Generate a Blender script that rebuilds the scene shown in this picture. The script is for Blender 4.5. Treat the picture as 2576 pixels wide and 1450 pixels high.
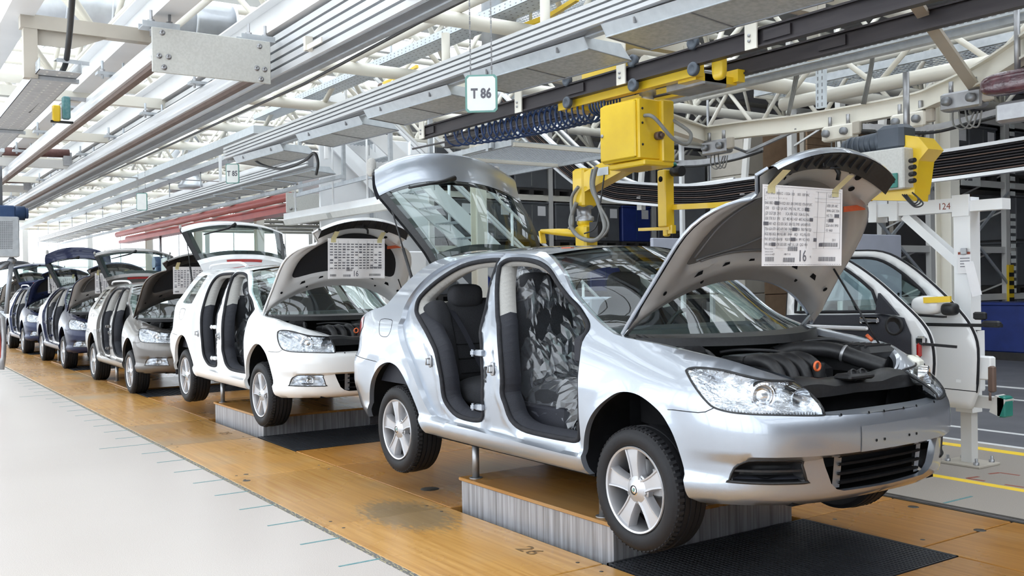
import bpy, bmesh, math, random
import numpy as np
from mathutils import Vector, Matrix, geometry
random.seed(7)
for _o in list(bpy.data.objects): bpy.data.objects.remove(_o)
SC = bpy.context.scene
COL = SC.collection
# ------------------------------------------------------------------ camera
FPX, ROLL, PITCH, YAW = 2431.93, -.0151367, -.0059646, .5943473
CAMP = Vector((3.67213, -4.07027, 1.50921))
_F = Vector((-math.cos(YAW)*math.cos(PITCH), math.sin(YAW)*math.cos(PITCH), math.sin(PITCH)))
_R = _F.cross(Vector((0, 0, 1))).normalized(); _U = _R.cross(_F)
_R, _U = _R*math.cos(ROLL)+_U*math.sin(ROLL), -_R*math.sin(ROLL)+_U*math.cos(ROLL)
cam = bpy.data.cameras.new('camera'); camo = bpy.data.objects.new('camera', cam); COL.objects.link(camo)
cam.sensor_width = 36; cam.lens = 36*FPX/2576; cam.clip_end = 400
camo.matrix_world = Matrix(((_R.x, _U.x, -_F.x, CAMP.x), (_R.y, _U.y, -_F.y, CAMP.y), (_R.z, _U.z, -_F.z, CAMP.z), (0, 0, 0, 1)))
SC.camera = camo
# ------------------------------------------------------------------ sky, exposure
w = bpy.data.worlds.new('sky'); SC.world = w; w.use_nodes = True
_bg = w.node_tree.nodes['Background']; _bg.inputs[0].default_value = (.93, .97, 1, 1); _bg.inputs[1].default_value = 4.0
SC.view_settings.view_transform = 'Standard'; SC.view_settings.look = 'None'
SC.view_settings.exposure = .30; SC.view_settings.gamma = 1; SC.view_settings.use_curve_mapping = False
SC.cycles.max_bounces = 10; SC.cycles.diffuse_bounces = 5; SC.cycles.transparent_max_bounces = 24; SC.cycles.glossy_bounces = 5
SC.cycles.caustics_reflective = False; SC.cycles.caustics_refractive = False; SC.cycles.sample_clamp_indirect = 8
# ------------------------------------------------------------------ materials
MATS = {}
def mat(name, col=(.8, .8, .8), rough=.5, metal=0., coat=0., noise=None, bump=None, emit=None, spec=None, alpha=None, extra=None):
    m = bpy.data.materials.new(name); m.use_nodes = True; nt = m.node_tree; b = nt.nodes['Principled BSDF']
    b.inputs['Base Color'].default_value = (*col, 1); b.inputs['Roughness'].default_value = rough
    b.inputs['Metallic'].default_value = metal; b.inputs['Coat Weight'].default_value = coat; b.inputs['Coat Roughness'].default_value = .04
    if spec is not None: b.inputs['Specular IOR Level'].default_value = spec
    if emit: b.inputs['Emission Color'].default_value = (*emit[0], 1); b.inputs['Emission Strength'].default_value = emit[1]
    tc = nt.nodes.new('ShaderNodeTexCoord')
    def nz(scale, detail=3, stretch=None, space='Object'):
        n = nt.nodes.new('ShaderNodeTexNoise'); n.inputs['Scale'].default_value = scale; n.inputs['Detail'].default_value = detail
        if stretch:
            mp = nt.nodes.new('ShaderNodeMapping'); mp.inputs['Scale'].default_value = stretch
            nt.links.new(tc.outputs[space], mp.inputs[0]); nt.links.new(mp.outputs[0], n.inputs['Vector'])
        else: nt.links.new(tc.outputs[space], n.inputs['Vector'])
        return n
    if noise:   # (scale, second colour, lo, hi, stretch)
        sc_, c2, lo, hi = noise[:4]; n = nz(sc_, 4, noise[4] if len(noise) > 4 else None)
        r = nt.nodes.new('ShaderNodeValToRGB'); r.color_ramp.elements[0].position = lo; r.color_ramp.elements[1].position = hi
        r.color_ramp.elements[0].color = (*col, 1); r.color_ramp.elements[1].color = (*c2, 1)
        nt.links.new(n.outputs['Fac'], r.inputs[0]); nt.links.new(r.outputs[0], b.inputs['Base Color'])
    if bump:    # (scale, strength, stretch)
        n = nz(bump[0], 3, bump[2] if len(bump) > 2 else None); bp = nt.nodes.new('ShaderNodeBump'); bp.inputs['Strength'].default_value = bump[1]; bp.inputs['Distance'].default_value = .01
        nt.links.new(n.outputs['Fac'], bp.inputs['Height']); nt.links.new(bp.outputs[0], b.inputs['Normal'])
    if extra: extra(m, nt, b, tc, nz)
    MATS[name] = m; return m
def glass_mat(name, tint, refl=1.0, rough=.0, body=0.0, bodycol=(.8, .85, .85)):
    m = bpy.data.materials.new(name); m.use_nodes = True; nt = m.node_tree; nt.nodes.clear()
    out = nt.nodes.new('ShaderNodeOutputMaterial'); tr = nt.nodes.new('ShaderNodeBsdfTransparent'); tr.inputs[0].default_value = (*tint, 1)
    gl = nt.nodes.new('ShaderNodeBsdfGlossy'); gl.inputs[1].default_value = rough; fr = nt.nodes.new('ShaderNodeFresnel')
    ge = nt.nodes.new('ShaderNodeNewGeometry'); ir = nt.nodes.new('ShaderNodeMapRange'); ir.inputs[3].default_value = 1.5; ir.inputs[4].default_value = 1/1.5   # a thin pane mirrors alike from both sides
    nt.links.new(ge.outputs['Backfacing'], ir.inputs[0]); nt.links.new(ir.outputs[0], fr.inputs[0])
    ml = nt.nodes.new('ShaderNodeMath'); ml.operation = 'MULTIPLY'; ml.inputs[1].default_value = refl; ml.use_clamp = True
    mx = nt.nodes.new('ShaderNodeMixShader'); nt.links.new(fr.outputs[0], ml.inputs[0]); nt.links.new(ml.outputs[0], mx.inputs[0])
    base = tr
    if body:
        df = nt.nodes.new('ShaderNodeBsdfPrincipled'); df.inputs['Base Color'].default_value = (*bodycol, 1); df.inputs['Roughness'].default_value = .35
        tc = nt.nodes.new('ShaderNodeTexCoord'); nn = nt.nodes.new('ShaderNodeTexNoise'); nn.inputs['Scale'].default_value = 30; nt.links.new(tc.outputs['Object'], nn.inputs['Vector'])
        mm = nt.nodes.new('ShaderNodeMapRange'); mm.inputs[3].default_value = body*.6; mm.inputs[4].default_value = min(1, body*1.4); nt.links.new(nn.outputs['Fac'], mm.inputs[0])
        m2 = nt.nodes.new('ShaderNodeMixShader'); nt.links.new(mm.outputs[0], m2.inputs[0]); nt.links.new(tr.outputs[0], m2.inputs[1]); nt.links.new(df.outputs[0], m2.inputs[2]); base = m2
    nt.links.new(base.outputs[0], mx.inputs[1]); nt.links.new(gl.outputs[0], mx.inputs[2]); nt.links.new(mx.outputs[0], out.inputs[0])
    MATS[name] = m; return m
M = MATS
# flake: fine colour variation of a metallic paint
def _flake(m, nt, b, tc, nz):
    n = nz(900, 1); mr = nt.nodes.new('ShaderNodeMapRange'); mr.inputs[3].default_value = b.inputs['Roughness'].default_value-.05; mr.inputs[4].default_value = b.inputs['Roughness'].default_value+.08
    nt.links.new(n.outputs['Fac'], mr.inputs[0]); nt.links.new(mr.outputs[0], b.inputs['Roughness'])
mat('paint_silver', (.36, .39, .44), .29, .72, 1., extra=_flake)
mat('paint_white', (.74, .745, .75), .35, 0, 1., noise=(2, (.71, .715, .72), .3, .7))
mat('paint_taupe', (.125, .115, .108), .30, .6, .6, extra=_flake)
mat('paint_navy', (.010, .014, .045), .30, .35, .35, spec=.3, extra=_flake)
mat('paint_blue', (.016, .024, .068), .30, .35, .35, spec=.3, extra=_flake)
mat('paint_dark', (.02, .02, .024), .30, .35, .35, spec=.3, extra=_flake)
mat('inner_silver', (.16, .16, .165), .45, .25, noise=(3, (.13, .13, .135), .3, .7))
mat('bonnet_inner', (.46, .45, .44), .38, .3, noise=(3, (.40, .39, .38), .3, .7))
mat('rubber', (.012, .012, .015), .75, spec=.3, noise=(40, (.02, .02, .024), .4, .7))
def _tread(m, nt, b, tc, nz):
    mp = nt.nodes.new('ShaderNodeMapping'); wv = nt.nodes.new('ShaderNodeTexNoise'); wv.inputs['Scale'].default_value = 60; nt.links.new(tc.outputs['Object'], mp.inputs[0]); nt.links.new(mp.outputs[0], wv.inputs['Vector'])
    bp = nt.nodes.new('ShaderNodeBump'); bp.inputs['Strength'].default_value = .25; bp.inputs['Distance'].default_value = .004; nt.links.new(wv.outputs['Fac'], bp.inputs['Height']); nt.links.new(bp.outputs[0], b.inputs['Normal'])
mat('tyre', (.011, .011, .013), .62, spec=.3, extra=_tread)
mat('plastic_black', (.013, .013, .014), .42, spec=.35, noise=(60, (.02, .02, .022), .3, .7))
mat('black_void', (.006, .006, .007), .8, spec=.12, noise=(20, (.009, .009, .01), .3, .7))
mat('trim_dark', (.016, .017, .024), .6, spec=.3, noise=(150, (.024, .025, .032), .3, .7))
mat('trim_light', (.42, .41, .39), .7, noise=(120, (.36, .35, .33), .3, .7))
mat('fabric_dark', (.010, .0105, .013), .95, noise=(220, (.020, .021, .026), .35, .65), bump=(350, .4))
mat('fabric_mid', (.016, .0165, .020), .95, noise=(220, (.030, .031, .036), .35, .65), bump=(350, .4))
mat('chrome', (.85, .86, .88), .08, 1., noise=(5, (.8, .81, .83), .3, .7))
mat('alloy', (.50, .50, .52), .34, .6, .3, noise=(4, (.45, .45, .47), .3, .7))
mat('steel_dull', (.40, .40, .41), .42, .8, noise=(9, (.28, .28, .29), .35, .75))
mat('reflector', (.88, .90, .93), .14, .72, noise=(24, (.42, .44, .48), .42, .72), bump=(45, .6))
mat('radiator', (.012, .012, .014), .5, .2, noise=(30, (.02, .02, .022), .3, .7))
mat('orange_plastic', (.75, .16, .05), .45, noise=(30, (.65, .12, .04), .3, .7))
mat('red_lens', (.42, .012, .012), .15, 0, .8, noise=(20, (.34, .008, .008), .3, .7))
mat('bottle_plastic', (.75, .74, .66), .4, noise=(20, (.68, .67, .6), .3, .7))
glass_mat('glass_car', (.72, .85, .83), 1.0)
glass_mat('glass_lamp', (.93, .95, .97), 1.6)
glass_mat('film', (.93, .94, .96), 2.2, .12, .07, (.60, .62, .68))
glass_mat('skylight_glass', (.93, .95, .97), .5)
glass_mat('diffuser', (.70, .71, .70), .25, .3, .62, (.62, .63, .61))
mat('paper', (.80, .79, .80), .7, noise=(6, (.74, .73, .75), .35, .7))
mat('ink', (.10, .10, .12), .7, noise=(90, (.14, .14, .16), .3, .7))
mat('tape', (.66, .62, .36), .35, noise=(40, (.6, .56, .32), .3, .7))
mat('marker_orange', (.55, .10, .03), .6, noise=(60, (.45, .08, .03), .3, .7))
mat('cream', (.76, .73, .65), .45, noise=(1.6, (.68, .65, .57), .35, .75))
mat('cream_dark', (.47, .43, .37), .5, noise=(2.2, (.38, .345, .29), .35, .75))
mat('white_steel', (.84, .85, .86), .42, noise=(2, (.77, .78, .79), .35, .75))
mat('offwhite', (.62, .61, .59), .5, noise=(1.5, (.55, .54, .52), .35, .75))
mat('plate_grey', (.56, .56, .53), .42, noise=(60, (.51, .51, .48), .4, .6))
mat('galv', (.52, .55, .58), .42, .4, noise=(14, (.43, .46, .49), .35, .7))
mat('galv_pale', (.64, .69, .73), .45, .2, noise=(14, (.56, .61, .65), .35, .7))
mat('alu', (.76, .77, .79), .34, .5, noise=(3, (.68, .69, .71), .35, .7, (.3, 4, 4)))
mat('alu_dark', (.30, .31, .33), .45, .6, noise=(3, (.24, .25, .27), .35, .7))
mat('brown_slot', (.16, .105, .085), .55, .2, noise=(5, (.12, .075, .06), .3, .7))
mat('dark_rail', (.050, .043, .046), .45, .5, noise=(4, (.030, .026, .030), .35, .7, (.4, 4, 4)))
mat('yellow', (.78, .53, .02), .42, 0, .3, noise=(3, (.68, .44, .015), .4, .8))
mat('yellow_line', (.85, .58, .03), .55, noise=(8, (.75, .52, .06), .4, .8))
mat('red_beam', (.40, .075, .06), .45, .1, noise=(2, (.32, .05, .045), .35, .75))
mat('roller_brown', (.15, .075, .065), .65, .2, noise=(24, (.11, .05, .045), .35, .75))
mat('blue_hose', (.022, .055, .16), .4, noise=(8, (.018, .04, .12), .35, .75))
mat('blue_crate', (.02, .04, .20), .5, noise=(5, (.015, .03, .15), .35, .75))
mat('grey_crate', (.10, .105, .115), .55, noise=(4, (.08, .083, .09), .35, .75))
mat('pallet_dark', (.03, .028, .028), .8, noise=(12, (.045, .04, .038), .35, .75))
mat('motor_blue', (.03, .07, .17), .45, .1, noise=(8, (.02, .05, .13), .35, .75))
mat('motor_grey', (.085, .10, .125), .5, .2, noise=(8, (.065, .08, .10), .35, .75))
mat('sign_green', (.16, .34, .30), .4, noise=(10, (.13, .29, .26), .35, .7))
mat('sign_white', (.80, .82, .80), .35, noise=(10, (.75, .77, .75), .35, .7))
mat('green_box', (.02, .20, .16), .4, noise=(10, (.015, .16, .13), .35, .7))
mat('black_cable', (.02, .02, .022), .5, noise=(10, (.03, .03, .032), .35, .7))
mat('grey_hose', (.23, .23, .22), .5, noise=(10, (.17, .17, .165), .35, .7))
mat('duct', (.55, .57, .60), .35, .6, noise=(6, (.46, .48, .51), .35, .7))
mat('carton', (.40, .27, .17), .8, noise=(6, (.33, .22, .14), .35, .7))
mat('board_white', (.55, .57, .66), .6, noise=(3, (.50, .52, .60), .35, .7))
mat('plastic_wrap', (.12, .05, .06), .2, 0, .6, noise=(12, (.05, .02, .03), .35, .7), bump=(18, .8))
# ------------------------------------------------------------------ mesh helpers
def _basis(d):
    d = Vector(d).normalized(); a = Vector((0, 0, 1)) if abs(d.z) < .95 else Vector((1, 0, 0))
    x = a.cross(d).normalized(); return x, d.cross(x), d
class MB:
    def __init__(s): s.v = []; s.f = []; s.sm = []
    def add(s, vs, fs, smooth=False):
        o = len(s.v); s.v += [tuple(p) for p in vs]; s.f += [tuple(i+o for i in q) for q in fs]; s.sm += [smooth]*len(fs); return s
    def box(s, c, d, rz=0, ch=0):
        x, y, z = (k/2 for k in d)
        if ch: return s.rbox(c, d, ch, rz)
        p = [(a*x, b*y, e*z) for e in (-1, 1) for b in (-1, 1) for a in (-1, 1)]
        ca, sa = math.cos(rz), math.sin(rz)
        p = [(c[0]+q[0]*ca-q[1]*sa, c[1]+q[0]*sa+q[1]*ca, c[2]+q[2]) for q in p]
        return s.add(p, [(0, 2, 3, 1), (4, 5, 7, 6), (0, 1, 5, 4), (2, 6, 7, 3), (0, 4, 6, 2), (1, 3, 7, 5)])
    def bx(s, x0, x1, y0, y1, z0, z1): return s.box(((x0+x1)/2, (y0+y1)/2, (z0+z1)/2), (x1-x0, y1-y0, z1-z0))
    def rbox(s, c, d, ch, rz=0):   # box with chamfered vertical and horizontal edges (bmesh-free: three nested rings)
        x, y, z = (k/2 for k in d); ca, sa = math.cos(rz), math.sin(rz); ch = min(ch, x*.9, y*.9, z*.9)
        rings = []
        for zz, i in ((-z, ch), (-z+ch, 0), (z-ch, 0), (z, ch)):
            a, b = x-i, y-i; rings.append([(sx, sy, zz) for sx, sy in ((a-ch, -b), (a, -b+ch), (a, b-ch), (a-ch, b), (-a+ch, b), (-a, b-ch), (-a, -b+ch), (-a+ch, -b))])
        p = [q for r in rings for q in r]; p = [(c[0]+q[0]*ca-q[1]*sa, c[1]+q[0]*sa+q[1]*ca, c[2]+q[2]) for q in p]
        f = [(k*8+i, k*8+(i+1) % 8, k*8+8+(i+1) % 8, k*8+8+i) for k in range(3) for i in range(8)]
        return s.add(p, f+[tuple(range(7, -1, -1)), tuple(range(24, 32))])
    def bar(s, a, b, w, h, up=(0, 0, 1)):   # rectangular bar between two points, w sideways, h along up
        a, b = Vector(a), Vector(b); d = (b-a).normalized(); u = Vector(up)
        x = d.cross(u)
        if x.length < 1e-4: x = d.cross(Vector((1, 0, 0)))
        x.normalize(); y = x.cross(d).normalized()
        p = [q+x*(w/2*i)+y*(h/2*j) for q in (a, b) for j in (-1, 1) for i in (-1, 1)]
        return s.add(p, [(0, 2, 3, 1), (4, 5, 7, 6), (0, 1, 5, 4), (2, 6, 7, 3), (0, 4, 6, 2), (1, 3, 7, 5)])
    def tube(s, pts, r, n=10, cap=True, closed=False):
        pts = [Vector(p) for p in pts]; k = len(pts); rs = r if isinstance(r, (list, tuple)) else [r]*k
        vs = []; nx = None
        for i, p in enumerate(pts):
            if closed: d = (pts[(i+1) % k]-pts[i-1]).normalized()
            else: d = (pts[min(i+1, k-1)]-pts[max(i-1, 0)]).normalized()
            if nx is None: nx = _basis(d)[0]
            nx = (nx-d*nx.dot(d))
            nx = nx.normalized() if nx.length > 1e-6 else _basis(d)[0]
            ny = d.cross(nx)
            vs += [p+nx*(math.cos(2*math.pi*j/n)*rs[i])+ny*(math.sin(2*math.pi*j/n)*rs[i]) for j in range(n)]
        f = [(i*n+j, i*n+(j+1) % n, ((i+1) % k)*n+(j+1) % n, ((i+1) % k)*n+j) for i in range(k if closed else k-1) for j in range(n)]
        s.add(vs, f, True)
        if cap and not closed:
            o = len(s.v)-len(vs); s.f += [tuple(o+j for j in range(n-1, -1, -1)), tuple(o+(k-1)*n+j for j in range(n))]; s.sm += [False, False]
        return s
    def cyl(s, a, b, r, n=14, r2=None): return s.tube([a, b], [r, r if r2 is None else r2], n)
    def lathe(s, prof, c, ax, n=32, closed=False):   # prof: (radius, along axis)
        x, y, d = _basis(ax); c = Vector(c); k = len(prof)
        vs = [c+d*t+x*(r*math.cos(2*math.pi*j/n))+y*(r*math.sin(2*math.pi*j/n)) for r, t in prof for j in range(n)]
        return s.add(vs, [(i*n+j, i*n+(j+1) % n, ((i+1) % k)*n+(j+1) % n, ((i+1) % k)*n+j) for i in range(k if closed else k-1) for j in range(n)], True)
    def grid(s, P, smooth=True, close_u=False):   # P: rows of points
        r, c = len(P), len(P[0])
        return s.add([q for row in P for q in row], [(i*c+j, i*c+(j+1) % c, (i+1)*c+(j+1) % c, (i+1)*c+j) for i in range(r-1) for j in range(c if close_u else c-1)], smooth)
    def prism(s, poly, f, t0, t1):   # poly 2-D, f(a,b,t)->point, between t0 and t1
        n = len(poly); vs = [f(a, b, t) for t in (t0, t1) for a, b in poly]
        return s.add(vs, [tuple(range(n-1, -1, -1)), tuple(range(n, 2*n))]+[(i, (i+1) % n, n+(i+1) % n, n+i) for i in range(n)])
    def blob(s, c, d, p=4., n=10, f=None):   # rounded cushion: superellipsoid of size d, exponent p
        vs = []; fs = []; idx = {}
        def put(q):
            k = tuple(round(t, 5) for t in q)
            if k not in idx:
                idx[k] = len(vs); L = sum(abs(t)**p for t in q)**(1/p); q = [t/L for t in q]
                q = Vector((q[0]*d[0]/2, q[1]*d[1]/2, q[2]*d[2]/2)); q = f(q) if f else q
                vs.append(Vector(c)+q)
            return idx[k]
        for a in range(3):
            for sg in (-1, 1):
                for i in range(n):
                    for j in range(n):
                        q = []
                        for (u, v) in ((i, j), (i+1, j), (i+1, j+1), (i, j+1)):
                            t = [0, 0, 0]; t[a] = sg; t[(a+1) % 3] = 2*u/n-1; t[(a+2) % 3] = 2*v/n-1; q.append(put(t))
                        fs.append(tuple(q if sg > 0 else q[::-1]))
        return s.add(vs, fs, True)
    def tf(s, fn): s.v = [tuple(fn(Vector(p))) for p in s.v]; return s
    def merge(s, o):
        s.add(o.v, o.f); s.sm[len(s.sm)-len(o.f):] = o.sm; return s
def wloc(o):
    p = Vector((0, 0, 0))
    while o is not None: p += o.location; o = o.parent
    return p
def _link(name, me, parent):
    o = bpy.data.objects.new(name, me); COL.objects.link(o)
    if parent is not None: o.parent = parent
    return o
def build(mb, name, material, parent=None, sharp=None, at=None):
    """one mesh object; world coordinates in, stored relative to its parent (or to `at`)"""
    off = wloc(parent) if parent is not None else Vector(at or (0, 0, 0))
    me = bpy.data.meshes.new(name); me.from_pydata([(p[0]-off.x, p[1]-off.y, p[2]-off.z) for p in mb.v], [], mb.f)
    me.polygons.foreach_set('use_smooth', mb.sm)
    mats = material if isinstance(material, (list, tuple)) else [material]
    for m in mats: me.materials.append(M[m])
    me.update()
    if sharp: me.set_sharp_from_angle(angle=math.radians(sharp))
    o = _link(name, me, parent)
    if parent is None and at: o.location = at
    return o
def tag(o, label, cat, group=None, kind=None):
    if label: o['label'] = label
    if cat: o['category'] = cat
    if group: o['group'] = group
    if kind: o['kind'] = kind
    return o
def thing(name, label, cat, loc=(0, 0, 0), group=None):
    o = bpy.data.objects.new(name, None); COL.objects.link(o); o.location = loc; o.empty_display_size = .2
    return tag(o, label, cat, group)
def struct(mb, name, material, parent=None, sharp=None, label=None):
    o = build(mb, name, material, parent, sharp)
    if parent is None: o['kind'] = 'structure'
    if label: o['label'] = label
    return o
def copy_tree(o, parent=None):
    c = o.copy(); COL.objects.link(c); c.parent = parent
    for ch in [k for k in KIDS.get(o, o.children)]: copy_tree(ch, c)
    return c
KIDS = {}
def px(x, y, **k):
    """point seen at a pixel of the photograph on the plane X=, Y= or Z= of the hall"""
    d = _F+_R*((x-1288)/FPX)+_U*((725-y)/FPX); (a, v), = k.items(); i = 'XYZ'.index(a)
    return CAMP+d*((v-CAMP[i])/d[i])
def text_mesh(txt, size, f, extrude=0., bold=0.):
    """flat lettering as mesh data in an MB; f(a,b)->point with a along the line and b up"""
    cu = bpy.data.curves.new('t', 'FONT'); cu.body = txt; cu.size = size; cu.resolution_u = 2; cu.offset = bold
    o = bpy.data.objects.new('t', cu); COL.objects.link(o); dg = bpy.context.evaluated_depsgraph_get(); dg.update()
    me = o.evaluated_get(dg).to_mesh(); mb = MB(); vs = [v.co.copy() for v in me.vertices]; fs = [tuple(p.vertices) for p in me.polygons]
    o.evaluated_get(dg).to_mesh_clear(); bpy.data.objects.remove(o); bpy.data.curves.remove(cu)
    wd = max([v.x for v in vs] or [0])
    mb.add([f(v.x, v.y) for v in vs], fs); return mb, wd
def arcpts(c, r, a0, a1, n, f): return [f(c[0]+r*math.cos(a0+(a1-a0)*i/n), c[1]+r*math.sin(a0+(a1-a0)*i/n)) for i in range(n+1)]
def spline(pts, n=8):
    pts = [Vector(p) for p in pts]; out = []
    for i in range(len(pts)-1):
        a, b, c, d = pts[max(i-1, 0)], pts[i], pts[i+1], pts[min(i+2, len(pts)-1)]
        for k in range(n):
            t = k/n; out.append(.5*((2*b)+(c-a)*t+(2*a-5*b+4*c-d)*t*t+(3*b-a-3*c+d)*t**3))
    return out+[pts[-1]]
# ------------------------------------------------------------------ car body surface
# ---- body surface of the car, local frame: x forward from the front axle, h outward, z up
XF0,AF,NF=.20,.69,2.8
XR0,AR,NR=-2.95,.70,3.3
HW=.884
def _arc(x0,a,n,sgn):
    t=np.linspace(0,1,801)
    th=t*np.pi/2
    # superellipse param
    px=a*np.sin(th)**(2/n); ph=HW*np.cos(th)**(2/n)
    x=x0+sgn*px; h=ph
    s=np.concatenate([[0],np.cumsum(np.hypot(np.diff(x),np.diff(h)))])
    return s,x,h
_sf,_xf,_hf=_arc(XF0,AF,NF,1)
_sr,_xr,_hr=_arc(XR0,AR,NR,-1)
SF=XF0+_sf[-1]; SR=XR0-_sr[-1]
def contour(s):
    s=np.asarray(s,float)
    x=np.where(s>XF0,np.interp(s-XF0,_sf,_xf),np.where(s<XR0,np.interp(XR0-s,_sr,_xr),s))
    h=np.where(s>XF0,np.interp(s-XF0,_sf,_hf),np.where(s<XR0,np.interp(XR0-s,_sr,_hr),HW))
    return x,h
def normal(s):
    e=.02; s=np.asarray(s,float)
    x1,h1=contour(np.maximum(s-e,SR));x2,h2=contour(np.minimum(s+e,SF))
    h1=np.where(s-e<SR,-contour(2*SR-s+e)[1],h1);h2=np.where(s+e>SF,-contour(2*SF-s-e)[1],h2)
    tx,th=x2-x1,h2-h1; l=np.hypot(tx,th)
    return -th/l,tx/l
def pch(z,zs,ds):
    # smooth monotone-ish cubic (pchip)
    zs=np.array(zs,float);ds=np.array(ds,float)
    h=np.diff(zs);de=np.diff(ds)/h
    m=np.zeros(len(zs));m[0]=de[0];m[-1]=de[-1]
    for i in range(1,len(zs)-1):
        m[i]=0 if de[i-1]*de[i]<=0 else 2*de[i-1]*de[i]/(de[i-1]+de[i])
    z=np.clip(z,zs[0],zs[-1]);i=np.clip(np.searchsorted(zs,z)-1,0,len(h)-1)
    t=(z-zs[i])/h[i]
    return ds[i]*(1+2*t)*(1-t)**2+h[i]*m[i]*t*(1-t)**2+ds[i+1]*t*t*(3-2*t)+h[i]*m[i+1]*t*t*(t-1)
def sstep(a,b,x):
    t=np.clip((x-a)/(b-a),0,1);return t*t*(3-2*t)
def d_lower(z): return pch(z,[.18,.20,.24,.29,.325,.42,.55,.68,.78,.86,.93],[.07,.035,.008,.0,.02,.012,.003,.004,.012,.028,.05])
def d_upper(z): return pch(z,[.93,1.05,1.2,1.32,1.38,1.42,1.445,1.46],[.05,.105,.175,.245,.29,.335,.385,.45])
def d_front(z): return pch(z,[.185,.20,.235,.30,.405,.425,.50,.565,.605,.65,.72],[.115,.085,.055,.042,.036,.004,.0,.004,.02,.03,.06])
def d_rear(z): return pch(z,[.20,.26,.36,.50,.60,.66,.72,.86,.95,1.05],[.10,.06,.03,.0,.0,.01,.035,.05,.06,.09])
def zt(s): return pch(s,[-.6,-.27,.06,.22,.39,.56,.87,1.12,1.5],[1.0,.948,.905,.88,.856,.827,.78,.731,.69])   # top edge of the wing at the bonnet gap
def dt(s): return pch(s,[-.6,-.27,.1,.45,.75,1.2],[.12,.125,.16,.18,.19,.2])
def inset(s,z):
    s=np.asarray(s,float);z=np.asarray(z,float)
    side=np.where(z<.93,d_lower(z),d_upper(z))
    wing=np.where(z<.62,d_lower(z),d_lower(np.minimum(z,.62))+dt(s)*np.clip((z-.62)/(zt(s)-.62),0,1.3)**2.2)
    wf=sstep(-.75,-.40,s)
    r=side*(1-wf)+wing*wf
    w2=sstep(.28,.85,s)
    fr=np.where(z<.62,d_front(z),.024+np.clip((z-.62)/(zt(s)-.62),0,1.3)**1.6*dt(s))
    r=r*(1-w2)+fr*w2
    w3=sstep(-2.95,-3.35,s)
    r=r*(1-w3)+np.where(z<1.05,d_rear(z),.09+(z-1.05)*.6)*w3
    return r
def SURF(s,z):
    x,h=contour(s);nx,nh=normal(s);dd=inset(s,z)
    return x-nx*dd,h-nh*dd
def inpoly(P, poly):
    x, y = P[:, 0], P[:, 1]; r = np.zeros(len(P), bool); n = len(poly); poly = np.asarray(poly)
    for i in range(n):
        x0, y0 = poly[i]; x1, y1 = poly[i-1]
        c = ((y0 > y) != (y1 > y)) & (x < (x1-x0)*(y-y0)/((y1-y0) if y1 != y0 else 1e-12)+x0); r ^= c
    return r
def pdist(P, poly, closed=True):
    poly = np.asarray(poly, float); best = np.full(len(P), 9.)
    for i in range(len(poly) if closed else len(poly)-1):
        a = poly[i]; b = poly[(i+1) % len(poly)]; ab = b-a; L = ab@ab
        t = np.clip(((P-a)@ab)/max(L, 1e-12), 0, 1); best = np.minimum(best, np.hypot(*(P-(a+t[:, None]*ab)).T))
    return best
def dens(poly, step, closed=True):
    out = []; n = len(poly)
    for i in range(n if closed else n-1):
        a = np.array(poly[i], float); b = np.array(poly[(i+1) % n], float); k = max(1, int(round(np.hypot(*(b-a))/step)))
        out += [tuple(a+(b-a)*j/k) for j in range(k)]
    return out if closed else out+[tuple(poly[-1])]
def sp2(pts, closed=False, n=5):
    pts = [Vector((p[0], p[1], 0)) for p in pts]
    if closed: q = spline([pts[-1]]+pts+[pts[0], pts[1]], n)[n:-n]; q = q[:-1] if (q[0]-q[-1]).length < 1e-6 else q
    else: q = spline(pts, n)
    return [(p.x, p.y) for p in q]
def insetpoly(poly, dd):
    P = np.asarray(poly, float); n = len(P); A = sum(P[i-1][0]*P[i][1]-P[i][0]*P[i-1][1] for i in range(n)); sg = 1 if A > 0 else -1; out = []
    for i in range(n):
        t = P[(i+1) % n]-P[i-1]; L = np.hypot(*t) or 1; out.append((P[i][0]-sg*t[1]/L*dd, P[i][1]+sg*t[0]/L*dd))
    return out
def cdt(outline, holes=(), loops=(), lines=(), step=.03):
    """constrained triangulation of a 2-D outline with holes; loops and lines are kept as edges"""
    V = []; E = []
    def addl(poly, closed):
        o = len(V); V.extend(poly); k = len(poly); E.extend((o+i, o+(i+1) % k) for i in range(k if closed else k-1))
    O = dens(outline, step); H = [dens(h, step) for h in holes]
    addl(O, True)
    for h in H: addl(h, True)
    for l in loops: addl(dens(l, step), True)
    for l in lines: addl(dens(l, step, False), False)
    B = np.array(V); mn, mx = B.min(0), B.max(0)
    gx, gy = np.meshgrid(np.arange(mn[0]+step/2, mx[0], step), np.arange(mn[1]+step/2, mx[1], step*.8)); gx[1::2] += step/2
    G = np.stack([gx.ravel(), gy.ravel()], 1); G = G[inpoly(G, O)]
    for h in H: G = G[~inpoly(G, h)]
    keep = pdist(G, O) > step*.45
    for h in H: keep &= pdist(G, h) > step*.45
    for l in loops: keep &= pdist(G, l) > step*.35
    for l in lines: keep &= pdist(G, l, False) > step*.35
    V += [tuple(g) for g in G[keep]]
    r = geometry.delaunay_2d_cdt([Vector(v) for v in V], E, [], 0, 1e-5)
    P = np.array([(v.x, v.y) for v in r[0]]); F = np.array([f for f in r[2] if len(f) == 3])
    C = P[F].mean(1); ok = inpoly(C, O)
    for h in H: ok &= ~inpoly(C, h)
    return P, F[ok], C[ok]
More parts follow.
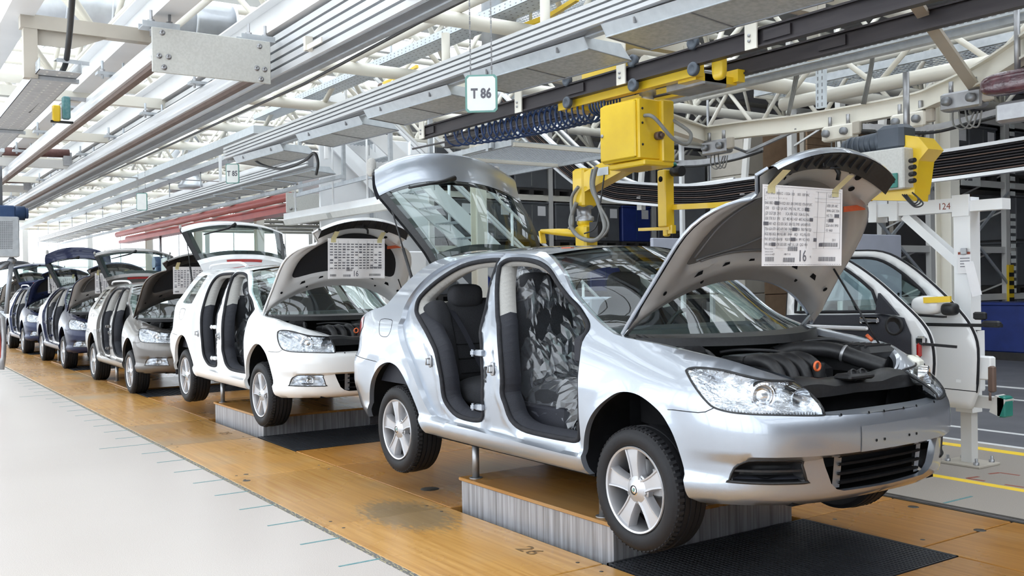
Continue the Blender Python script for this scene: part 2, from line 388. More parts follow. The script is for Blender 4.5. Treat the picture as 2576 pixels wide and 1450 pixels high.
def tri_mb(pts, F, flange=None):
    """triangles -> MB; flange(i)->point gives the turned-in edge along every open border"""
    mb = MB(); used = sorted({int(i) for f in F for i in f}); ix = {k: i for i, k in enumerate(used)}
    fs = [tuple(ix[int(i)] for i in f) for f in F]; vs = [tuple(pts[k]) for k in used]
    if flange is not None:
        cnt = {}
        for f in fs:
            for a, b in ((f[0], f[1]), (f[1], f[2]), (f[2], f[0])): cnt[(a, b)] = 1
        bd = [(a, b) for (a, b) in cnt if (b, a) not in cnt]; nv = {}
        for a, b in bd:
            for k in (a, b):
                if k not in nv: nv[k] = len(vs); vs.append(tuple(flange(used[k])))
            fs.append((b, a, nv[a], nv[b]))
    return mb.add(vs, fs, True)
mirror = lambda mb: MB().add([(p[0], -p[1], p[2]) for p in mb.v], [q[::-1] for q in mb.f])._smset(mb.sm)
MB._smset = lambda s, v: (setattr(s, 'sm', list(v)), s)[1]
def both(mb):
    """the part and its mirror image, welded along the middle of the car"""
    r = MB(); r.v = [(p[0], 0., p[2]) if abs(p[1]) < .004 else tuple(p) for p in mb.v]; r.f = list(mb.f); r.sm = list(mb.sm); ix = {}
    for i, p in enumerate(list(r.v)):
        if p[1] == 0.: ix[i] = i
        else: ix[i] = len(r.v); r.v.append((p[0], -p[1], p[2]))
    for f, s_ in zip(mb.f, mb.sm):
        q = tuple(ix[i] for i in f[::-1])
        r.f.append(q); r.sm.append(s_)
    return r
def srf(s, z, off=0.):
    """points of the near (right hand) side"""
    s = np.atleast_1d(np.asarray(s, float)); z = np.atleast_1d(np.asarray(z, float)); x, h = contour(s); nx, nh = normal(s); dd = inset(s, z)+off
    return np.stack([x-nx*dd, -(h-nh*dd), z], 1)
def srl(line, off=0.): a = np.asarray(line, float); return [Vector(p) for p in srf(a[:, 0], a[:, 1], off)]
# ---- outlines on the body side (along, height)
ARCH_F = sp2([(.371, .206), (.360, .316), (.320, .456), (.274, .538), (.198, .607), (.06, .664), (-.077, .667), (-.191, .617), (-.293, .543), (-.366, .449), (-.403, .332), (-.392, .25), (-.37, .20)])
ARCH_R = sp2([(-2.161, .206), (-2.195, .253), (-2.262, .374), (-2.331, .473), (-2.42, .57), (-2.531, .642), (-2.666, .662), (-2.808, .624), (-2.915, .543), (-2.981, .45), (-3.02, .33), (-3.03, .225)])
HOODGAP = sp2([(-.271, .948), (-.165, .931), (.057, .904), (.219, .880), (.394, .858), (.567, .833), (.835, .791), (1.03, .748)])
HL_TOP = sp2([(1.028, .741), (.961, .748), (.798, .759), (.652, .779), (.533, .798), (.427, .808), (.354, .809), (.317, .804), (.306, .794)])
HL_BOT = sp2([(.306, .794), (.318, .785), (.352, .762), (.417, .715), (.479, .668), (.525, .640), (.604, .623), (.702, .616), (.833, .612), (1.008, .604), (1.062, .604)])
HLP = HL_TOP[:-1]+HL_BOT+[(1.06, .66), (1.05, .71)]
APIL = sp2([(-1.14, 1.412), (-.998, 1.361), (-.805, 1.263), (-.588, 1.101), (-.434, 1.009), (-.271, .948)])
FOG = [(.593, .313), (.618, .370), (.666, .398), (.727, .408), (.935, .405), (.947, .383), (.970, .313), (.959, .301), (.610, .306)]
LGR = [(1.058, .408), (1.076, .362), (1.112, .286), (1.15, .256), (1.20, .243)]
FD = [(-1.619, 1.346), (-1.577, 1.373), (-1.498, 1.379), (-1.334, 1.370), (-1.171, 1.343), (-1.026, 1.295), (-.877, 1.213), (-.669, 1.101), (-.574, 1.034), (-.52, .988), (-.505, .948), (-.51, .902), (-.475, .805), (-.462, .642), (-.462, .543), (-.467, .472), (-.485, .388), (-.519, .36), (-.621, .354), (-.857, .352), (-1.044, .362), (-1.154, .409), (-1.20, .495), (-1.232, .56), (-1.227, .65), (-1.26, .797), (-1.335, .944), (-1.399, 1.017), (-1.51, 1.17), (-1.601, 1.305)]
RD = {'liftback': [(-1.683, 1.38), (-1.93, 1.374), (-2.134, 1.341), (-2.313, 1.266), (-2.438, 1.188), (-2.508, 1.117), (-2.489, 1.047), (-2.435, 1.004), (-2.257, .915), (-2.13, .835), (-2.041, .756), (-1.968, .595), (-1.946, .471), (-1.891, .41), (-1.789, .363), (-1.635, .352), (-1.514, .361), (-1.47, .389), (-1.455, .441), (-1.439, .635), (-1.474, .825), (-1.526, .915), (-1.549, 1.014), (-1.566, 1.092), (-1.618, 1.234), (-1.659, 1.355)],
      'estate': [(-1.683, 1.375), (-1.93, 1.376), (-2.10, 1.372), (-2.22, 1.352), (-2.27, 1.30), (-2.27, 1.22), (-2.23, 1.10), (-2.18, 1.0), (-2.11, .90), (-2.03, .77), (-1.968, .595), (-1.946, .471), (-1.891, .41), (-1.789, .363), (-1.635, .352), (-1.514, .361), (-1.47, .389), (-1.455, .441), (-1.439, .635), (-1.474, .825), (-1.526, .915), (-1.549, 1.014), (-1.566, 1.092), (-1.618, 1.234), (-1.659, 1.350)]}
REC = {'liftback': [(-2.613, 1.036), (-2.597, .98), (-2.60, .922), (-2.531, .836), (-2.43, .736), (-2.351, .654), (-2.246, .532), (-2.161, .411), (-2.08, .34), (-1.98, .312), (-1.5, .303), (-.85, .290), (-.50, .286), (-.435, .31), (-.428, .5), (-.43, .64), (-.445, .80), (-.47, .90), (-.455, .985), (-.50, 1.024), (-.627, 1.118), (-.827, 1.24), (-1.013, 1.337), (-1.182, 1.388), (-1.386, 1.411), (-1.745, 1.424), (-1.942, 1.42), (-2.144, 1.40), (-2.315, 1.356), (-2.451, 1.288), (-2.547, 1.2), (-2.60, 1.115)],
       'estate': [(-2.36, 1.1), (-2.33, 1.0), (-2.32, .92), (-2.30, .83), (-2.27, .736), (-2.24, .654), (-2.20, .532), (-2.161, .411), (-2.08, .34), (-1.98, .312), (-1.5, .303), (-.85, .290), (-.50, .286), (-.435, .31), (-.428, .5), (-.43, .64), (-.445, .80), (-.47, .90), (-.455, .985), (-.50, 1.024), (-.627, 1.118), (-.827, 1.24), (-1.013, 1.337), (-1.182, 1.388), (-1.386, 1.411), (-1.745, 1.42), (-1.942, 1.42), (-2.144, 1.412), (-2.29, 1.395), (-2.37, 1.34), (-2.39, 1.25)]}
TAIL = {'liftback': [(-3.70, .70), (-3.60, .80), (-3.47, .90), (-3.36, .958), (-3.24, 1.0), (-3.11, 1.035), (-2.93, 1.07), (-2.841, 1.14), (-2.748, 1.234), (-2.633, 1.322), (-2.50, 1.388), (-2.36, 1.42)],
        'estate': [(-3.70, .72), (-3.58, .82), (-3.46, .90), (-3.36, .97), (-3.26, 1.03), (-3.14, 1.12), (-3.05, 1.22), (-2.98, 1.32), (-2.93, 1.395), (-2.88, 1.425)]}
ROOFEDGE = {'liftback': [(-2.1, 1.434), (-1.75, 1.437), (-1.45, 1.434), (-1.28, 1.427)], 'estate': [(-2.5, 1.440), (-2.1, 1.441), (-1.75, 1.440), (-1.45, 1.435), (-1.28, 1.427)]}
QWIN = [(-2.925, 1.04), (-2.60, 1.035), (-2.56, 1.06), (-2.52, 1.20), (-2.50, 1.33), (-2.54, 1.37), (-2.66, 1.362), (-2.75, 1.31), (-2.85, 1.19), (-2.93, 1.08)]
FUEL = sp2([(-2.90, .968), (-2.735, .967), (-2.70, .93), (-2.695, .88), (-2.73, .845), (-2.83, .847), (-2.875, .88), (-2.90, .93)], True, 3)
def strip(lineA, lineB, nb, f=None):
    """surface between two 3-D polylines with the same count; f(i,t,p) bends it"""
    return [[(lambda p: f(i, k/nb, p) if f else p)(a.lerp(b, k/nb)) for k in range(nb+1)] for i, (a, b) in enumerate(zip(lineA, lineB))]
def resamp(pts, n):
    pts = [Vector(p) for p in pts]; L = [0]
    for a, b in zip(pts, pts[1:]): L.append(L[-1]+(b-a).length)
    out = []
    for i in range(n+1):
        t = L[-1]*i/n; k = min(max(np.searchsorted(L, t)-1, 0), len(pts)-2); u = (t-L[k])/max(L[k+1]-L[k], 1e-9); out.append(pts[k].lerp(pts[k+1], min(max(u, 0), 1)))
    return out
def ybow(side, centre, n):
    """cross rows: each side point mirrored over, bowed to its centre point"""
    rows = []
    for a, c in zip(side, centre):
        row = []
        for j in range(n+1):
            u = -1+2*j/n; k = 1-abs(u)**2.2; row.append((a.x+(c.x-a.x)*k, abs(a.y)*u, a.z+(c.z-a.z)*k))
        rows.append(row)
    return rows
PAINTED = set()
def paint_part(mb, name, parent, paint, sharp=38): o = build(mb, name, paint, parent, sharp); PAINTED.add(o.data.name); return o
def rotY(p, c, ang):
    """turn a point about the cross axis through c=(x,z); positive lifts what lies ahead of c"""
    x, z = p[0]-c[0], p[2]-c[1]; ca, sa = math.cos(ang), math.sin(ang); return Vector((c[0]+x*ca-z*sa, p[1], c[1]+x*sa+z*ca))
def make_wheel(parent, x, side, hz, name='wheel'):
    """side -1 = near; the wheel stands in the plane y = const, outer face at y0"""
    y0 = side*.868; ax = (0, side, 0)
    w = bpy.data.objects.new(name, None); COL.objects.link(w); w.parent = parent; w.location = Vector((x, y0, hz)); w.empty_display_size = .1
    c = Vector((x, y0, hz))+wloc(parent)
    R, r = .316, .218
    prof = [(r-.004, -.012), (r+.008, .004), (.245, .012), (.272, .013), (.292, .004), (.302, -.010)]
    # tread with four grooves across the width
    y = -.014
    for k in range(5):
        w_ = .034; prof += [(R-.006*abs(k-2)/2, y), (R-.006*abs(k-2)/2, y-w_+.006), (R-.014, y-w_+.004), (R-.014, y-w_-.001)]; y -= w_+.002
    prof += [(.302, -.20), (.285, -.214), (.25, -.216), (.21, -.20)]
    build(MB().lathe(prof, c, ax, 56), 'tyre', 'tyre', w, 32)
    # shoulder sipes: short raised blocks round the shoulder
    sp = MB()
    for k in range(64):
        a = 2*math.pi*k/64; u = Vector((math.cos(a), 0, math.sin(a))); t = Vector((-math.sin(a), 0, math.cos(a)))
        p0 = c+u*.3035+Vector((0, side*-.006, 0)); p1 = c+u*.3145+Vector((0, side*-.040, 0)); sp.bar(p0, p1, .017, .006, u)
    build(sp, 'tread_block', 'tyre', w)['kind'] = 'stuff'
    rim = MB().lathe([(.214, -.18), (.205, -.16), (.198, -.05), (.202, -.02), (.212, -.012), (.2185, .0), (.2150, .006), (.206, .002), (.201, -.014), (.1985, -.05)], c, ax, 56)
    rimo = build(rim, 'rim', 'alloy', w, 40)
    hub = MB().lathe([(.0, .0), (.030, .0), (.036, -.004), (.062, -.012), (.078, -.026), (.080, -.055), (.0, -.055)], c, ax, 40)
    build(hub, 'hub', 'alloy', w, 40)
    for k in range(5):
        a = 2*math.pi*k/5+math.pi/2+.12; u = Vector((math.cos(a), 0, math.sin(a))); t = Vector((-math.sin(a), 0, math.cos(a))); n = Vector((0, side, 0))
        P = []
        for (rr, hw, ht) in ((.055, .030, -.010), (.09, .030, -.009), (.13, .0335, -.006), (.17, .041, -.004), (.203, .050, -.004)):
            q = c+u*rr; P.append([q-t*(hw+.008)+n*(ht-.050), q-t*(hw+.002)+n*(ht-.004), q-t*hw+n*ht, q-t*(hw-.007)+n*(ht-.001), q-t*(hw-.010)+n*(ht-.007), q+t*(hw-.010)+n*(ht-.007), q+t*(hw-.007)+n*(ht-.001), q+t*hw+n*ht, q+t*(hw+.002)+n*(ht-.004), q+t*(hw+.008)+n*(ht-.050)])
        build(MB().grid(P), 'spoke', 'alloy', w, 50)
        b = c+(u*math.cos(.63)+t*math.sin(.63))*.056+n*(-.016)
        build(MB().lathe([(.0155, -.004), (.0155, .003), (.012, .006), (.0085, .006), (.0085, -.002), (0, -.002)], b, ax, 12), 'wheel_bolt', 'steel_dull', w, 40)
    cap = build(MB().lathe([(.0, .004), (.024, .004), (.028, .001), (.029, -.004)], c, ax, 28), 'centre_cap', 'chrome', w, 40)
    q = c+Vector((0, side*.0048, 0))
    build(MB().lathe([(.0245, 0), (.0185, .0004)], q, ax, 28), 'cap_ring', 'plastic_black', cap)
    em = MB(); e = lambda a, b, t: q+Vector((a*-side, side*(.0006+t), b))
    em.prism([(-.013, -.006), (-.004, -.003), (-.002, -.012), (.003, -.003), (.013, .004), (.004, .003), (.010, .010), (.001, .006), (-.004, .012), (-.003, .003)], e, 0, .0012)
    build(em, 'winged_arrow_emblem', 'sign_green', cap)
    build(MB().lathe([(.145, -.085), (.145, -.10), (.05, -.10)], c, ax, 32), 'brake_disc', 'steel_dull', w, 40)
    build(MB().lathe([(.200, -.13), (.05, -.13)], c, ax, 24), 'brake_shield', 'black_void', w)
    build(MB().rbox(c+Vector((.10, side*-.082, .045)), (.07, .05, .15), .012), 'brake_caliper', 'steel_dull', w)
    return w
def make_car(kind, paint, name, hubz=.181):
    est = kind == 'estate'
    root = bpy.data.objects.new(name, None); COL.objects.link(root)
    P_ = lambda mb, n, par=root: paint_part(mb, n, par, paint)
    # ---------- side shell
    top = sp2(TAIL[kind])+ROOFEDGE[kind]
    out = [(SF, .188), (1.3, .188), (.85, .190), (.6, .190), (.40, .180)]+ARCH_F+[(-.40, .196), (-1.3, .194), (-2.12, .204)]+ARCH_R+[(-3.2, .22), (SR, .22), (SR, .69)]+top+APIL+HOODGAP[1:]+HL_TOP+HL_BOT[1:]+[(1.25, .597), (SF, .593), (SF, .408)]+LGR+[(SF, .236)]
    fd, rd, rec, fog = sp2(FD, True, 3), sp2(RD[kind], True, 3), sp2(REC[kind], True, 3), sp2(FOG, True, 2)
    holes = [fd, rd, fog]+([sp2(QWIN, True, 3)] if est else [])
    rec2 = insetpoly(rec, .012)
    bgap = [(.191, .607), (.300, .614), (.446, .614), (.484, .620), (.525, .640)]; rgap = [(-2.76, .642), (-2.90, .656), (-3.25, .672), (-3.7, .675), (SR, .675)]
    Pt, F, C = cdt(out, holes, [rec, rec2], [bgap[:-1]], .032)
    ins = inpoly(Pt, rec); dist = pdist(Pt, rec); off = np.where(ins, .036*np.clip(dist/.012, 0, 1), 0)
    # folds of the shut faces around the openings
    for ap in (fd, rd):
        da = pdist(Pt, ap); off -= np.where(ins, .012*np.exp(-((da-.045)/.016)**2)*np.clip(dist/.02, 0, 1), 0)
    # flared lips of the wheel arches
    for ar in (ARCH_F, ARCH_R): off -= .007*np.exp(-(pdist(Pt, ar, False)/.03)**2)
    X = srf(Pt[:, 0], Pt[:, 1], off); nx, nh = normal(Pt[:, 0]); fl = np.stack([X[:, 0]-nx*.035, X[:, 1]+nh*.035, X[:, 2]], 1)
    low = C[:, 1] < np.interp(C[:, 0], [.19, .3, .446, .484, .525, 2], [.607, .614, .614, .62, .64, .9])
    fb = (C[:, 0] > .19) & low; rb = (C[:, 0] < -2.76) & (C[:, 1] < np.interp(-C[:, 0], [2.76, 2.9, 3.25], [.642, .656, .672]))
    flange = lambda i: fl[i]
    sd_ = tri_mb(X, F[~fb & ~rb], flange); P_(sd_, 'body_side'); P_(mirror(sd_), 'body_side'); P_(both(tri_mb(X, F[fb], flange)), 'front_bumper'); P_(both(tri_mb(X, F[rb], flange)), 'rear_bumper')
    g = MB()
    for ln in (bgap, rgap): g.tube(srl(dens(ln, .05, False), .001), .0028, 5)
    g.tube(srl(FUEL, .0012), .0028, 5, closed=True)
    build(g, 'panel_gap', 'black_void', root)['kind'] = 'stuff'; build(mirror(g), 'panel_gap', 'black_void', root)['kind'] = 'stuff'
    # number-plate field on the bumper and its four holes
    if True:
        s_ = np.linspace(1.26, SF, 9); rows = [srl([(s, z) for s in s_], -.004) for z in (.425, .47, .52, .545)]
        m = MB().grid(rows); P_(both(m), 'plate_field')
        h = MB()
        for s, z in ((1.33, .60), (1.44, .598), (1.15, .603), (1.36, .47), (1.42, .47)):
            h.lathe([(0, .0015), (.007, .0015)], srl([(s, z)], -.0046)[0], Vector((1, 0, .3)) if z > .55 else (1, 0, 0), 8)
        build(both(h), 'fixing_hole', 'black_void', root)['kind'] = 'stuff'
    # ---------- bumper top shelf towards the grille opening
    a = srl([(s, .597) for s in np.linspace(1.062, SF, 10)]); b = [p+Vector((-.075, 0, .012)) for p in a]
    P_(both(MB().grid(strip(a, b, 3))), 'bumper_shelf')
    # ---------- roof
    n = 26
    side = resamp(srl((TAIL[kind][-2:] if not est else TAIL[kind][-3:])+ROOFEDGE[kind]+APIL[:3], .0), n)
    xr, xf = (-2.62, -.93) if not est else (-3.02, -.93)
    cen = [Vector((xr+(xf-xr)*(i/n), 0, (1.478 if not est else 1.485)-.030*((i/n-.45)/.55)**2-(.045*max(0, (.22-i/n)/.22)**2 if not est else .012*max(0, (.22-i/n)/.22)**2))) for i in range(n+1)]
    P_(MB().grid(ybow(side, cen, 24)), 'roof_panel')
    # ---------- windscreen
    n = 16; side = resamp(srl(APIL, .0), n); side = [p+Vector((0, .012, -.004)) for p in side]
    cen = [Vector((-.93, 0, 1.448)).lerp(Vector((-.005, 0, .935)), i/n)+Vector((.0, 0, .035*math.sin(math.pi*i/n))) for i in range(n+1)]
    rows = ybow(side, cen, 20)
    ws = build(MB().grid(rows), 'windscreen', 'glass_car', root)
    fr = MB()   # dark printed border of the screen
    t = 2
    W = rows; nr, nc = len(W), len(W[0])
    dn = Vector((-.006, 0, -.006))
    q = lambda i, j: Vector(W[i][j])+dn
    fr.grid([[q(i, j) for j in range(nc)] for i in (0, 1)]).grid([[q(i, j) for j in range(nc)] for i in (nr-2, nr-1)])
    for j in (0, nc-2): fr.grid([[q(i, j), q(i, j).lerp(q(i, j+1), .35) if j == 0 else q(i, j).lerp(q(i, j+1), .65)] if j == 0 else [q(i, j).lerp(q(i, j+1), .65), q(i, j+1)] for i in range(nr)])
    build(fr, 'screen_border', 'plastic_black', ws)
    # inner mirror and sticker
    build(MB().blob((-.86, 0, 1.30), (.04, .22, .07), 4, 4), 'rear_view_mirror', 'plastic_black', root)
    # ---------- headlights
    hp, hf, hc = cdt(HLP, (), (), (), .022)
    for sd in (-1, 1):
        fx = (lambda m: m) if sd < 0 else mirror
        din = pdist(hp, HLP)
        deep = srf(hp[:, 0], hp[:, 1], .012+.075*np.clip(din/.05, 0, 1)); lens = srf(hp[:, 0], hp[:, 1], -.002+.004*np.exp(-(din/.012)**2))
        hl = build(fx(tri_mb(deep, hf)), 'headlight', 'reflector', root, 30)
        build(fx(tri_mb(lens, hf)), 'headlight_lens', 'glass_lamp', hl)
        build(fx(MB().tube(srl(dens(HLP, .03), .006), .007, 6, closed=True)), 'headlight_rim', 'plastic_black', hl)
        c0 = srl([(.765, .692)], .05)[0]; ax = Vector((.86, -.45, 0)).normalized()
        build(fx(MB().lathe([(.064, -.03), (.062, .016), (.054, .022), (.047, .014), (.044, -.02)], c0, ax, 28)), 'projector_ring', 'chrome', hl, 40)
        build(fx(MB().lathe([(0, .018), (.02, .015), (.034, .006), (.043, -.012)], c0, ax, 24)), 'projector_lens', 'chrome', hl, 60)
        c1 = srl([(.985, .672)], .055)[0]; ax1 = Vector((.97, -.2, 0)).normalized()
        build(fx(MB().lathe([(.052, .02), (.046, .0), (.03, -.025), (0, -.035)], c1, ax1, 24)), 'reflector_bowl', 'chrome', hl, 60)
        build(fx(MB().lathe([(.016, -.03), (.016, .004), (0, .008)], c1, ax1, 12)), 'bulb_cap', 'steel_dull', hl, 40)
        ri = MB()   # ribbed light guide along the upper and lower edge
        for (s0, z0, s1, z1) in ((.40, .795, .96, .738), (.58, .632, 1.02, .613)):
            for k in range(30):
                t = k/29; ri.box(srl([(s0+(s1-s0)*t, z0+(z1-z0)*t+(.012*math.sin(math.pi*t) if z0 > .7 else 0))], .016)[0], (.006, .006, .014))
        build(fx(ri), 'light_guide', 'chrome', hl)
        # fog position: lamp or blind grille
        fp, ff, fc = cdt(fog, (), (), (), .025); df = pdist(fp, fog)
        nd = bpy.data.objects.new('fog_lamp', None); COL.objects.link(nd); nd.parent = root; nd['fogkind'] = 'lamp'; nd.empty_display_size = .05
        build(fx(tri_mb(srf(fp[:, 0], fp[:, 1], .006+.05*np.clip(df/.04, 0, 1)), ff)), 'fog_reflector', 'reflector', nd, 30)
        build(fx(tri_mb(srf(fp[:, 0], fp[:, 1], .002), ff)), 'fog_lens', 'glass_lamp', nd)
        build(fx(MB().tube(srl(dens(fog, .03), .004), .006, 6, closed=True)), 'fog_rim', 'plastic_black', nd)
        cf = srl([(.80, .352)], .035)[0]
        build(fx(MB().lathe([(.040, .018), (.036, .0), (.02, -.015), (0, -.02)], cf, (1, -.35, 0), 20)), 'fog_bowl', 'chrome', nd, 60)
        nd = bpy.data.objects.new('fog_grille', None); COL.objects.link(nd); nd.parent = root; nd['fogkind'] = 'grille'; nd.empty_display_size = .05
        build(fx(tri_mb(srf(fp[:, 0], fp[:, 1], .004+.055*np.clip(df/.035, 0, 1)), ff)), 'grille_pan', 'plastic_black', nd, 30)
        build(fx(MB().tube(srl(dens(fog, .03), .002), .007, 6, closed=True)), 'grille_rim', 'plastic_black', nd)
        build(fx(MB().grid([srl([(s, .356+dz) for s in np.linspace(.612, .955, 9)], o) for dz, o in ((.006, .004), (.006, .045), (-.004, .045), (-.004, .004), (.006, .004))])), 'grille_bar', 'plastic_black', nd, 30)
        build(fx(MB().grid([srl([(s, .318+dz) for s in np.linspace(.606, .965, 9)], o) for dz, o in ((.003, .002), (.010, .05))])), 'grille_shelf', 'trim_dark', nd, 30)
    # ---------- lower grille
    lg = bpy.data.objects.new('lower_grille', None); COL.objects.link(lg); lg.parent = root; lg.empty_display_size = .05
    back = MB().grid([[(x-.09, y, z) for (x, y, z) in [tuple(p) for p in srl([(s, .33) for s in np.linspace(1.04, SF, 8)])]] for z in (.20, .43)])
    build(both(back), 'grille_back', 'black_void', lg); build(MB().bx(.56, .57, -.60, .60, .20, .66), 'grille_blackout', 'black_void', lg)  # full-width black sheet added to keep the space behind the slats dark
    for z in (.275, .318, .362, .40):
        s0 = 1.19 if z > .28 else 1.2
        bm_ = MB().grid([srl([(s, z+dz) for s in np.linspace(s0, SF, 10)], o) for dz, o in ((.006, .030), (.004, .07), (-.004, .07), (-.006, .030), (.006, .030))])
        build(both(bm_), 'slat', 'black_void', lg, 30)
    br = MB().grid([srl([(1.165, z), (1.215, z)], .045) for z in (.25, .33, .41)]); build(br, 'grille_bracket', 'alu_dark', lg); build(mirror(br), 'grille_bracket', 'alu_dark', lg)
    # ---------- bumper beam under the bonnet opening: radiator, support, condenser
    rad = MB().grid([[(x-.17, y, z) for (x, y, z) in [tuple(p) for p in srl([(s, .60) for s in np.linspace(.98, SF, 8)])]] for z in (.40, .70)])
    build(both(rad), 'radiator', 'radiator', root)
    sup = MB()
    a = [Vector((x-.13, y, .712)) for x, y, z in [tuple(p) for p in srl([(s, .66) for s in np.linspace(1.0, SF, 12)])]]
    P3 = []
    for i, p in enumerate(a):
        k = i/11; dz = .02*math.sin(math.pi*min(1, k*1.6)) ; P3.append([p+Vector((.015, 0, -.05)), p+Vector((.012, 0, -.005+dz)), p+Vector((-.02, 0, .018+dz)), p+Vector((-.09, 0, .026+dz)), p+Vector((-.13, 0, .005))])
    sup.grid(P3); build(both(sup), 'radiator_support', 'plastic_black', root, 40)
    lat = MB()
    for y in (-.035, .035): lat.lathe([(.030, -.01), (.030, .012), (.024, .014), (.020, .004), (0, .004)], (.68, y, .750), (1, 0, .6), 16)
    lat.rbox((.66, 0, .742), (.10, .20, .03), .01)
    build(lat, 'bonnet_lock', 'plastic_black', root, 40)
    # ---------- engine bay
    bay = MB()
    sl = [Vector((p.x, p.y+.035, p.z-.012)) for p in srl(HOODGAP)]; bay.grid([[p, p+Vector((0, .05, -.02)), p+Vector((0, .09, -.16)), p+Vector((0, .10, -.45))] for p in sl])
    build(bay, 'bay_wall', 'black_void', root); build(mirror(bay), 'bay_wall', 'black_void', root)
    bay = MB(); build(MB().grid([[(x, y, .33) for y in (-.7, .7)] for x in (-.3, .7)]), 'bay_floor', 'black_void', root); bay.grid([[(-.22, y, z) for y in (-.70, 0, .70)] for z in (.90, .35)])
    build(bay, 'bulkhead', 'black_void', root)
    gut = MB()   # sealed channel along the wing edge
    gut.grid([[p+Vector((0, 0, .012)), p+Vector((0, .03, .004)), p+Vector((0, .055, -.02))] for p in sl]); P_(gut, 'wing_gutter'); P_(mirror(gut), 'wing_gutter')
    cw = MB(); ca = resamp(srl([(-.271, .948), (-.165, .931), (-.10, .922)]), 2)
    r0 = [(x, y, z+.004) for (x, y, z) in rows[-1]]; cw.grid([r0, [(x+.07, y*.985, z-.022) for x, y, z in r0], [(x+.13, y*.97, z-.016) for x, y, z in r0], [(x+.15, y*.965, z-.06) for x, y, z in r0]])
    cwo = build(cw, 'cowl_panel', 'plastic_black', root, 40)
    sl_ = MB()
    for k in range(46):
        y = -.66+1.32*k/45
        if abs(y) < .08: continue
        x0 = np.interp(abs(y), [0, .3, .6, .76], [-.005, -.06, -.18, -.271]); z0 = np.interp(abs(y), [0, .6, .76], [.935, .94, .948]); sl_.bar((x0+.012, y, z0-.002), (x0+.068, y, z0-.018), .010, .008)
    build(sl_, 'cowl_slat', 'plastic_black', cwo)['kind'] = 'stuff'
    eng = bpy.data.objects.new('engine', None); COL.objects.link(eng); eng.parent = root; eng.empty_display_size = .1
    build(MB().rbox((.20, -.12, .66), (.42, .62, .14), .03).rbox((.22, -.10, .50), (.5, .7, .26), .04), 'engine_block', 'black_void', eng)
    build(MB().rbox((.14, -.13, .745), (.20, .36, .05), .015), 'engine_cover', 'plastic_black', eng)
    build(MB().box((.13, -.13, .7715), (.13, .24, .003)), 'engine_badge', 'alu_dark', eng)
    for k in range(4):
        y = -.28+.10*k
        build(MB().tube(spline([(.22, y, .745), (.32, y, .755), (.40, y+.01, .71), (.44, y+.01, .60), (.43, y+.01, .50)], 5), .036, 12), 'intake_runner', 'plastic_black', eng)
    build(MB().tube(spline([(.10, .06, .76), (.16, .20, .785), (.30, .30, .78), (.44, .34, .74), (.55, .40, .70)], 6), .043, 14), 'air_hose', 'plastic_black', eng)
    build(MB().lathe([(.046, -.008), (.049, 0), (.046, .008)], (.36, .32, .765), (.8, .25, -.25), 20), 'hose_clamp', 'steel_dull', eng)
    ab = MB().rbox((.30, .50, .72), (.36, .30, .16), .03)
    for k in range(7): ab.box((.20+.04*k, .50, .803), (.012, .22, .012))
    build(ab, 'air_filter_box', 'plastic_black', eng)
    build(MB().rbox((.02, .45, .76), (.22, .28, .14), .015), 'battery_box', 'plastic_black', eng)
    build(MB().lathe([(0, .02), (.03, .018), (.034, 0), (.034, -.05)], (.46, -.02, .72), (0, 0, 1), 16), 'oil_cap', 'plastic_black', eng, 40)
    build(MB().tube([Vector((.50, -.08+.022*math.cos(a), .73+.022*math.sin(a))) for a in np.linspace(0, 6.28, 13)[:-1]], .007, 6, closed=True), 'dipstick_loop', 'orange_plastic', eng)
    build(MB().rbox((.55, .64, .70), (.12, .10, .10), .03), 'coolant_bottle', 'bottle_plastic', eng)
    build(MB().rbox((.03, -.50, .78), (.16, .18, .10), .03), 'brake_fluid_bottle', 'plastic_black', eng)
    for (pp, r) in (([(.0, -.40, .80), (.12, -.46, .80), (.25, -.50, .74), (.35, -.52, .66)], .012), ([(.1, .30, .82), (.2, .42, .83), (.26, .58, .79)], .010), ([(.05, -.30, .79), (.10, -.20, .80), (.2, -.05, .79), (.22, .05, .76)], .008)):
        build(MB().tube(spline(pp, 6), r, 8), 'engine_cable', 'black_cable', eng)
    eng.location.z += .055
    # ---------- bonnet, raised
    HN = 20; gap = [p for p in srl(HOODGAP)]; sidec = resamp(gap+[Vector((.76, -.515, .728)), Vector((.80, -.47, .716))], HN)
    nose = resamp([sidec[-1]+Vector((.0, 0, 0)), srl([(1.10, .735)])[0]], 1)
    cenc = [Vector((.035+.865*(i/HN), 0, .968-.05*(i/HN)-.155*(i/HN)**2.6)) for i in range(HN+1)]
    rws = ybow(sidec, cenc, 28)
    # nose: three more rows bend down to the grille
    last = rws[-1]
    for dx, dz, k in ((.022, -.010, .985), (.036, -.034, .965), (.038, -.062, .95), (.030, -.085, .94)): rws.append([(x+dx*(1-.5*abs(y)/.6), y*(1-(1-k)*.35), z+dz*(1-.55*(abs(y)/.56)**2)) for x, y, z in last])
    piv, ang, shift = (-.271, .948), math.radians(59.5), Vector((.066, 0, .003))
    HR = lambda p: rotY(p, piv, ang)+shift
    bon = P_(MB().grid([[HR(p) for p in r] for r in rws]), 'bonnet')
    for j_ in (0, -1): P_(MB().tube([HR(r[j_]) for r in rws[:HN+1]], .010, 8), 'bonnet_hem', bon)
    # inner panel: unfolded as (u across, v along), recessed pads, ribs
    def hood(u, v, down):
        i = min(int(v*HN), HN-1); f = v*HN-i; j = (u+1)*14; j0 = min(int(j), 27); g_ = j-j0
        A = Vector(rws[i][j0]).lerp(Vector(rws[i][j0+1]), g_); B = Vector(rws[i+1][j0]).lerp(Vector(rws[i+1][j0+1]), g_); return HR(A.lerp(B, f)-Vector((0, 0, down)))
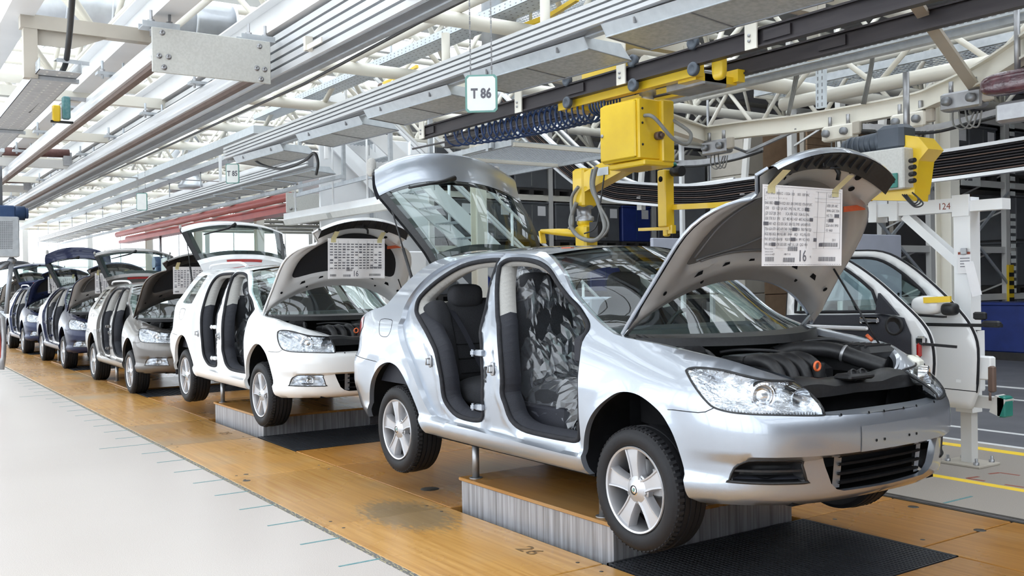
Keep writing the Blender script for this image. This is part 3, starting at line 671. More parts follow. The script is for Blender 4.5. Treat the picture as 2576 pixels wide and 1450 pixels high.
    oin = [(-.985, .012), (0, .012), (.985, .012), (.985, .5), (.985, .985), (0, .985), (-.985, .985), (-.985, .5)]
    pad = sp2([(-.66, .22), (-.3, .205), (0, .20), (.3, .205), (.66, .22), (.78, .27), (.80, .36), (.76, .50), (.66, .64), (.50, .755), (.3, .80), (0, .81), (-.3, .80), (-.50, .755), (-.66, .64), (-.76, .50), (-.80, .36), (-.78, .27)], True, 3)
    pad2 = insetpoly(pad, .03)
    ip, if_, ic = cdt(oin, (), [pad, pad2], (), .04)
    dp = pdist(ip, pad); inn = inpoly(ip, pad); edge = np.minimum(1-np.abs(ip[:, 0]), np.minimum(ip[:, 1], 1-ip[:, 1])*1.0)
    dwn = .010+.030*np.clip((edge-.0)/.10, 0, 1); dwn = np.where(inn, dwn-.022*np.clip(dp/.03, 0, 1), dwn+.006*np.exp(-((dp-.06)/.03)**2))
    # raised bead across the rear of the panel
    dwn = dwn+np.where(~inn, .010*np.exp(-((ip[:, 1]-.12-.03*np.cos(ip[:, 0]*3))/.03)**2), 0)
    pts = [hood(u, v, d_) for (u, v), d_ in zip(ip, dwn)]; inC = inpoly(ic, pad2)
    P_(tri_mb(pts, if_[~inC]), 'inner_panel', bon) if est else build(tri_mb(pts, if_[~inC]), 'inner_panel', 'bonnet_inner', bon, 38)
    pdm = build(tri_mb(pts, if_[inC]), 'insulation_pad', 'inner_silver' if not est else 'fabric_dark', bon, 40)
    if not est:
        rb_ = MB()
        for ln in ([(-.70, .30), (-.62, .50), (-.45, .66), (-.25, .74)], [(-.66, .27), (-.2, .29), (.3, .52), (.45, .62)], [(-.60, .25), (.05, .24), (.4, .26)], [(.72, .32), (.6, .55), (.4, .70)]): rb_.tube([hood(u, v, .020) for u, v in sp2(ln, False, 8)], .007, 6)
        build(rb_, 'pressed_rib', 'inner_silver', pdm)
    hs = MB()
    for (u, v, r) in ((-.55, .90, .022), (-.38, .91, .015), (.55, .90, .022), (.40, .91, .015), (.62, .82, .016), (-.86, .17, .013), (-.5, .10, .012), (.5, .10, .012), (.86, .17, .013), (-.64, .87, .010)):
        a, b, c = hood(u, v, .047), hood(u+.02, v, .047), hood(u, v+.02, .047); e1 = (b-a).normalized(); nrm = e1.cross((c-a)).normalized(); e2 = nrm.cross(e1)
        build(MB().add([a+e1*(r*math.cos(t))+e2*(r*1.15*math.sin(t)) for t in np.linspace(0, 6.28, 15)[:-1]], [tuple(range(14))]), 'panel_hole', 'black_void', bon)
    for k in range(6):
        u = -.62+.25*k; q4 = [hood(u, .165, .047), hood(u+.075, .165, .047), hood(u+.06, .195, .047), hood(u+.015, .195, .047)]; build(MB().add(q4, [(0, 1, 2, 3)]), 'panel_hole', 'black_void', bon)
    lk = MB(); lk.tube([hood(-.10, .93, .05), hood(-.10, .93, .10), hood(.0, .93, .11), hood(.02, .93, .05)], .008, 6).tube([hood(-.02, .95, .05), hood(.06, .90, .11), hood(.08, .86, .13)], .011, 6); lk.rbox(hood(-.12, .935, .06), (.07, .09, .05), .01)
    build(lk, 'bonnet_striker', 'plastic_black', bon)
    # dark inner side of the nose with a few thin fins
    ends = [Vector(p) for p in rws[-1]]; lip = [Vector(p) for p in rws[-5]]
    gf = MB(); gf.grid([[HR(p+Vector((-.004, 0, 0))) for p in ends], [HR(p.lerp(q, .5)+Vector((-.055, 0, -.012))) for p, q in zip(ends, lip)], [HR(q+Vector((-.085, 0, -.030))) for q in lip]]); build(gf, 'nose_lining', 'plastic_black', bon)
    for k in range(9):
        j = 5+2*k; build(MB().bar(HR(ends[j]+Vector((-.012, 0, .008))), HR(ends[j].lerp(lip[j], .55)+Vector((-.062, 0, -.02))), .006, .022), 'grille_slat', 'plastic_black', bon)
    for sd in (-1, 1):
        hg = MB(); hg.bar((-.255, sd*.715, .925), HR((-.13, sd*.70, .915)), .012, .03, (0, 1, 0)); hg.bar((-.255, sd*.715, .925), (-.16, sd*.70, .88), .012, .035); build(hg, 'bonnet_hinge', 'steel_dull', root)
    build(MB().tube([(.40, .60, .83), HR((.16, .60, .865))], .006, 8).tube([(.40, .60, .83), (.43, .595, .815)], .012, 8), 'bonnet_stay', 'plastic_black', root)
    build(MB().cyl((.335, .60, .877), (.30, .60, .905), .011, 8), 'stay_grip', 'orange_plastic', root)
    # ---------- wheels, liners, underbody
    for x in (0, -2.578):
        for sd in (-1, 1): make_wheel(root, x, sd, hubz)
    ln = MB()
    for ar in (ARCH_F, ARCH_R):
        a = srl(ar, .03); xc = sum(p.x for p in a)/len(a); ln.grid([[p, Vector((xc+(p.x-xc)*1.06, p.y+.10, p.z+.03)), Vector((xc+(p.x-xc)*1.06, p.y+.42, p.z+.03))] for p in a])
        q = [Vector((xc+(p.x-xc)*1.06, p.y+.42, p.z+.03)) for p in a]; ln.add(q, [tuple(range(len(q)))]); build(ln, 'arch_liner', 'black_void', root); build(mirror(ln), 'arch_liner', 'black_void', root); ln = MB()
    [build(MB().rbox((-3.06, y, .24), (.012, .13, .16), .004), 'mud_flap', 'rubber', root) for y in (-.79, .79)]
    ub = MB().bx(-2.15, -.42, -.78, .78, .17, .215).bx(-.45, .62, -.42, .42, .17, .24).bx(-3.35, -2.1, -.42, .42, .20, .30); ub.box((.55, 0, .195), (.35, 1.1, .02))
    build(ub, 'underbody', 'black_void', root)
    ax_ = MB().cyl((0, -.75, hubz), (0, .75, hubz), .035, 10).bar((-.05, -.62, hubz), (-.35, -.35, .22), .06, .05).bar((-.05, .62, hubz), (-.35, .35, .22), .06, .05).cyl((-2.578, -.75, hubz), (-2.578, .75, hubz), .045, 10).bar((-2.55, -.6, hubz-.02), (-2.1, -.55, .20), .07, .06).bar((-2.55, .6, hubz-.02), (-2.1, .55, .20), .07, .06)
    build(ax_, 'suspension', 'black_void', root)
    # ---------- door openings: seals, hinges, latches, trims
    for sd in (-1, 1):
        fx = (lambda m: m) if sd < 0 else mirror
        for ap in (fd, rd):
            build(fx(MB().tube(srl(dens(ap, .04), .040), .016, 8, closed=True)), 'door_seal', 'rubber', root)
            a = np.array(dens(ap, .04)); i1 = np.array(insetpoly([tuple(q) for q in a], .045)); rA = srl(a, .045); rB = srl(i1, .10); rC = srl(np.array(insetpoly([tuple(q) for q in a], .03)), .16)
            k = len(a); hi = [i for i in range(k) if a[i][1] > .99 and a[(i+1) % k][1] > .99]; lo = [i for i in range(k) if i not in hi]
            for idx, nm, mt in ((hi, 'pillar_trim', 'trim_light'), (lo, 'sill_trim', 'trim_dark')):
                m = MB()
                for i in idx:
                    j = (i+1) % k; m.add([rA[i], rA[j], rB[j], rB[i], rC[i], rC[j]], [(0, 1, 2, 3), (3, 2, 5, 4)], True)
                build(fx(m), nm, mt, root)
        for z in (.79, .45):
            p = srl([(-1.455, z)], .03)[0]; hm = MB().rbox(p+Vector((-.01, -.012, 0)), (.075, .03, .042), .006).rbox(p+Vector((-.055, -.03, 0)), (.03, .03, .03), .004).cyl(p+Vector((-.062, -.03, -.022)), p+Vector((-.062, -.03, .022)), .009, 8)
            P_(fx(hm), 'door_hinge')
        for (s, z) in ((-1.32, .70), (-2.10, .70)):
            p = srl([(s, z)], .026)[0]; st = MB().blob(p, (.045, .012, .085), 3, 5).tube([p+Vector((.0, -.004, -.02)), p+Vector((.0, -.03, -.02)), p+Vector((.0, -.03, .02)), p+Vector((.0, -.004, .02))], .006, 6)
            build(fx(st), 'door_striker', 'steel_dull', root)
        p = srl([(-1.40, .66)], .031)[0]; build(fx(MB().rbox(p, (.028, .012, .10), .004)), 'door_check', 'plastic_black', root)
    # ---------- cabin
    cab = MB().bx(-2.5, -.35, -.72, .72, .235, .25); cab.grid([[(-.42, y, z) for y in (-.72, .72)] for z in (.25, .80)])
    build(cab, 'cabin_floor', 'black_void', root)
    build(MB().rbox((-.52, 0, .84), (.46, 1.40, .24), .06), 'dashboard', 'trim_dark', root)
    build(MB().rbox((-.80, 0, .50), (.9, .20, .26), .04), 'centre_console', 'trim_dark', root)
    sw = MB(); c = Vector((-.90, .37, .86)); sw.tube([c+Vector((.10*math.sin(.4)*math.sin(a)*1.8*.5, .18*math.cos(a), .18*math.sin(a))) for a in np.linspace(0, 6.283, 25)[:-1]], .014, 8, closed=True).blob(c, (.06, .14, .12), 3, 5).cyl(c, c+Vector((.25, 0, -.06)), .03, 8)
    build(sw, 'steering_wheel', 'plastic_black', root)
    def seat(x, y, nm):
        st = bpy.data.objects.new(nm, None); COL.objects.link(st); st.parent = root; st.location = (x, y, .25); st.empty_display_size = .1
        c = Vector((x, y, 0))
        tl = lambda q: rotY((q.x, q.y, q.z), (-.05, -.3), .20)
        build(MB().blob(c+Vector((.16, 0, .50)), (.56, .52, .20), 3.2, 8), 'seat_cushion', 'fabric_dark', st)
        build(MB().blob(c+Vector((-.12, 0, .80)), (.20, .52, .66), 3.4, 8, tl), 'seat_backrest', 'fabric_dark', st)
        build(MB().blob(c+Vector((-.26, 0, 1.20)), (.12, .27, .19), 3.2, 6), 'headrest', 'fabric_mid', st)
        build(MB().rbox(c+Vector((.16, -.255, .40)), (.52, .05, .17), .02), 'seat_side_cover', 'trim_dark', st)
        build(MB().bar(c+Vector((-.10, -.22, .28)), c+Vector((.42, -.22, .30)), .05, .05).bar(c+Vector((-.10, .22, .28)), c+Vector((.42, .22, .30)), .05, .05), 'seat_rail', 'steel_dull', st)
        return st
    s1 = seat(-1.25, -.38, 'front_seat'); seat(-1.25, .38, 'front_seat')
    rs = bpy.data.objects.new('rear_bench', None); COL.objects.link(rs); rs.parent = root; rs.location = (-2.1, 0, .25); rs.empty_display_size = .1
    build(MB().blob((-1.93, 0, .48), (.56, 1.34, .22), 4, 12), 'bench_cushion', 'fabric_dark', rs)
    tl = lambda q: rotY((q.x, q.y, q.z), (-.05, -.3), .30)
    build(MB().blob((-2.24, 0, .80), (.22, 1.38, .64), 5, 12, tl), 'bench_backrest', 'fabric_mid', rs)
    for z in (.60, .70, .80): build(MB().tube([(-2.105-(z-.60)*.30, y, z) for y in (-.6, -.2, .2, .6)], .006, 6), 'seat_seam', 'black_void', rs)
    for y in (-.42, .0, .42): build(MB().blob((-2.34, y, 1.14), (.12, .27, .17), 3.4, 6), 'headrest', 'fabric_mid', rs)
    build(MB().blob((-2.24, -.64, .80), (.26, .16, .62), 4, 8, tl), 'bench_bolster', 'fabric_dark', rs)
    bl = MB()
    for y in (-.56,):
        a = spline([(-2.38, y, 1.08), (-2.20, y+.02, .90), (-2.08, y+.06, .70), (-1.99, y+.08, .58)], 6); bl.grid([[p+Vector((.03, -.022, 0)), p+Vector((.03, .022, 0))] for p in a])
    build(bl, 'seat_belt', 'trim_dark', rs)
    # transparent dust cover draped over the near front seat
    rng = random.Random(3); cv = MB(); rws_ = []
    prof = [(-1.66, 1.33), (-1.60, 1.33), (-1.50, 1.30), (-1.42, 1.14), (-1.37, .97), (-1.30, .82), (-1.22, .68), (-1.08, .62), (-.92, .635), (-.80, .60), (-.76, .50), (-.79, .42)]
    prof = [(p.x, p.z) for p in spline([(a, 0, b) for a, b in prof], 4)]; ph = [rng.uniform(0, 6) for _ in range(12)]
    for i, (x, z) in enumerate(prof):
        row = []
        for j in range(41):
            t = j/40; ya_ = -.665+max(0, z-.85)*.24; yy = ya_+(-.06-ya_)*t; e = max(0, abs(t-.5)*2-.70)/.30
            fo = .016*math.sin(9*t*3+ph[0]+.9*math.sin(i*.35+ph[1]))+.013*math.sin(i*.8+5*t+ph[2])+.010*math.sin(23*t-i*.6+ph[3])+.008*math.sin(31*t+i*.9+ph[4])
            row.append((x+fo-.06*e+.010*rng.uniform(-1, 1), yy+.4*fo+.006*rng.uniform(-1, 1), z+fo*.8+.012*rng.uniform(-1, 1)-.20*e**1.3))
        rws_.append(row)
    build(cv.grid(rws_, False), 'seat_dust_cover', 'film', s1)
    # rear shelf and far side panel of the luggage space
    build(MB().bx(-2.9, -2.38, -.60, .60, .97, .99) if not est else MB().bx(-2.9, -2.4, -.62, .62, .92, .94), 'parcel_shelf', 'fabric_dark', root)
    lt_ = MB().grid([srl([(s, z) for s in np.linspace(-3.3, -2.35, 8)], .09) for z in (.5, .7, .9, 1.0)]); build(lt_, 'luggage_trim', 'trim_dark', root); build(mirror(lt_), 'luggage_trim', 'trim_dark', root)
    # ---------- tail lamps on the quarter
    tl_ = cdt([(-3.52, .80), (-3.34, .83), (-3.22, .90), (-3.24, .985), (-3.36, .945), (-3.46, .89)], (), (), (), .04)
    if not est:
        for sd in (-1, 1):
            fx = (lambda m: m) if sd < 0 else mirror; build(fx(tri_mb(srf(tl_[0][:, 0], tl_[0][:, 1], -.004), tl_[1])), 'tail_lamp', 'red_lens', root)
    # ---------- tailgate, raised
    if not est:
        cp = [(-2.60, 1.452), (-2.75, 1.405), (-2.95, 1.305), (-3.15, 1.175), (-3.30, 1.07), (-3.36, 1.03), (-3.47, 1.0), (-3.56, .995), (-3.605, .975), (-3.625, .90), (-3.64, .80), (-3.65, .72)]
        hw = [.50, .54, .60, .645, .67, .675, .68, .675, .665, .63, .59, .56]; sx = [.10, .10, .10, .11, .13, .14, .16, .17, .18, .16, .14, .12]; szz = [.05, .055, .06, .06, .05, .045, .04, .035, .03, .02, .02, .02]
        hp_, hang = (-2.60, 1.452), math.radians(-76)
        ng = 5
    else:
        cp = [(-2.98, 1.478), (-3.03, 1.472), (-3.07, 1.465), (-3.10, 1.452), (-3.20, 1.295), (-3.30, 1.137), (-3.40, .98), (-3.412, .962), (-3.415, .90), (-3.40, .80), (-3.38, .70)]
        hw = [.50, .53, .55, .56, .60, .635, .665, .67, .66, .63, .60]; sx = [.08, .08, .08, .09, .10, .11, .12, .12, .12, .11, .10]; szz = [.035, .035, .03, .03, .02, .02, .02, .02, .01, .01, .01]
        hp_, hang = (-2.98, 1.478), math.radians(-108)
        ng = 6
    pr = spline([(a, 0, b) for a, b in cp], 3); it = lambda arr, i: float(np.interp(i/3, range(len(arr)), arr))
    rwt = []
    for i, p in enumerate(pr):
        rwt.append([Vector((p.x+it(sx, i)*abs(u)**2.4, u*it(hw, i), p.z-it(szz, i)*abs(u)**2.2)) for u in np.linspace(-1, 1, 25)])
    TR = lambda p: rotY(p, hp_, hang)
    g0, g1 = (1, ng*3-1) if not est else (3*3+1, 6*3)
    tg = bpy.data.objects.new('tailgate', None); COL.objects.link(tg); tg.parent = root; tg.location = (hp_[0], 0, hp_[1]); tg.empty_display_size = .1
    skin = lambda r0, r1, c0, c1, dn: [[TR(rwt[i][j]-Vector((-.35*dn, 0, dn))) for j in range(c0, c1+1)] for i in range(r0, r1+1)]
    build(MB().grid(skin(g0, g1, 1, 23, .002)), 'rear_window', 'glass_car', tg)
    bd_ = MB().grid(skin(g0, g1, 0, 1, .004)).grid(skin(g0, g1, 23, 24, .004)).grid(skin(g0, g0+1, 0, 24, .006)).grid(skin(g1-1, g1, 0, 24, .006)).grid(skin(g0, g1, 0, 2, .03)).grid(skin(g0, g1, 22, 24, .03))
    build(bd_, 'window_border', 'plastic_black', tg)
    P_(MB().grid(skin(g1, len(rwt)-1, 0, 24, 0)), 'tailgate_skin', tg)
    if g0 > 1: P_(MB().grid(skin(0, g0, 0, 24, 0)), 'roof_spoiler', tg)
    build(MB().grid(skin(g1, len(rwt)-1, 0, 24, .05)), 'tailgate_lining', 'trim_dark', tg)
    if est:
        build(MB().grid(skin(4, 7, 7, 17, -.006)), 'brake_light', 'red_lens', tg)
    wp = MB(); i = g1; wp.tube([TR(rwt[i][12]-Vector((.02, 0, -.02))), TR(rwt[i-1][10]-Vector((0, 0, -.03))), TR(rwt[i-2][4]-Vector((0, 0, -.02)))], [.022, .014, .008], 8)
    build(wp, 'rear_wiper', 'plastic_black', tg)
    for sd in (-1, 1):
        e = rwt[-4][0 if sd < 0 else 24]; build(MB().blob(TR(Vector((e.x-.02, e.y*1.02, e.z))), (.10, .06, .15) if not est else (.05, .03, .05), 3, 6), 'tail_lamp_inner', 'trim_light', tg)
        a_ = srl([(-2.70, 1.20) if not est else (-3.02, 1.20)], .07)[0]; b_ = TR(rwt[(g1-5) if not est else g1-3][0 if sd < 0 else 24]); a_.y = a_.y if sd < 0 else -a_.y
        build(MB().cyl(a_, a_.lerp(b_, .5), .012, 8).cyl(a_.lerp(b_, .5), b_, .006, 8), 'gas_strut', 'plastic_black', root)
    # ---------- estate extras
    if est:
        qp = cdt(sp2(QWIN, True, 3), (), (), (), .05)
        for sd in (-1, 1):
            fx = (lambda m: m) if sd < 0 else mirror
            build(fx(tri_mb(srf(qp[0][:, 0], qp[0][:, 1], .006), qp[1])), 'quarter_window', 'glass_car', root)
            rl = spline([(-2.62, -.545, 1.452), (-2.52, -.55, 1.487), (-2.2, -.555, 1.498), (-1.7, -.555, 1.497), (-1.42, -.552, 1.487), (-1.26, -.548, 1.450)], 6)
            build(fx(MB().tube(rl, .016, 10)), 'roof_rail', 'alu', root)
    return root
# ------------------------------------------------------------------ setting: floor
def _concrete(m, nt, b, tc, nz):
    n1 = nz(260, 2); n2 = nz(.9, 4); r = nt.nodes.new('ShaderNodeValToRGB'); e = r.color_ramp.elements
    e[0].position = .33; e[0].color = (.37, .325, .295, 1); e[1].position = .62; e[1].color = (.56, .51, .475, 1); nt.links.new(n1.outputs['Fac'], r.inputs[0])
    r2 = nt.nodes.new('ShaderNodeValToRGB'); e = r2.color_ramp.elements; e[0].position = .3; e[0].color = (.96, .955, .95, 1); e[1].position = .7; e[1].color = (1, 1, 1, 1); nt.links.new(n2.outputs['Fac'], r2.inputs[0])
    mx = nt.nodes.new('ShaderNodeMix'); mx.data_type = 'RGBA'; mx.blend_type = 'MULTIPLY'; mx.inputs[0].default_value = 1
    nt.links.new(r.outputs[0], mx.inputs[6]); nt.links.new(r2.outputs[0], mx.inputs[7]); nt.links.new(mx.outputs[2], b.inputs['Base Color'])
    mr = nt.nodes.new('ShaderNodeMapRange'); mr.inputs[3].default_value = .29; mr.inputs[4].default_value = .31; n3 = nz(1.5, 2); nt.links.new(n3.outputs['Fac'], mr.inputs[0]); nt.links.new(mr.outputs[0], b.inputs['Roughness'])
    bp = nt.nodes.new('ShaderNodeBump'); bp.inputs['Strength'].default_value = .03; bp.inputs['Distance'].default_value = .004; n4 = nz(40, 2); nt.links.new(n4.outputs['Fac'], bp.inputs['Height']); nt.links.new(bp.outputs[0], b.inputs['Normal'])
mat('concrete', (.6, .58, .57), .3, spec=.32, extra=_concrete)
def _conc2(m, nt, b, tc, nz):
    n1 = nz(240, 2); r = nt.nodes.new('ShaderNodeValToRGB'); e = r.color_ramp.elements
    e[0].position = .33; e[0].color = (.24, .21, .18, 1); e[1].position = .65; e[1].color = (.37, .33, .29, 1); nt.links.new(n1.outputs['Fac'], r.inputs[0]); nt.links.new(r.outputs[0], b.inputs['Base Color'])
mat('concrete_side', (.4, .37, .33), .5, extra=_conc2)
mat('asphalt', (.10, .10, .115), .6, noise=(2, (.13, .13, .145), .35, .7), bump=(120, .15))
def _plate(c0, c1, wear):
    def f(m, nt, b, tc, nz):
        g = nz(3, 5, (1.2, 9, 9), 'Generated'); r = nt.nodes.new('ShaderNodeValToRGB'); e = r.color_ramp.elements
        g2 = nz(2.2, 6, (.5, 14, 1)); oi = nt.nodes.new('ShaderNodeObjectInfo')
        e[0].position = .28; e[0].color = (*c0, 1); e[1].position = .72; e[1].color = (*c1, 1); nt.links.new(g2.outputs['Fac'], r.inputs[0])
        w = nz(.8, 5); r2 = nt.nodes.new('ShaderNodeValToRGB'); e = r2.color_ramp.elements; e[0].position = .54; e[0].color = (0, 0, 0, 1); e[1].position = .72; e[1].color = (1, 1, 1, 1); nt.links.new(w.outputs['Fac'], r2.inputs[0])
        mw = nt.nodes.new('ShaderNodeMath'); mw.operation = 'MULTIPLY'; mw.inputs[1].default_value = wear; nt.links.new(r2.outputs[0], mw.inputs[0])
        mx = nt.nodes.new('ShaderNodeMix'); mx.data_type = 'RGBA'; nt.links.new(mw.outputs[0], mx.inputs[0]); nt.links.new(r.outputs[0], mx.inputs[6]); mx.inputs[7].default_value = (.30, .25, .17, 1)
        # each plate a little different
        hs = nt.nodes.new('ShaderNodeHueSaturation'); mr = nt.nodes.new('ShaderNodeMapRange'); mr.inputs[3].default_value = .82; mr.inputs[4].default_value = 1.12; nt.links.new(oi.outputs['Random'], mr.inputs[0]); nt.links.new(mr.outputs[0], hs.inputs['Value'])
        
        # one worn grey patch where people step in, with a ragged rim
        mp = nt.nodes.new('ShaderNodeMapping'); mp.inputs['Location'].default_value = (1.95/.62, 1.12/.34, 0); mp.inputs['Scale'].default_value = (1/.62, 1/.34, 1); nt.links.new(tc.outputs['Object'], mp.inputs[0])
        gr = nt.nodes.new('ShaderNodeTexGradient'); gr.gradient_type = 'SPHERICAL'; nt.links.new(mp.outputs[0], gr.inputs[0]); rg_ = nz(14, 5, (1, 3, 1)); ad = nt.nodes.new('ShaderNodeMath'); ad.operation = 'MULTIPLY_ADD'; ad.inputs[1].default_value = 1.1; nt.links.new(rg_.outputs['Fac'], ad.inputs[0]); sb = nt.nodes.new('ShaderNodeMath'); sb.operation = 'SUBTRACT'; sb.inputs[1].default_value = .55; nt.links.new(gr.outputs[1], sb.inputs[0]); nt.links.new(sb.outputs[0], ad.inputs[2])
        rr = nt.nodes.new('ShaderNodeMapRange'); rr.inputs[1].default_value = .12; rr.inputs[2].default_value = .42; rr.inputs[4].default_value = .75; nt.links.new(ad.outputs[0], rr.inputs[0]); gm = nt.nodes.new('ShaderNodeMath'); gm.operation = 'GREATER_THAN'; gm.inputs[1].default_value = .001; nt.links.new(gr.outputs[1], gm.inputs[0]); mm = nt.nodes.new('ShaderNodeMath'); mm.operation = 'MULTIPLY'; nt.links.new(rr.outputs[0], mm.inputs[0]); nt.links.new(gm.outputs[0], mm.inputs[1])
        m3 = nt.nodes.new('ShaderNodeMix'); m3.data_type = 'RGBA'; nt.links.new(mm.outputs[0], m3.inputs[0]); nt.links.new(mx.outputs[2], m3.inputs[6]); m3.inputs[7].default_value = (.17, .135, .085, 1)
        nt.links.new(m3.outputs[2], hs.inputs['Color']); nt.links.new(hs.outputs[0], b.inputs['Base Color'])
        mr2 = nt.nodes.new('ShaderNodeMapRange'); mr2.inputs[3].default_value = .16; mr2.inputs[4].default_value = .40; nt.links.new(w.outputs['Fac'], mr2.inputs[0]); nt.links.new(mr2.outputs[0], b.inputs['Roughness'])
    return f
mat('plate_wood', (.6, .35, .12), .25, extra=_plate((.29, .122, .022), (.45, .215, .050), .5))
mat('plate_wood_pale', (.6, .4, .2), .25, extra=_plate((.36, .172, .038), (.53, .295, .090), .75))  # paler, yellower plates of the left edge, with more wear
def _streak(m, nt, b, tc, nz):
    n = nz(3, 5, (16, 16, .6)); r = nt.nodes.new('ShaderNodeValToRGB'); e = r.color_ramp.elements
    e[0].position = .33; e[0].color = (.20, .195, .20, 1); e[1].position = .66; e[1].color = (.40, .40, .425, 1); nt.links.new(n.outputs['Fac'], r.inputs[0]); nt.links.new(r.outputs[0], b.inputs['Base Color'])
mat('lift_steel', (.4, .4, .42), .42, .35, extra=_streak)
mat('lift_top', (.5, .3, .1), .25, extra=_plate((.30, .135, .028), (.40, .195, .048), .35))
mat('grating', (.045, .048, .056), .45, .5, noise=(7, (.035, .036, .042), .35, .7))
mat('joint', (.10, .095, .09), .6, noise=(9, (.42, .36, .20), .52, .60, (3, 12, 1)))
mat('tick_teal', (.07, .20, .215), .6, noise=(40, (.14, .27, .28), .45, .7))
mat('stencil', (.12, .07, .03), .6, noise=(60, (.2, .12, .05), .45, .7))
mat('red_mark', (.28, .07, .04), .6, noise=(60, (.22, .06, .04), .45, .7))
mat('line_white', (.66, .66, .66), .6, noise=(20, (.58, .58, .58), .45, .7))
mat('bolt_dark', (.05, .045, .04), .5, .4, noise=(40, (.08, .07, .06), .45, .7))
PITCHX = 5.44
fl = struct(MB().bx(-48, 14, -9, -1.735, -.12, 0), 'floor', 'concrete', label='pale speckled concrete aisle floor left of the line')
fr = struct(MB().bx(-48, 14, 1.85, 4.30, -.12, 0), 'floor', 'concrete_side', label='grey-brown concrete strip right of the line')
fa = struct(MB().bx(-48, 14, 4.30, 20, -.12, -.001), 'floor', 'asphalt', label='dark grey roadway beyond the white line')
fb = struct(MB().bx(-48, 14, -1.735, 1.85, -.20, -.05), 'floor', 'grating', label='steel bed under the assembly line plates')
def plate(x0, x1, y0, y1, m, z=0., th=.05, nm='floor_plate'):
    g = .0055; return build(MB().rbox(((x0+x1)/2, (y0+y1)/2, z-th/2), (x1-x0-2*g, y1-y0-2*g, th), .004), nm, m, fb)
rp = random.Random(11); scr = MB()
for k in range(-2, 12):
    o = -PITCHX*k
    for (a, b) in ((-5.77, -3.845), (-3.845, -1.99), (-1.99, -.33)):
        if -47 < o+a and o+b < 12:
            plate(o+a, o+b, -1.695, -.80, 'plate_wood_pale')
            for xx in (o+a+.10, o+b-.10):
                if xx > -14:
                    for yy in (-1.60, -.90): scr.lathe([(0, .0012), (.011, .0012), (.012, 0)], (xx, yy, 0), (0, 0, 1), 8)
    for (a, b) in ((-4.95, -2.2), (-2.2, -.33), (-.33, .487)):
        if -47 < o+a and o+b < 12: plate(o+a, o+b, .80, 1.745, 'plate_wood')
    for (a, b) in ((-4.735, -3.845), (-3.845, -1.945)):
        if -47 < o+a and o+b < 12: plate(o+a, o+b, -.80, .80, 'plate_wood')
    for xx in (o-.2, o+.4, o+1.0):
        if -14 < xx < 3: scr.lathe([(0, .0012), (.014, .0012), (.015, 0)], (xx, .95, 0), (0, 0, 1), 8)
for (x, y, r) in ((-.10, 1.62, .035), (.48, 1.40, .035), (-3.70, -1.60, .03), (-3.95, -1.52, .02), (-2.55, -.62, .07)): scr.lathe([(0, .0012), (r, .0012), (r+.001, 0)], (x, y, 0), (0, 0, 1), 12)
build(scr, 'plate_screw', 'bolt_dark', fb)['kind'] = 'stuff'
build(MB().bx(-47, 10, -1.735, -1.695, -.05, .001), 'edge_joint', 'joint', fb); build(MB().bx(-47, 10, 1.745, 1.85, -.05, .002), 'edge_joint', 'bolt_dark', fb); build(MB().bx(-47, 10, 1.768, 1.776, -.04, .008), 'edge_rail', 'steel_dull', fb)
# gratings in front of each lift table: frame plus bars
def grating(o, near):
    x0, x1, y0, y1 = o-.325, o+.705, -.785, .805
    g = bpy.data.objects.new('floor_grating', None); COL.objects.link(g); g.parent = fb; g.location = (x0, 0, 0)
    m = MB().bx(x0, x1, y0, y0+.012, -.04, .002).bx(x0, x1, y1-.012, y1, -.04, .002).bx(x0, x0+.012, y0, y1, -.04, .002).bx(x1-.012, x1, y0, y1, -.04, .002); build(m, 'grating_frame', 'grating', g)
    nb, nc = (52, 40) if near else (26, 20); m = MB()
    for i in range(nb):
        y = y0+(i+.5)*(y1-y0)/nb; m.bx(x0, x1, y-.011, y+.004, -.03, 0)
    for i in range(nc):
        x = x0+(i+.5)*(x1-x0)/nc; m.bx(x-.0035, x+.0035, y0, y1, -.028, -.001)
    build(m, 'grating_bar', 'grating', g)['kind'] = 'stuff'
for k in range(0, 5): grating(-PITCHX*k, k < 2)
# painted ticks, lines, numbers
tk = []
for k in range(-3, 60):
    x = -1.14-.5435*k; L = .50 if k % 10 == 9 else .245
    if x > 3: continue
    build(MB().bx(x-.009, x+.009, -1.72-L, -1.72, -.004, .0012), 'floor_tick', 'tick_teal', fl)
build(MB().bx(-.05, -.03, 1.87, 2.2, -.004, .0012), 'floor_tick', 'tick_teal', fr)
build(MB().bx(-47, 10, 2.595, 2.685, -.004, .0012), 'painted_line', 'yellow_line', fr); build(MB().bx(-47, 10, 3.93, 4.06, -.004, .0012), 'painted_line', 'yellow_line', fr)
build(MB().bx(-47, 10, 4.24, 4.32, -.004, .0016), 'painted_line', 'line_white', fr); build(MB().bx(-47, 10, 4.95, 5.03, -.004, .0012), 'painted_line', 'line_white', fa); build(MB().bx(-47, 10, 7.4, 7.5, -.004, .0012), 'painted_line', 'line_white', fa); build(MB().bx(-47, 10, 8.6, 8.75, -.004, .0012), 'painted_line', 'line_white', fa)
for pts in (((2432, 1204), (2462, 1200), ), ((2432, 1204), (2477, 1211)), ((2488, 1193), (2515, 1190)), ((2515, 1190), (2565, 1197)), ((2528, 1220), (2576, 1227))):
    a, b = [px(x, y, Z=0) for x, y in pts[:2]]; build(MB().bar(a, b, .025, .0024), 'floor_mark', 'red_mark', fr)
for t, p, s in (('26', (-.86, -1.02), .17), ('25', (-6.30, -1.02), .17)):
    m, wd = text_mesh(t, s, lambda a, b: (p[0]+a, p[1]+b*.9, .0014)); build(m, 'stencil_number', 'stencil', fb)
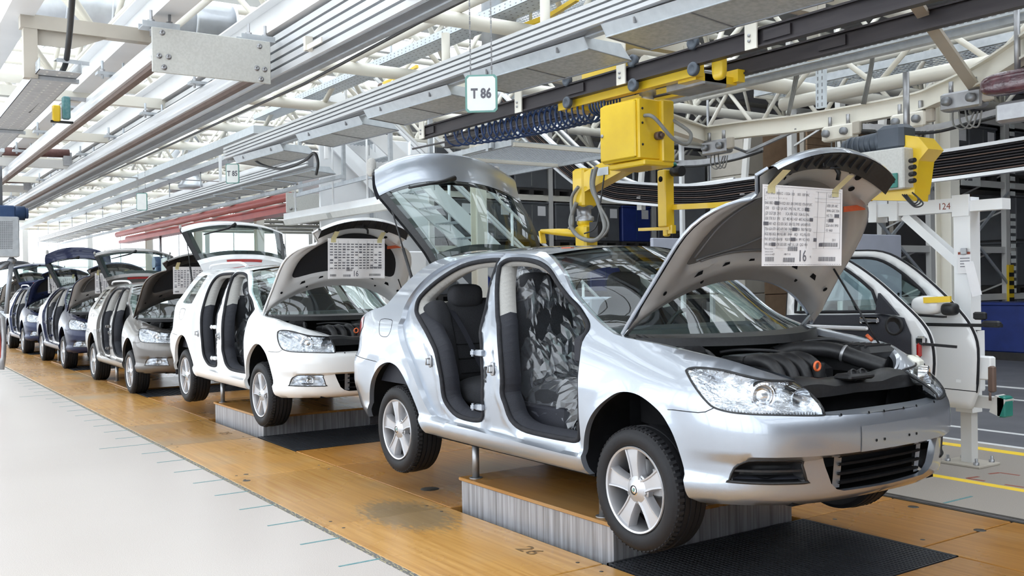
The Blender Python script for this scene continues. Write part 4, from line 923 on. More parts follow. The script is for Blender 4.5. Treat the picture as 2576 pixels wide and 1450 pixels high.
# ------------------------------------------------------------------ lift tables under the cars
def lift(o, h, label):
    t = thing('lift_table', label, 'lift table', (o-1.13, 0, 0), 'lift tables in the line floor')
    if h > .05:
        build(MB().bx(o-1.925, o-.345, -.72, .72, -.04, h-.022), 'table_skirt', 'lift_steel', t)
        build(MB().rbox((o-1.135, 0, h-.011), (1.615, 1.47, .022), .004), 'table_top', 'lift_top', t)
    else: build(MB().rbox((o-1.135, 0, h/2-.02), (1.615, 1.58, h+.04), .004), 'table_top', 'lift_top', t)
    for x in (o-1.84, o-.50):
        for y in (-.66, .66): build(MB().cyl((x, y, h-.002), (x, y, .446 if h > .05 else .292), .024, 12).cyl((x, y, h-.002), (x, y, h+.004), .045, 12), 'support_post', 'steel_dull', t)
    return t
lift(0, .200, 'steel lift table with tan top under the silver car'); lift(-PITCHX, .195, 'steel lift table with tan top under the white estate')
for k, nm in ((2, 'grey-brown estate'), (3, 'navy blue car'), (4, 'dark blue estate'), (5, 'last car of the row')): lift(-PITCHX*k, .022, 'sunk lift table level with floor under the '+nm)
# ------------------------------------------------------------------ setting: walls, roof, skylights
RZ = 7.4
mat('roof_sheet', (.72, .73, .73), .6, noise=(1, (.66, .67, .67), .35, .7))
mat('wall_paint', (.66, .66, .65), .6, noise=(.7, (.60, .60, .59), .35, .7))
mat('wall_dark', (.10, .095, .10), .7, noise=(.7, (.07, .068, .072), .35, .7))
YR = 20.; YS = 9.5
# walls with window openings: piers and sills
def glazed_wall(nm, a, b, fixed, axis, z0, z1, lab):
    m = MB(); L = b-a; n = max(1, int(round(L/3.0)))
    def bx(u0, u1, za, zb, t0=-.15, t1=.15):
        (m.bx(u0, u1, fixed+t0, fixed+t1, za, zb) if axis == 'x' else m.bx(fixed+t0, fixed+t1, u0, u1, za, zb))
    bx(a, b, 0, z0); bx(a, b, z1, RZ)
    for i in range(n+1): u = a+L*i/n; bx(u-.12, u+.12, z0, z1)
    wo = struct(m, nm, 'wall_paint', label=lab)
    for i in range(n):
        u0, u1 = a+L*i/n+.12, a+L*(i+1)/n-.12; g = MB(); f = MB()
        def b2(q, u, v, za, zb, t): (q.bx(u, v, fixed-t, fixed+t, za, zb) if axis == 'x' else q.bx(fixed-t, fixed+t, u, v, za, zb))
        b2(g, u0, u1, z0, z1, .006)
        for k in range(4): zz = z0+(z1-z0)*k/3; b2(f, u0, u1, zz-.03, zz+.03, .04)
        um = (u0+u1)/2; b2(f, um-.03, um+.03, z0, z1, .04)
        build(g, 'window_pane', 'skylight_glass', wo); build(f, 'window_bars', 'white_steel', wo)
    return wo
glazed_wall('wall_left', -48, 14, -9, 'x', .5, 7.0, 'glazed wall along the far side of the aisle')
glazed_wall('wall_back', -9, YR, -48, 'y', .4, 6.9, 'bright glazed end wall of the hall')
struct(MB().bx(-48, 14, YR, YR+.3, 0, RZ), 'wall_right', 'wall_dark', label='dark wall behind the storage racks')
struct(MB().bx(14, 14.3, -9, YR, 0, RZ), 'wall_front', 'wall_dark', label='plain wall behind the viewpoint')  # out of view; coloured dark so the front bumper mirrors darker surroundings
# roof: solid right part, sheds of glazing over the line
struct(MB().bx(-48, 14, YS, YR, RZ, RZ+.2), 'ceiling', 'roof_sheet', label='solid roof deck over the storage side')
rs_ = struct(MB().bx(-48, 14, -9, -8.4, RZ, RZ+.2).bx(-48, 14, YS-.5, YS, RZ, RZ+.2), 'ceiling', 'roof_sheet', label='roof edge strips beside the skylights')
for i in range(23):
    x = 14-2.75*(i+1); build(MB().bx(x, x+.62, -8.4, YS-.5, RZ, RZ+.2), 'roof_rib', 'roof_sheet', rs_)
    build(MB().bx(x+.62, x+2.75, -8.4, YS-.5, RZ+.09, RZ+.10), 'skylight_pane', 'skylight_glass', rs_)
    if x > -45:
        m = MB()
        for k in range(17): y = -8.4+(YS-.5+8.4)*k/17; m.bx(x+.62, x+2.75, y-.025, y+.025, RZ+.05, RZ+.13)
        m.bx(x+1.66, x+1.71, -8.4, YS-.5, RZ+.05, RZ+.13); build(m, 'glazing_bar', 'white_steel', rs_)
# ------------------------------------------------------------------ overhead steel
def kidmap():
    k = {}
    for o in bpy.data.objects:
        if o.parent is not None: k.setdefault(o.parent.name, []).append(o)
    return k
def dup(o, km, parent=None, loc=None):
    c = o.copy(); COL.objects.link(c); c.parent = parent
    if loc is not None: c.location = loc
    for ch in km.get(o.name, ()): dup(ch, km, c)
    return c
# roof trusses: chords across the hall and web members
def truss():
    t = thing('roof_truss', 'cream tubular roof truss', 'truss', (0, 0, 4.4), 'cream tube trusses across the hall'); y0, y1 = -8.8, 19.5
    build(MB().cyl((0, y0, 4.4), (0, y1, 4.4), .085, 12), 'bottom_chord', 'cream', t); build(MB().cyl((.55, y0, 5.9), (.55, y1, 5.9), .06, 10), 'top_chord', 'cream', t); build(MB().cyl((-.55, y0, 5.9), (-.55, y1, 5.9), .06, 10), 'top_chord', 'cream', t)
    n = 12; sh = {}
    for i in range(n):
        a, b = y0+(y1-y0)*i/n, y0+(y1-y0)*(i+1)/n
        for sx in (-.55, .55):
            for u, v in (((a+b)/2, b), ((a+b)/2, a)):
                key = (sx, u < v)
                if key not in sh: o = build(MB().cyl((0, v, 4.4), (sx, u, 5.9), .036, 8), 'web_tube', 'cream', t); sh[key] = (o, v)
                else: o = sh[key][0].copy(); COL.objects.link(o); o.location = (0, v-sh[key][1], 0)
    return t
tr0 = truss(); km = kidmap(); TX = [-8.2+2.75*k for k in range(3, -15, -1)]
for i, x in enumerate(TX):
    o = tr0 if i == 0 else dup(tr0, km)
    o.location = (x, 0, 4.4)
    o['label'] = 'cream tubular roof truss, %s from the front' % ['first', 'second', 'third', 'fourth', 'fifth', 'sixth', 'seventh', 'eighth', 'ninth', 'tenth', 'eleventh', 'twelfth', 'thirteenth', 'fourteenth', 'fifteenth', 'sixteenth', 'seventeenth', 'eighteenth', 'last'][i]
for y, z, r in ((1.45, 4.53, .055), (-3.2, 4.6, .06), (-.9, 4.62, .05), (3.6, 4.60, .055), (6.5, 4.6, .06)):
    tag(build(MB().cyl((-47.5, y, z), (6, y, z), r, 10), 'purlin_tube', 'cream'), 'long cream tube along the hall, '+{1.45: 'above the lamp channel', -3.2: 'left of the crane rails', -.9: 'between crane rails and lamp channel', 3.6: 'above the stairs and red beams', 6.5: 'far over the storage side'}[y], 'tube', 'cream purlin tubes')
# slanting ties between the trusses
tie0 = tag(build(MB().cyl((0, 0, 0), (2.75, 0, 1.42), .04, 8), 'tie_tube', 'cream'), 'short cream tie tube slanting between two roof trusses', 'tube', 'cream slanting tie tubes')
ties = [(x, y) for x in TX[3:11] for y in (-1.2, 2.2, 5.6)]
for i, (x, y) in enumerate(ties): o = tie0 if i == 0 else dup(tie0, {}); o.location = (x-2.75, y, 4.45)
# round ventilation ducts
def duct(p, q, r, lab):
    t = thing('ventilation_duct', lab, 'duct', p); d = (Vector(q)-Vector(p)); n = max(3, int(d.length/.5)); build(MB().cyl(p, q, r, 24), 'duct_pipe', 'duct', t)
    for i in range(n+1):
        c = Vector(p)+d*(i/n); build(MB().lathe([(r, -.02), (r+.018, -.012), (r+.018, .012), (r, .02)], c, d, 24), 'duct_ring', 'duct', t)
duct((-10, -2.9, 5.2), (-10, .4, 5.2), .30, 'ribbed silver duct high up at the left above the rails'); duct((-13, 5.0, 5.3), (-13, 9, 5.3), .32, 'ribbed silver duct crossing above the stairs')
for i, (x, y) in enumerate(((-6.4, 2.6), (-22, 3.2), (-28, 4.4))):
    t = thing('air_outlet', ['round galvanised air outlet behind the perforated tray', 'second round air outlet further down the hall', 'farthest round air outlet under the trusses'][i], 'air outlet', (x, y, 4.1)); build(MB().cyl((x, y, 4.3), (x, y, 7.3), .22, 18), 'drop_pipe', 'duct', t); build(MB().lathe([(.22, .3), (.24, .2), (.34, .08), (.34, 0), (.30, -.02), (0, -.02)], (x, y, 4.1), (0, 0, 1), 24), 'outlet_bell', 'duct', t)
# ---- left crane rails
def rail_run(y, lab):
    t = thing('crane_rail', lab, 'rail', (-4, y, 3.25)); pf = [(.055, 0), (.06, .03), (.045, .06), (.055, .09), (.05, .135), (.025, .165), (-.025, .165), (-.05, .135), (-.055, .09), (-.045, .06), (-.06, .03), (-.055, 0)]
    f = lambda a, b, x: (x, y+a, 3.25+b); build(MB().prism(pf, f, -46, -3.99), 'rail_profile', 'alu', t); build(MB().bx(-46, -3.995, y-.028, y+.028, 3.215, 3.252), 'current_strip', 'brown_slot', t)
    for k in range(9):
        x = -5.6-1.9*k; h = build(MB().bx(x-.06, x+.06, y-.14, y+.14, 3.43, 3.455).cyl((x, y-.09, 3.40), (x, y-.09, 3.56), .012, 6).cyl((x, y+.09, 3.40), (x, y+.09, 3.56), .012, 6), 'rail_hanger', 'galv', t); build(MB().lathe([(.024, -.012), (.024, .012), (0, .012)], (x, y-.09, 3.47), (0, 0, 1), 6), 'hanger_nut', 'steel_dull', h)
rail_run(-2.13, 'left aluminium crane rail ending at the square grey plate'); rail_run(-1.31, 'right aluminium crane rail ending at the square grey plate')
t = thing('end_plate', 'large square-cornered grey end plate with round bolts', 'plate', (-3.975, -1.72, 3.15)); build(MB().rbox((-3.975, -1.72, 3.33), (.018, .935, .345), .004), 'plate_sheet', 'plate_grey', t)
for (y, z) in ((-2.11, 3.465), (-1.345, 3.455), (-2.135, 3.285), (-2.065, 3.285), (-2.10, 3.20), (-1.37, 3.275), (-1.305, 3.272), (-1.335, 3.19)): build(MB().lathe([(.022, .0), (.022, .004), (.015, .005), (.015, .013), (.009, .014), (.009, .008), (0, .008)], (-3.966, y, z), (1, 0, 0), 14), 'plate_bolt', 'steel_dull', t)
for y, lab in ((-2.10, 'left bolted clamp on top of the grey end plate'), (-1.33, 'right bolted clamp on top of the grey end plate')):
    t = thing('beam_clamp', lab, 'clamp', (-4.1, y, 3.50)); build(MB().bx(-4.16, -4.02, y-.14, y+.14, 3.515, 3.525).bx(-4.16, -4.15, y-.14, y+.14, 3.525, 3.56).bx(-4.03, -4.02, y-.14, y+.14, 3.525, 3.56), 'clamp_channel', 'galv', t)
    for d in (-.06, .08): build(MB().cyl((-4.09, y+d, 3.46), (-4.09, y+d, 3.66), .012, 8).lathe([(.028, 0), (.028, .02), (0, .02)], (-4.09, y+d, 3.565), (0, 0, 1), 6), 'clamp_stud', 'steel_dull', t)
# white I-beams the rails hang from
def ibeam(mb, a, b, w, h, up=(0, 0, 1), tf=.014):
    a, b = Vector(a), Vector(b); u = Vector(up); mb.bar(a+u*(h/2), b+u*(h/2), w, tf).bar(a-u*(h/2), b-u*(h/2), w, tf).bar(a, b, tf, h); return mb
for y, lab in ((-2.02, 'left white I-beam above the crane rails'), (-1.08, 'right white I-beam above the crane rails'), (-3.0, 'outer white I-beam left of the crane rails')):
    tag(build(ibeam(MB(), (-46, y, 3.78), (4, y, 3.78), .20, .26), 'i_beam', 'white_steel'), lab, 'beam')
for k in range(8):
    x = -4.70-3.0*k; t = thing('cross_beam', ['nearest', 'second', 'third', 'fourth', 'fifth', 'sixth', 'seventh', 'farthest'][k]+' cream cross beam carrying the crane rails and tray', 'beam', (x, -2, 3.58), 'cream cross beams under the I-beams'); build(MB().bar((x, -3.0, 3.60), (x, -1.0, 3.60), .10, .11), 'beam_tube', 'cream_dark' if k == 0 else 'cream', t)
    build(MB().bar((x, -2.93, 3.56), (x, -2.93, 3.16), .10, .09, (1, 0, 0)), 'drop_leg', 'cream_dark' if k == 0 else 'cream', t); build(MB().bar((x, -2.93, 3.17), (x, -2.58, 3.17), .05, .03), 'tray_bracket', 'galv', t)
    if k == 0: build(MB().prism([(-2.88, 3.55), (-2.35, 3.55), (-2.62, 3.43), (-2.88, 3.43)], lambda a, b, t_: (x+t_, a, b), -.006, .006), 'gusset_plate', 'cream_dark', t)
# perforated trays: sheet with slot rows, flanges
def tray(x0, x1, y0, y1, z, h, m, lab, near=-12, pitch=.11):
    t = thing('cable_tray', lab, 'cable tray', ((x0+x1)/2, (y0+y1)/2, z)); build(MB().bx(x0, x1, y0, y1, z, z+.004), 'tray_floor', m, t); build(MB().bx(x0, x1, y0, y0+.004, z, z+h), 'tray_side', m, t); build(MB().bx(x0, x1, y1-.004, y1, z, z+h), 'tray_side', m, t)
    q = MB(); x = x1-.05
    while x > max(x0, near):
        for j in range(3): y = y0+(y1-y0)*(j+.7)/3.4; q.bx(x-.03, x, y-.008, y+.008, z-.0015, z-.0005)
        for zz in (.3, .7): q.bx(x-.026, x, y0-.0015, y0-.0005, z+h*zz-.007, z+h*zz+.007)
        x -= pitch
    build(q, 'tray_slot', 'sign_white' if m == 'galv' else 'alu_dark', t)['kind'] = 'stuff'; return t
tray(-9.2, -4.45, -2.90, -2.60, 3.19, .09, 'galv', 'perforated cable tray at the upper left below the cream bracket'); tray(-20, -9.25, -2.90, -2.60, 3.15, .09, 'galv', 'further perforated cable tray along the left rails', -14)
tag(build(MB().tube(spline([(-2.2, -3.05, 4.6), (-3.2, -2.85, 3.95), (-4.3, -2.72, 3.36), (-4.9, -2.7, 3.23), (-6.5, -2.7, 3.21)], 8), .022, 10), 'supply_cable', 'black_cable'), 'thick black cable dropping into the upper left tray', 'cable')
t = thing('tray_lid', 'bent tin end sheet on the left cable tray', 'sheet', (-4.5, -2.7, 3.29)); build(MB().box((-4.52, -2.66, 3.29), (.12, .24, .006), .1), 'lid_sheet', 'sign_white', t); build(MB().box((-4.46, -2.66, 3.275), (.004, .24, .03), .1), 'lid_flange', 'galv', t)
t = thing('limit_switch', 'small yellow and blue sensor unit on the left rail', 'sensor', (-6.6, -2.43, 3.2)); build(MB().bx(-6.63, -6.57, -2.36, -2.17, 3.36, 3.39), 'switch_arm', 'steel_dull', t); build(MB().rbox((-6.6, -2.45, 3.22), (.07, .07, .16), .01), 'switch_body', 'yellow', t); build(MB().rbox((-6.6, -2.36, 3.28), (.08, .07, .22), .01), 'reflector_unit', 'tick_teal', t); build(MB().box((-6.6, -2.40, 3.14), (.04, .2, .02)), 'switch_foot', 'plastic_black', t)
# crane bridges: brown roller over a pale channel
for k, (x, lab) in enumerate(((-12.6, 'nearer crane bridge with brown roller above pale channel'), (-16.9, 'farther crane bridge with brown roller above pale channel'))):
    t = thing('crane_bridge', lab, 'crane', (x, -1.8, 3.3)); build(MB().cyl((x, -2.45, 3.585), (x, -1.33, 3.61), .065, 16), 'bridge_roller', 'roller_brown', t); build(MB().bx(x-.03, x+.03, -2.5, -1.28, 3.37, 3.50), 'bridge_channel', 'offwhite', t); build(MB().bx(x-.05, x+.05, -1.42, -1.30, 3.42, 3.62), 'bridge_head', 'steel_dull', t)
# blue drive motor with perforated cabinet and arm at the left edge
p0 = px(20, 600, X=-13.); t = thing('drive_unit', 'blue motor over a perforated grey cabinet at the left edge', 'machine', p0); S_ = 17.7/FPX
def at2(x, y, dx=0, X=-13.): v = px(x, y, X=X); v.x += dx; return v
build(MB().cyl(at2(-8, 535), at2(62, 537), .11, 16).cyl(at2(62, 537), at2(70, 537), .085, 14), 'drive_motor', 'motor_blue', t); build(MB().rbox(at2(10, 536), (.24, .30, .22), .02), 'gear_case', 'motor_blue', t); build(MB().rbox(at2(4, 597), (.28, .46, .62), .015), 'cabinet', 'galv', t)
dots = MB()
for i in range(9):
    for j in range(16): v = at2(-10+i*4.6, 560+j*4.4); dots.box((-12.858, v.y, v.z), (.004, .016, .016))
build(dots, 'cabinet_hole', 'alu_dark', t)['kind'] = 'stuff'
t = thing('balancer_arm', 'dark jointed balancer arm hanging at the left edge', 'arm', at2(20, 700, 1)); build(MB().tube([at2(30, 655), at2(22, 720), at2(16, 790)], .035, 8), 'upper_arm', 'alu_dark', t); build(MB().tube([at2(30, 655), at2(10, 668), at2(-10, 680)], .03, 8), 'strut', 'alu_dark', t); build(MB().tube([at2(-6, 790), at2(6, 800), at2(10, 850), at2(8, 900), at2(4, 930)], .04, 8), 'lower_arm', 'steel_dull', t); build(MB().tube([at2(-8, 800), at2(0, 860), at2(6, 925)], .02, 6), 'handle_bar', 'red_beam', t); build(MB().cyl(at2(22, 650), at2(38, 660), .05, 10), 'joint', 'alu_dark', t)
tag(build(MB().cyl(at2(0, 640), at2(0, 640)+Vector((0, 0, 2.2)), .05, 10), 'drop_post', 'alu_dark'), 'grey post dropping from the rails to the blue drive motor', 'post')
# ---- ribbed aluminium ducts
def ribbed(x0, x1, y, z0, z1, n, lab):
    t = thing('ribbed_duct', lab, 'duct', ((x0+x1)/2, y, z0)); build(MB().bx(x0, x1, y, y+.10, z0, z1), 'duct_body', 'alu_dark', t)
    for i in range(n): za = z0+(z1-z0)*i/n; build(MB().bx(x0-.01, x1+.01, y-.028, y+.002, za+.008, za+(z1-z0)/n*.82), 'duct_rib', 'alu', t)
    build(MB().bx(x0, x1, y+.10, y+.16, z0-.012, z0+.06), 'conduit', 'galv', t)
    return t
ribbed(-40, 2.5, -1.12, 3.26, 3.62, 5, 'wide ribbed aluminium duct behind the grey end plate')
tag(build(MB().tube([(-30, -.96, 3.24), (-12, -.96, 3.23), (-4, -.95, 3.20), (-2, -.95, 3.25), (2, -.95, 3.27)], .012, 8), 'black_conduit', 'black_cable'), 'thin black cable under the wide ribbed duct', 'cable')
for x in (-1.6, -3.2): t = thing('duct_bracket', 'small cream angle bracket on the wide ribbed duct, '+('nearer one' if x > -2 else 'farther one'), 'bracket', (x, -1.2, 3.3)); build(MB().bx(x-.15, x+.15, -1.20, -1.19, 3.31, 3.35), 'bracket_arm', 'cream', t); build(MB().bx(x-.17, x-.13, -1.21, -1.15, 3.31, 3.42), 'bracket_lug', 'cream', t)
ribbed(-9.95, 2.6, .27, 3.305, 3.485, 4, 'ribbed aluminium lamp channel over the middle of the line'); ribbed(-39, -11.0, 1.93, 3.42, 3.60, 4, 'farther ribbed lamp channel carrying the far lamp row')
def lamp(lab):
    t = thing('line_luminaire', lab, 'lamp', (0, 0, 0), 'trapezoid lamps along the line')
    pr = [(.05, 0), (0, .078), (.38, .078), (.49, -.03)]; L = .76
    hm = MB(); hm.grid([[(x, a, b) for x in (-L, L)] for a, b in pr], False)
    build(hm, 'lamp_housing', 'galv_pale', t)
    for sx in (-L, L): build(MB().prism(pr, lambda a, b, q: (sx+q, a, b), -.004, .004), 'end_cap', 'galv_pale', t)
    build(MB().add([(-L, .054, -.002), (L, .054, -.002), (L, .486, -.032), (-L, .486, -.032)], [(0, 1, 2, 3)]), 'lamp_diffuser', 'diffuser', t)
    for xx in (-L, 0, L): build(MB().bar((xx, .05, -.004), (xx, .49, -.035), .012, .006), 'diffuser_bar', 'alu_dark', t)
    for a, b in ((.05, -.004), (.49, -.035)): build(MB().bar((-L, a, b), (L, a, b), .014, .010), 'diffuser_edge', 'galv_pale' if a < .1 else 'alu_dark', t)
    for y in (.15, .33): build(MB().cyl((-L+.05, y, .03), (L-.05, y, .03), .013, 8), 'lamp_tube', 'sign_white', t)
    for xx in (-.45, .45): build(MB().box((xx, .018, .042), (.015, .02, .04)), 'clip', 'steel_dull', t)
    return t
lm = lamp('luminaire'); km = kidmap(); L1 = [-8.80, -6.49, -4.63, -2.65, -.80, 1.05]
for i, x in enumerate(L1):
    o = lm if i == 0 else dup(lm, km); o.location = (x, .30, 3.222); o.rotation_euler = (0, 0, math.radians(4))
    o['label'] = ['trapezoid lamp at the far end of the near lamp channel', 'second trapezoid lamp from the far end of the near channel', 'trapezoid lamp left of the T 86 sign', 'trapezoid mesh lamp just right of the T 86 sign', 'mesh lamp with a yellow reflection above the yellow box', 'mesh lamp cut by the top edge of the picture'][i]
for i in range(16):
    o = dup(lm, km); o.location = (-12.1-1.72*i, 2.03, 3.40); o.rotation_euler = (0, 0, math.radians(4)); o['label'] = 'trapezoid lamp in the far lamp row, number %s from its near end' % ('one two three four five six seven eight nine ten eleven twelve thirteen fourteen fifteen sixteen'.split()[i]); o['group'] = 'far lamp row'
t = thing('lamp_rail', 'galvanised rail below the far lamp row', 'rail', (-25, 2.62, 3.3)); build(MB().bx(-39, -11.2, 2.58, 2.66, 3.28, 3.34), 'rail_bar', 'galv', t); [build(MB().cyl((x, 2.62, 3.33), (x, 2.62, 4.42), .012, 6), 'rail_drop', 'galv', t) for x in TX[7:]]
# ---- signs on chains
def sign(c, ang, wd, ht, txt, lab):
    u = Vector((math.cos(ang), math.sin(ang), 0)); n = Vector((u.y, -u.x, 0)); c = Vector(c); t = thing('station_sign', lab, 'sign', c)
    f = lambda a, b, q: c+u*a+Vector((0, 0, b))+n*q; rr = [(-wd/2+.02, -ht/2), (wd/2-.02, -ht/2), (wd/2, -ht/2+.02), (wd/2, ht/2-.02), (wd/2-.02, ht/2), (-wd/2+.02, ht/2), (-wd/2, ht/2-.02), (-wd/2, -ht/2+.02)]
    build(MB().prism(rr, f, -.012, .012), 'sign_frame', 'sign_green', t); build(MB().prism([(a*.88, b*.91) for a, b in rr], f, .011, .014), 'sign_face', 'sign_white', t)
    if txt:
        m, w_ = text_mesh(txt, ht*.36, lambda a, b: c+u*(a*.80)+Vector((0, 0, b-ht*.12))+n*.0155, bold=.004); sh = u*(w_*.80/2); m.tf(lambda p: p-sh); build(m, 'sign_text', 'ink', t)
    for s in (-1, 1):
        a = c+u*(s*wd*.33)+Vector((0, 0, ht/2)); ch = MB(); k = int((4.35-a.z)/.035)
        for i in range(k): ch.bar(a+Vector((0, 0, .035*i)), a+Vector((0, 0, .035*i+.03)), .012 if i % 2 else .004, .004 if i % 2 else .012, (1, 0, 0))
        build(ch, 'sign_chain', 'steel_dull', t)['kind'] = 'stuff'
    return t
SG = px(1211, 236, Y=-.12)
sign(SG, math.radians(52), .245, .285, 'T 86', 'green-edged white T 86 station sign hanging on two chains')
sign(px(585, 437, X=-13.7), math.radians(52), .245, .36, 'T 85', 'small faded T 85 station sign further down the line'); sign(px(357, 508, X=-19.2), math.radians(52), .25, .40, '', 'tiny blank-looking station sign hanging over the distant cars')
# ---- trays and struts over the middle
tray(-14, 5, 2.10, 2.42, 4.62, .10, 'galv_pale', 'long pale perforated tray crossing above the lamp channel'); tray(-40, -15, 2.4, 2.7, 4.2, .10, 'galv', 'grey perforated tray far down the hall', -15)
tray(-20.2, -20, -2, 9, 4.1, .2, 'galv', 'grey tray crossing the hall under a far truss', -20)
tag(build(MB().bx(-47, -12, 1.4, 1.75, 4.05, 4.18), 'steel_channel', 'galv_pale'), 'pale steel channel along the far trusses', 'beam'); tag(build(MB().bx(-47, -14, -.2, .1, 4.05, 4.2), 'steel_channel', 'galv_pale'), 'pale steel channel nearer the crane rails, far off', 'beam'); tag(build(MB().bx(-47, -16, 3.4, 3.7, 4.1, 4.2), 'steel_channel', 'white_steel'), 'white steel channel right of the far lamps', 'beam')
# ---- dark manipulator rails
for y, lab in ((1.32, 'near dark steel rail carrying the yellow manipulator'), (1.92, 'far dark steel rail carrying the yellow manipulator')):
    t = thing('manipulator_rail', lab, 'rail', (-2, y, 3.23)); x0 = -6.1 if y < 1.5 else -6.6; build(MB().bx(x0, 7, y-.012, y+.012, 3.175, 3.30), 'rail_web', 'dark_rail', t); build(MB().bx(x0, 7, y-.035, y+.035, 3.165, 3.18), 'rail_flange', 'dark_rail', t); build(MB().bx(x0, 7, y-.035, y+.035, 3.29, 3.305), 'rail_flange', 'dark_rail', t)
    for xx in (-5.9, -3.2, -.9): build(MB().bx(xx-.12, xx+.12, y-.03, y-.012, 3.20, 3.275), 'splice_plate', 'dark_rail', t)
for i, x in enumerate((-6.03, -4.08, -2.55, -1.12, .6)):
    t = thing('rail_hanger', ['cream hanger at the left end of the dark rails', 'cream hanger right of the T 86 sign', 'cream hanger above the yellow trolley', 'cream hanger with bolts at the top right', 'cream hanger beyond the top right corner'][i], 'hanger', (x, 1.3, 3.4)); build(MB().bx(x-.055, x+.055, 1.270, 1.284, 3.16, 3.56), 'hanger_plate', 'cream', t); build(MB().bx(x-.05, x+.05, 1.28, 2.05, 3.50, 3.60), 'hanger_beam', 'cream', t); build(MB().bx(x-.055, x+.055, 1.955, 1.969, 3.16, 3.56), 'hanger_plate', 'cream', t); build(MB().cyl((x+.02, 1.6, 3.6), (x+.02, 1.6, 4.4), .05, 10), 'hanger_rod', 'cream', t)
    for zz in (3.22, 3.26): build(MB().lathe([(.012, 0), (.012, .01), (0, .01)], (x-.01, 1.27, zz), (0, -1, 0), 8), 'hanger_bolt', 'steel_dull', t)
tag(build(ibeam(MB(), (-9, 1.62, 3.72), (5, 1.62, 3.72), .22, .24), 'i_beam', 'cream'), 'cream I-beam above the dark manipulator rails', 'beam')
# curled blue air hose
hp = []; c0, c1 = px(1125, 335, Y=1.5), px(1500, 262, Y=1.5)
for i in range(24*14+1):
    a = i/14*2*math.pi; tt = i/(24*14); tt2 = tt**.72; c = c0.lerp(c1, tt2); c.z -= .03+.03*math.sin(math.pi*tt2); hp.append(c+Vector((.02*math.sin(a), .125*math.cos(a), .125*math.sin(a))))
t = thing('spiral_hose', 'curled dark blue air hose under the dark rail', 'hose', c0.lerp(c1, .5)); build(MB().tube(hp, .0105, 7), 'hose_coil', 'blue_hose', t); build(MB().cyl(c0+Vector((-1.2, .2, -.02)), c1+Vector((1.2, .2, -.02)), .012, 8), 'guide_wire', 'dark_rail', t)
hp = []; c0, c1 = c1, px(1545, 258, Y=1.5)
for i in range(6*14+1): a = i/14*2*math.pi; tt = i/(6*14); c = c0.lerp(c1, tt); hp.append(c+Vector((.02*math.sin(a), .10*math.cos(a), .10*math.sin(a))))
build(MB().tube(hp, .0105, 7), 'hose_coil', 'blue_hose', t)
# ---- first yellow manipulator
Y1 = 1.42; q = lambda x, y, Y=Y1: px(x, y, Y=Y)
t = thing('manipulator', 'yellow hanging manipulator with square yellow control box', 'manipulator', q(1600, 330))
build(MB().bx(-3.55, -1.75, 1.36, 1.44, 3.10, 3.20).bx(-3.55, -1.75, 1.82, 1.90, 3.10, 3.20).bx(-3.5, -3.3, 1.4, 1.86, 3.08, 3.14).bx(-2.0, -1.8, 1.4, 1.86, 3.08, 3.14), 'trolley_frame', 'yellow', t)
build(MB().bx(-3.15, -2.45, 1.33, 1.37, 3.30, 3.37), 'trolley_bar', 'yellow', t)
for x in (-3.32, -2.42, -1.72):
    for z in (3.335, 3.135): build(MB().lathe([(0, -.02), (.052, -.02), (.055, -.012), (.055, .012), (.05, .02), (.03, .022), (.022, .012), (0, .012)], (x, 1.295, z), (0, -1, 0), 18), 'trolley_wheel', 'motor_grey', t)
build(MB().blob((-1.55, 1.40, 3.16), (.12, .07, .26), 4, 6), 'end_buffer', 'yellow', t); build(MB().rbox((-2.02, 1.62, 3.11), (.44, .26, .12), .01), 'gear_housing', 'steel_dull', t)
c = q(1575, 258); build(MB().lathe([(.075, .10), (.075, .06), (.055, .05), (.055, -.04), (.075, -.05), (.075, -.09)], c+Vector((0, .25, .03)), (0, 0, 1), 20), 'swivel_neck', 'steel_dull', t)
a, b = q(1512, 268, 1.30), q(1608, 405, 1.30)
x0, x1, z0, z1 = a.x, b.x, b.z+.02, a.z
build(MB().rbox(((x0+x1)/2, 1.42, (z0+z1)/2), (x1-x0, .24, z1-z0), .012), 'control_box', 'yellow', t); build(MB().rbox(((x0+x1)/2-.01, 1.292, (z0+z1)/2), (x1-x0-.03, .03, z1-z0-.03), .010), 'box_door', 'yellow', t); build(MB().lathe([(.016, 0), (.016, .008), (0, .008)], (x0+.04, 1.277, z0+.24), (0, -1, 0), 12), 'box_lock', 'steel_dull', t)
build(MB().rbox(((x0+x1)/2+.03, 1.60, (z0+z1)/2-.01), (x1-x0+.02, .14, z1-z0+.02), .012).rbox(((x0+x1)/2+.04, 1.50, z0-.03), (.46, .34, .05), .01), 'carrier_plate', 'yellow', t)
for zz in (.12, .30, .42): build(MB().lathe([(.010, 0), (.010, .006), (0, .006)], (x1, 1.34, z0+zz), (1, 0, 0), 8), 'box_hinge', 'plastic_black', t)
build(MB().tube(spline([(x1+.005, 1.36, z0+.36), (x1+.10, 1.38, z0+.33), (x1+.17, 1.52, z0+.16), (x1+.19, 1.66, z0+.12), (x1+.17, 1.72, z0+.22), (x1+.03, 1.66, z0+.34)], 8), .016, 8), 'conduit_hose', 'grey_hose', t)
build(MB().cyl((x1, 1.50, z0+.20), (x1+.05, 1.50, z0+.20), .035, 12).cyl((x1+.05, 1.50, z0+.20), (x1+.08, 1.50, z0+.20), .018, 8), 'valve', 'brown_slot', t)
a, b = q(1600, 395, 1.55), q(1470, 468, 1.5); build(MB().bar(a, b, .15, .17), 'swing_arm', 'yellow', t); build(MB().box(a.lerp(b, .5)+Vector((0, -.079, 0)), (.16, .004, .07)), 'arm_label', 'galv_pale', t)
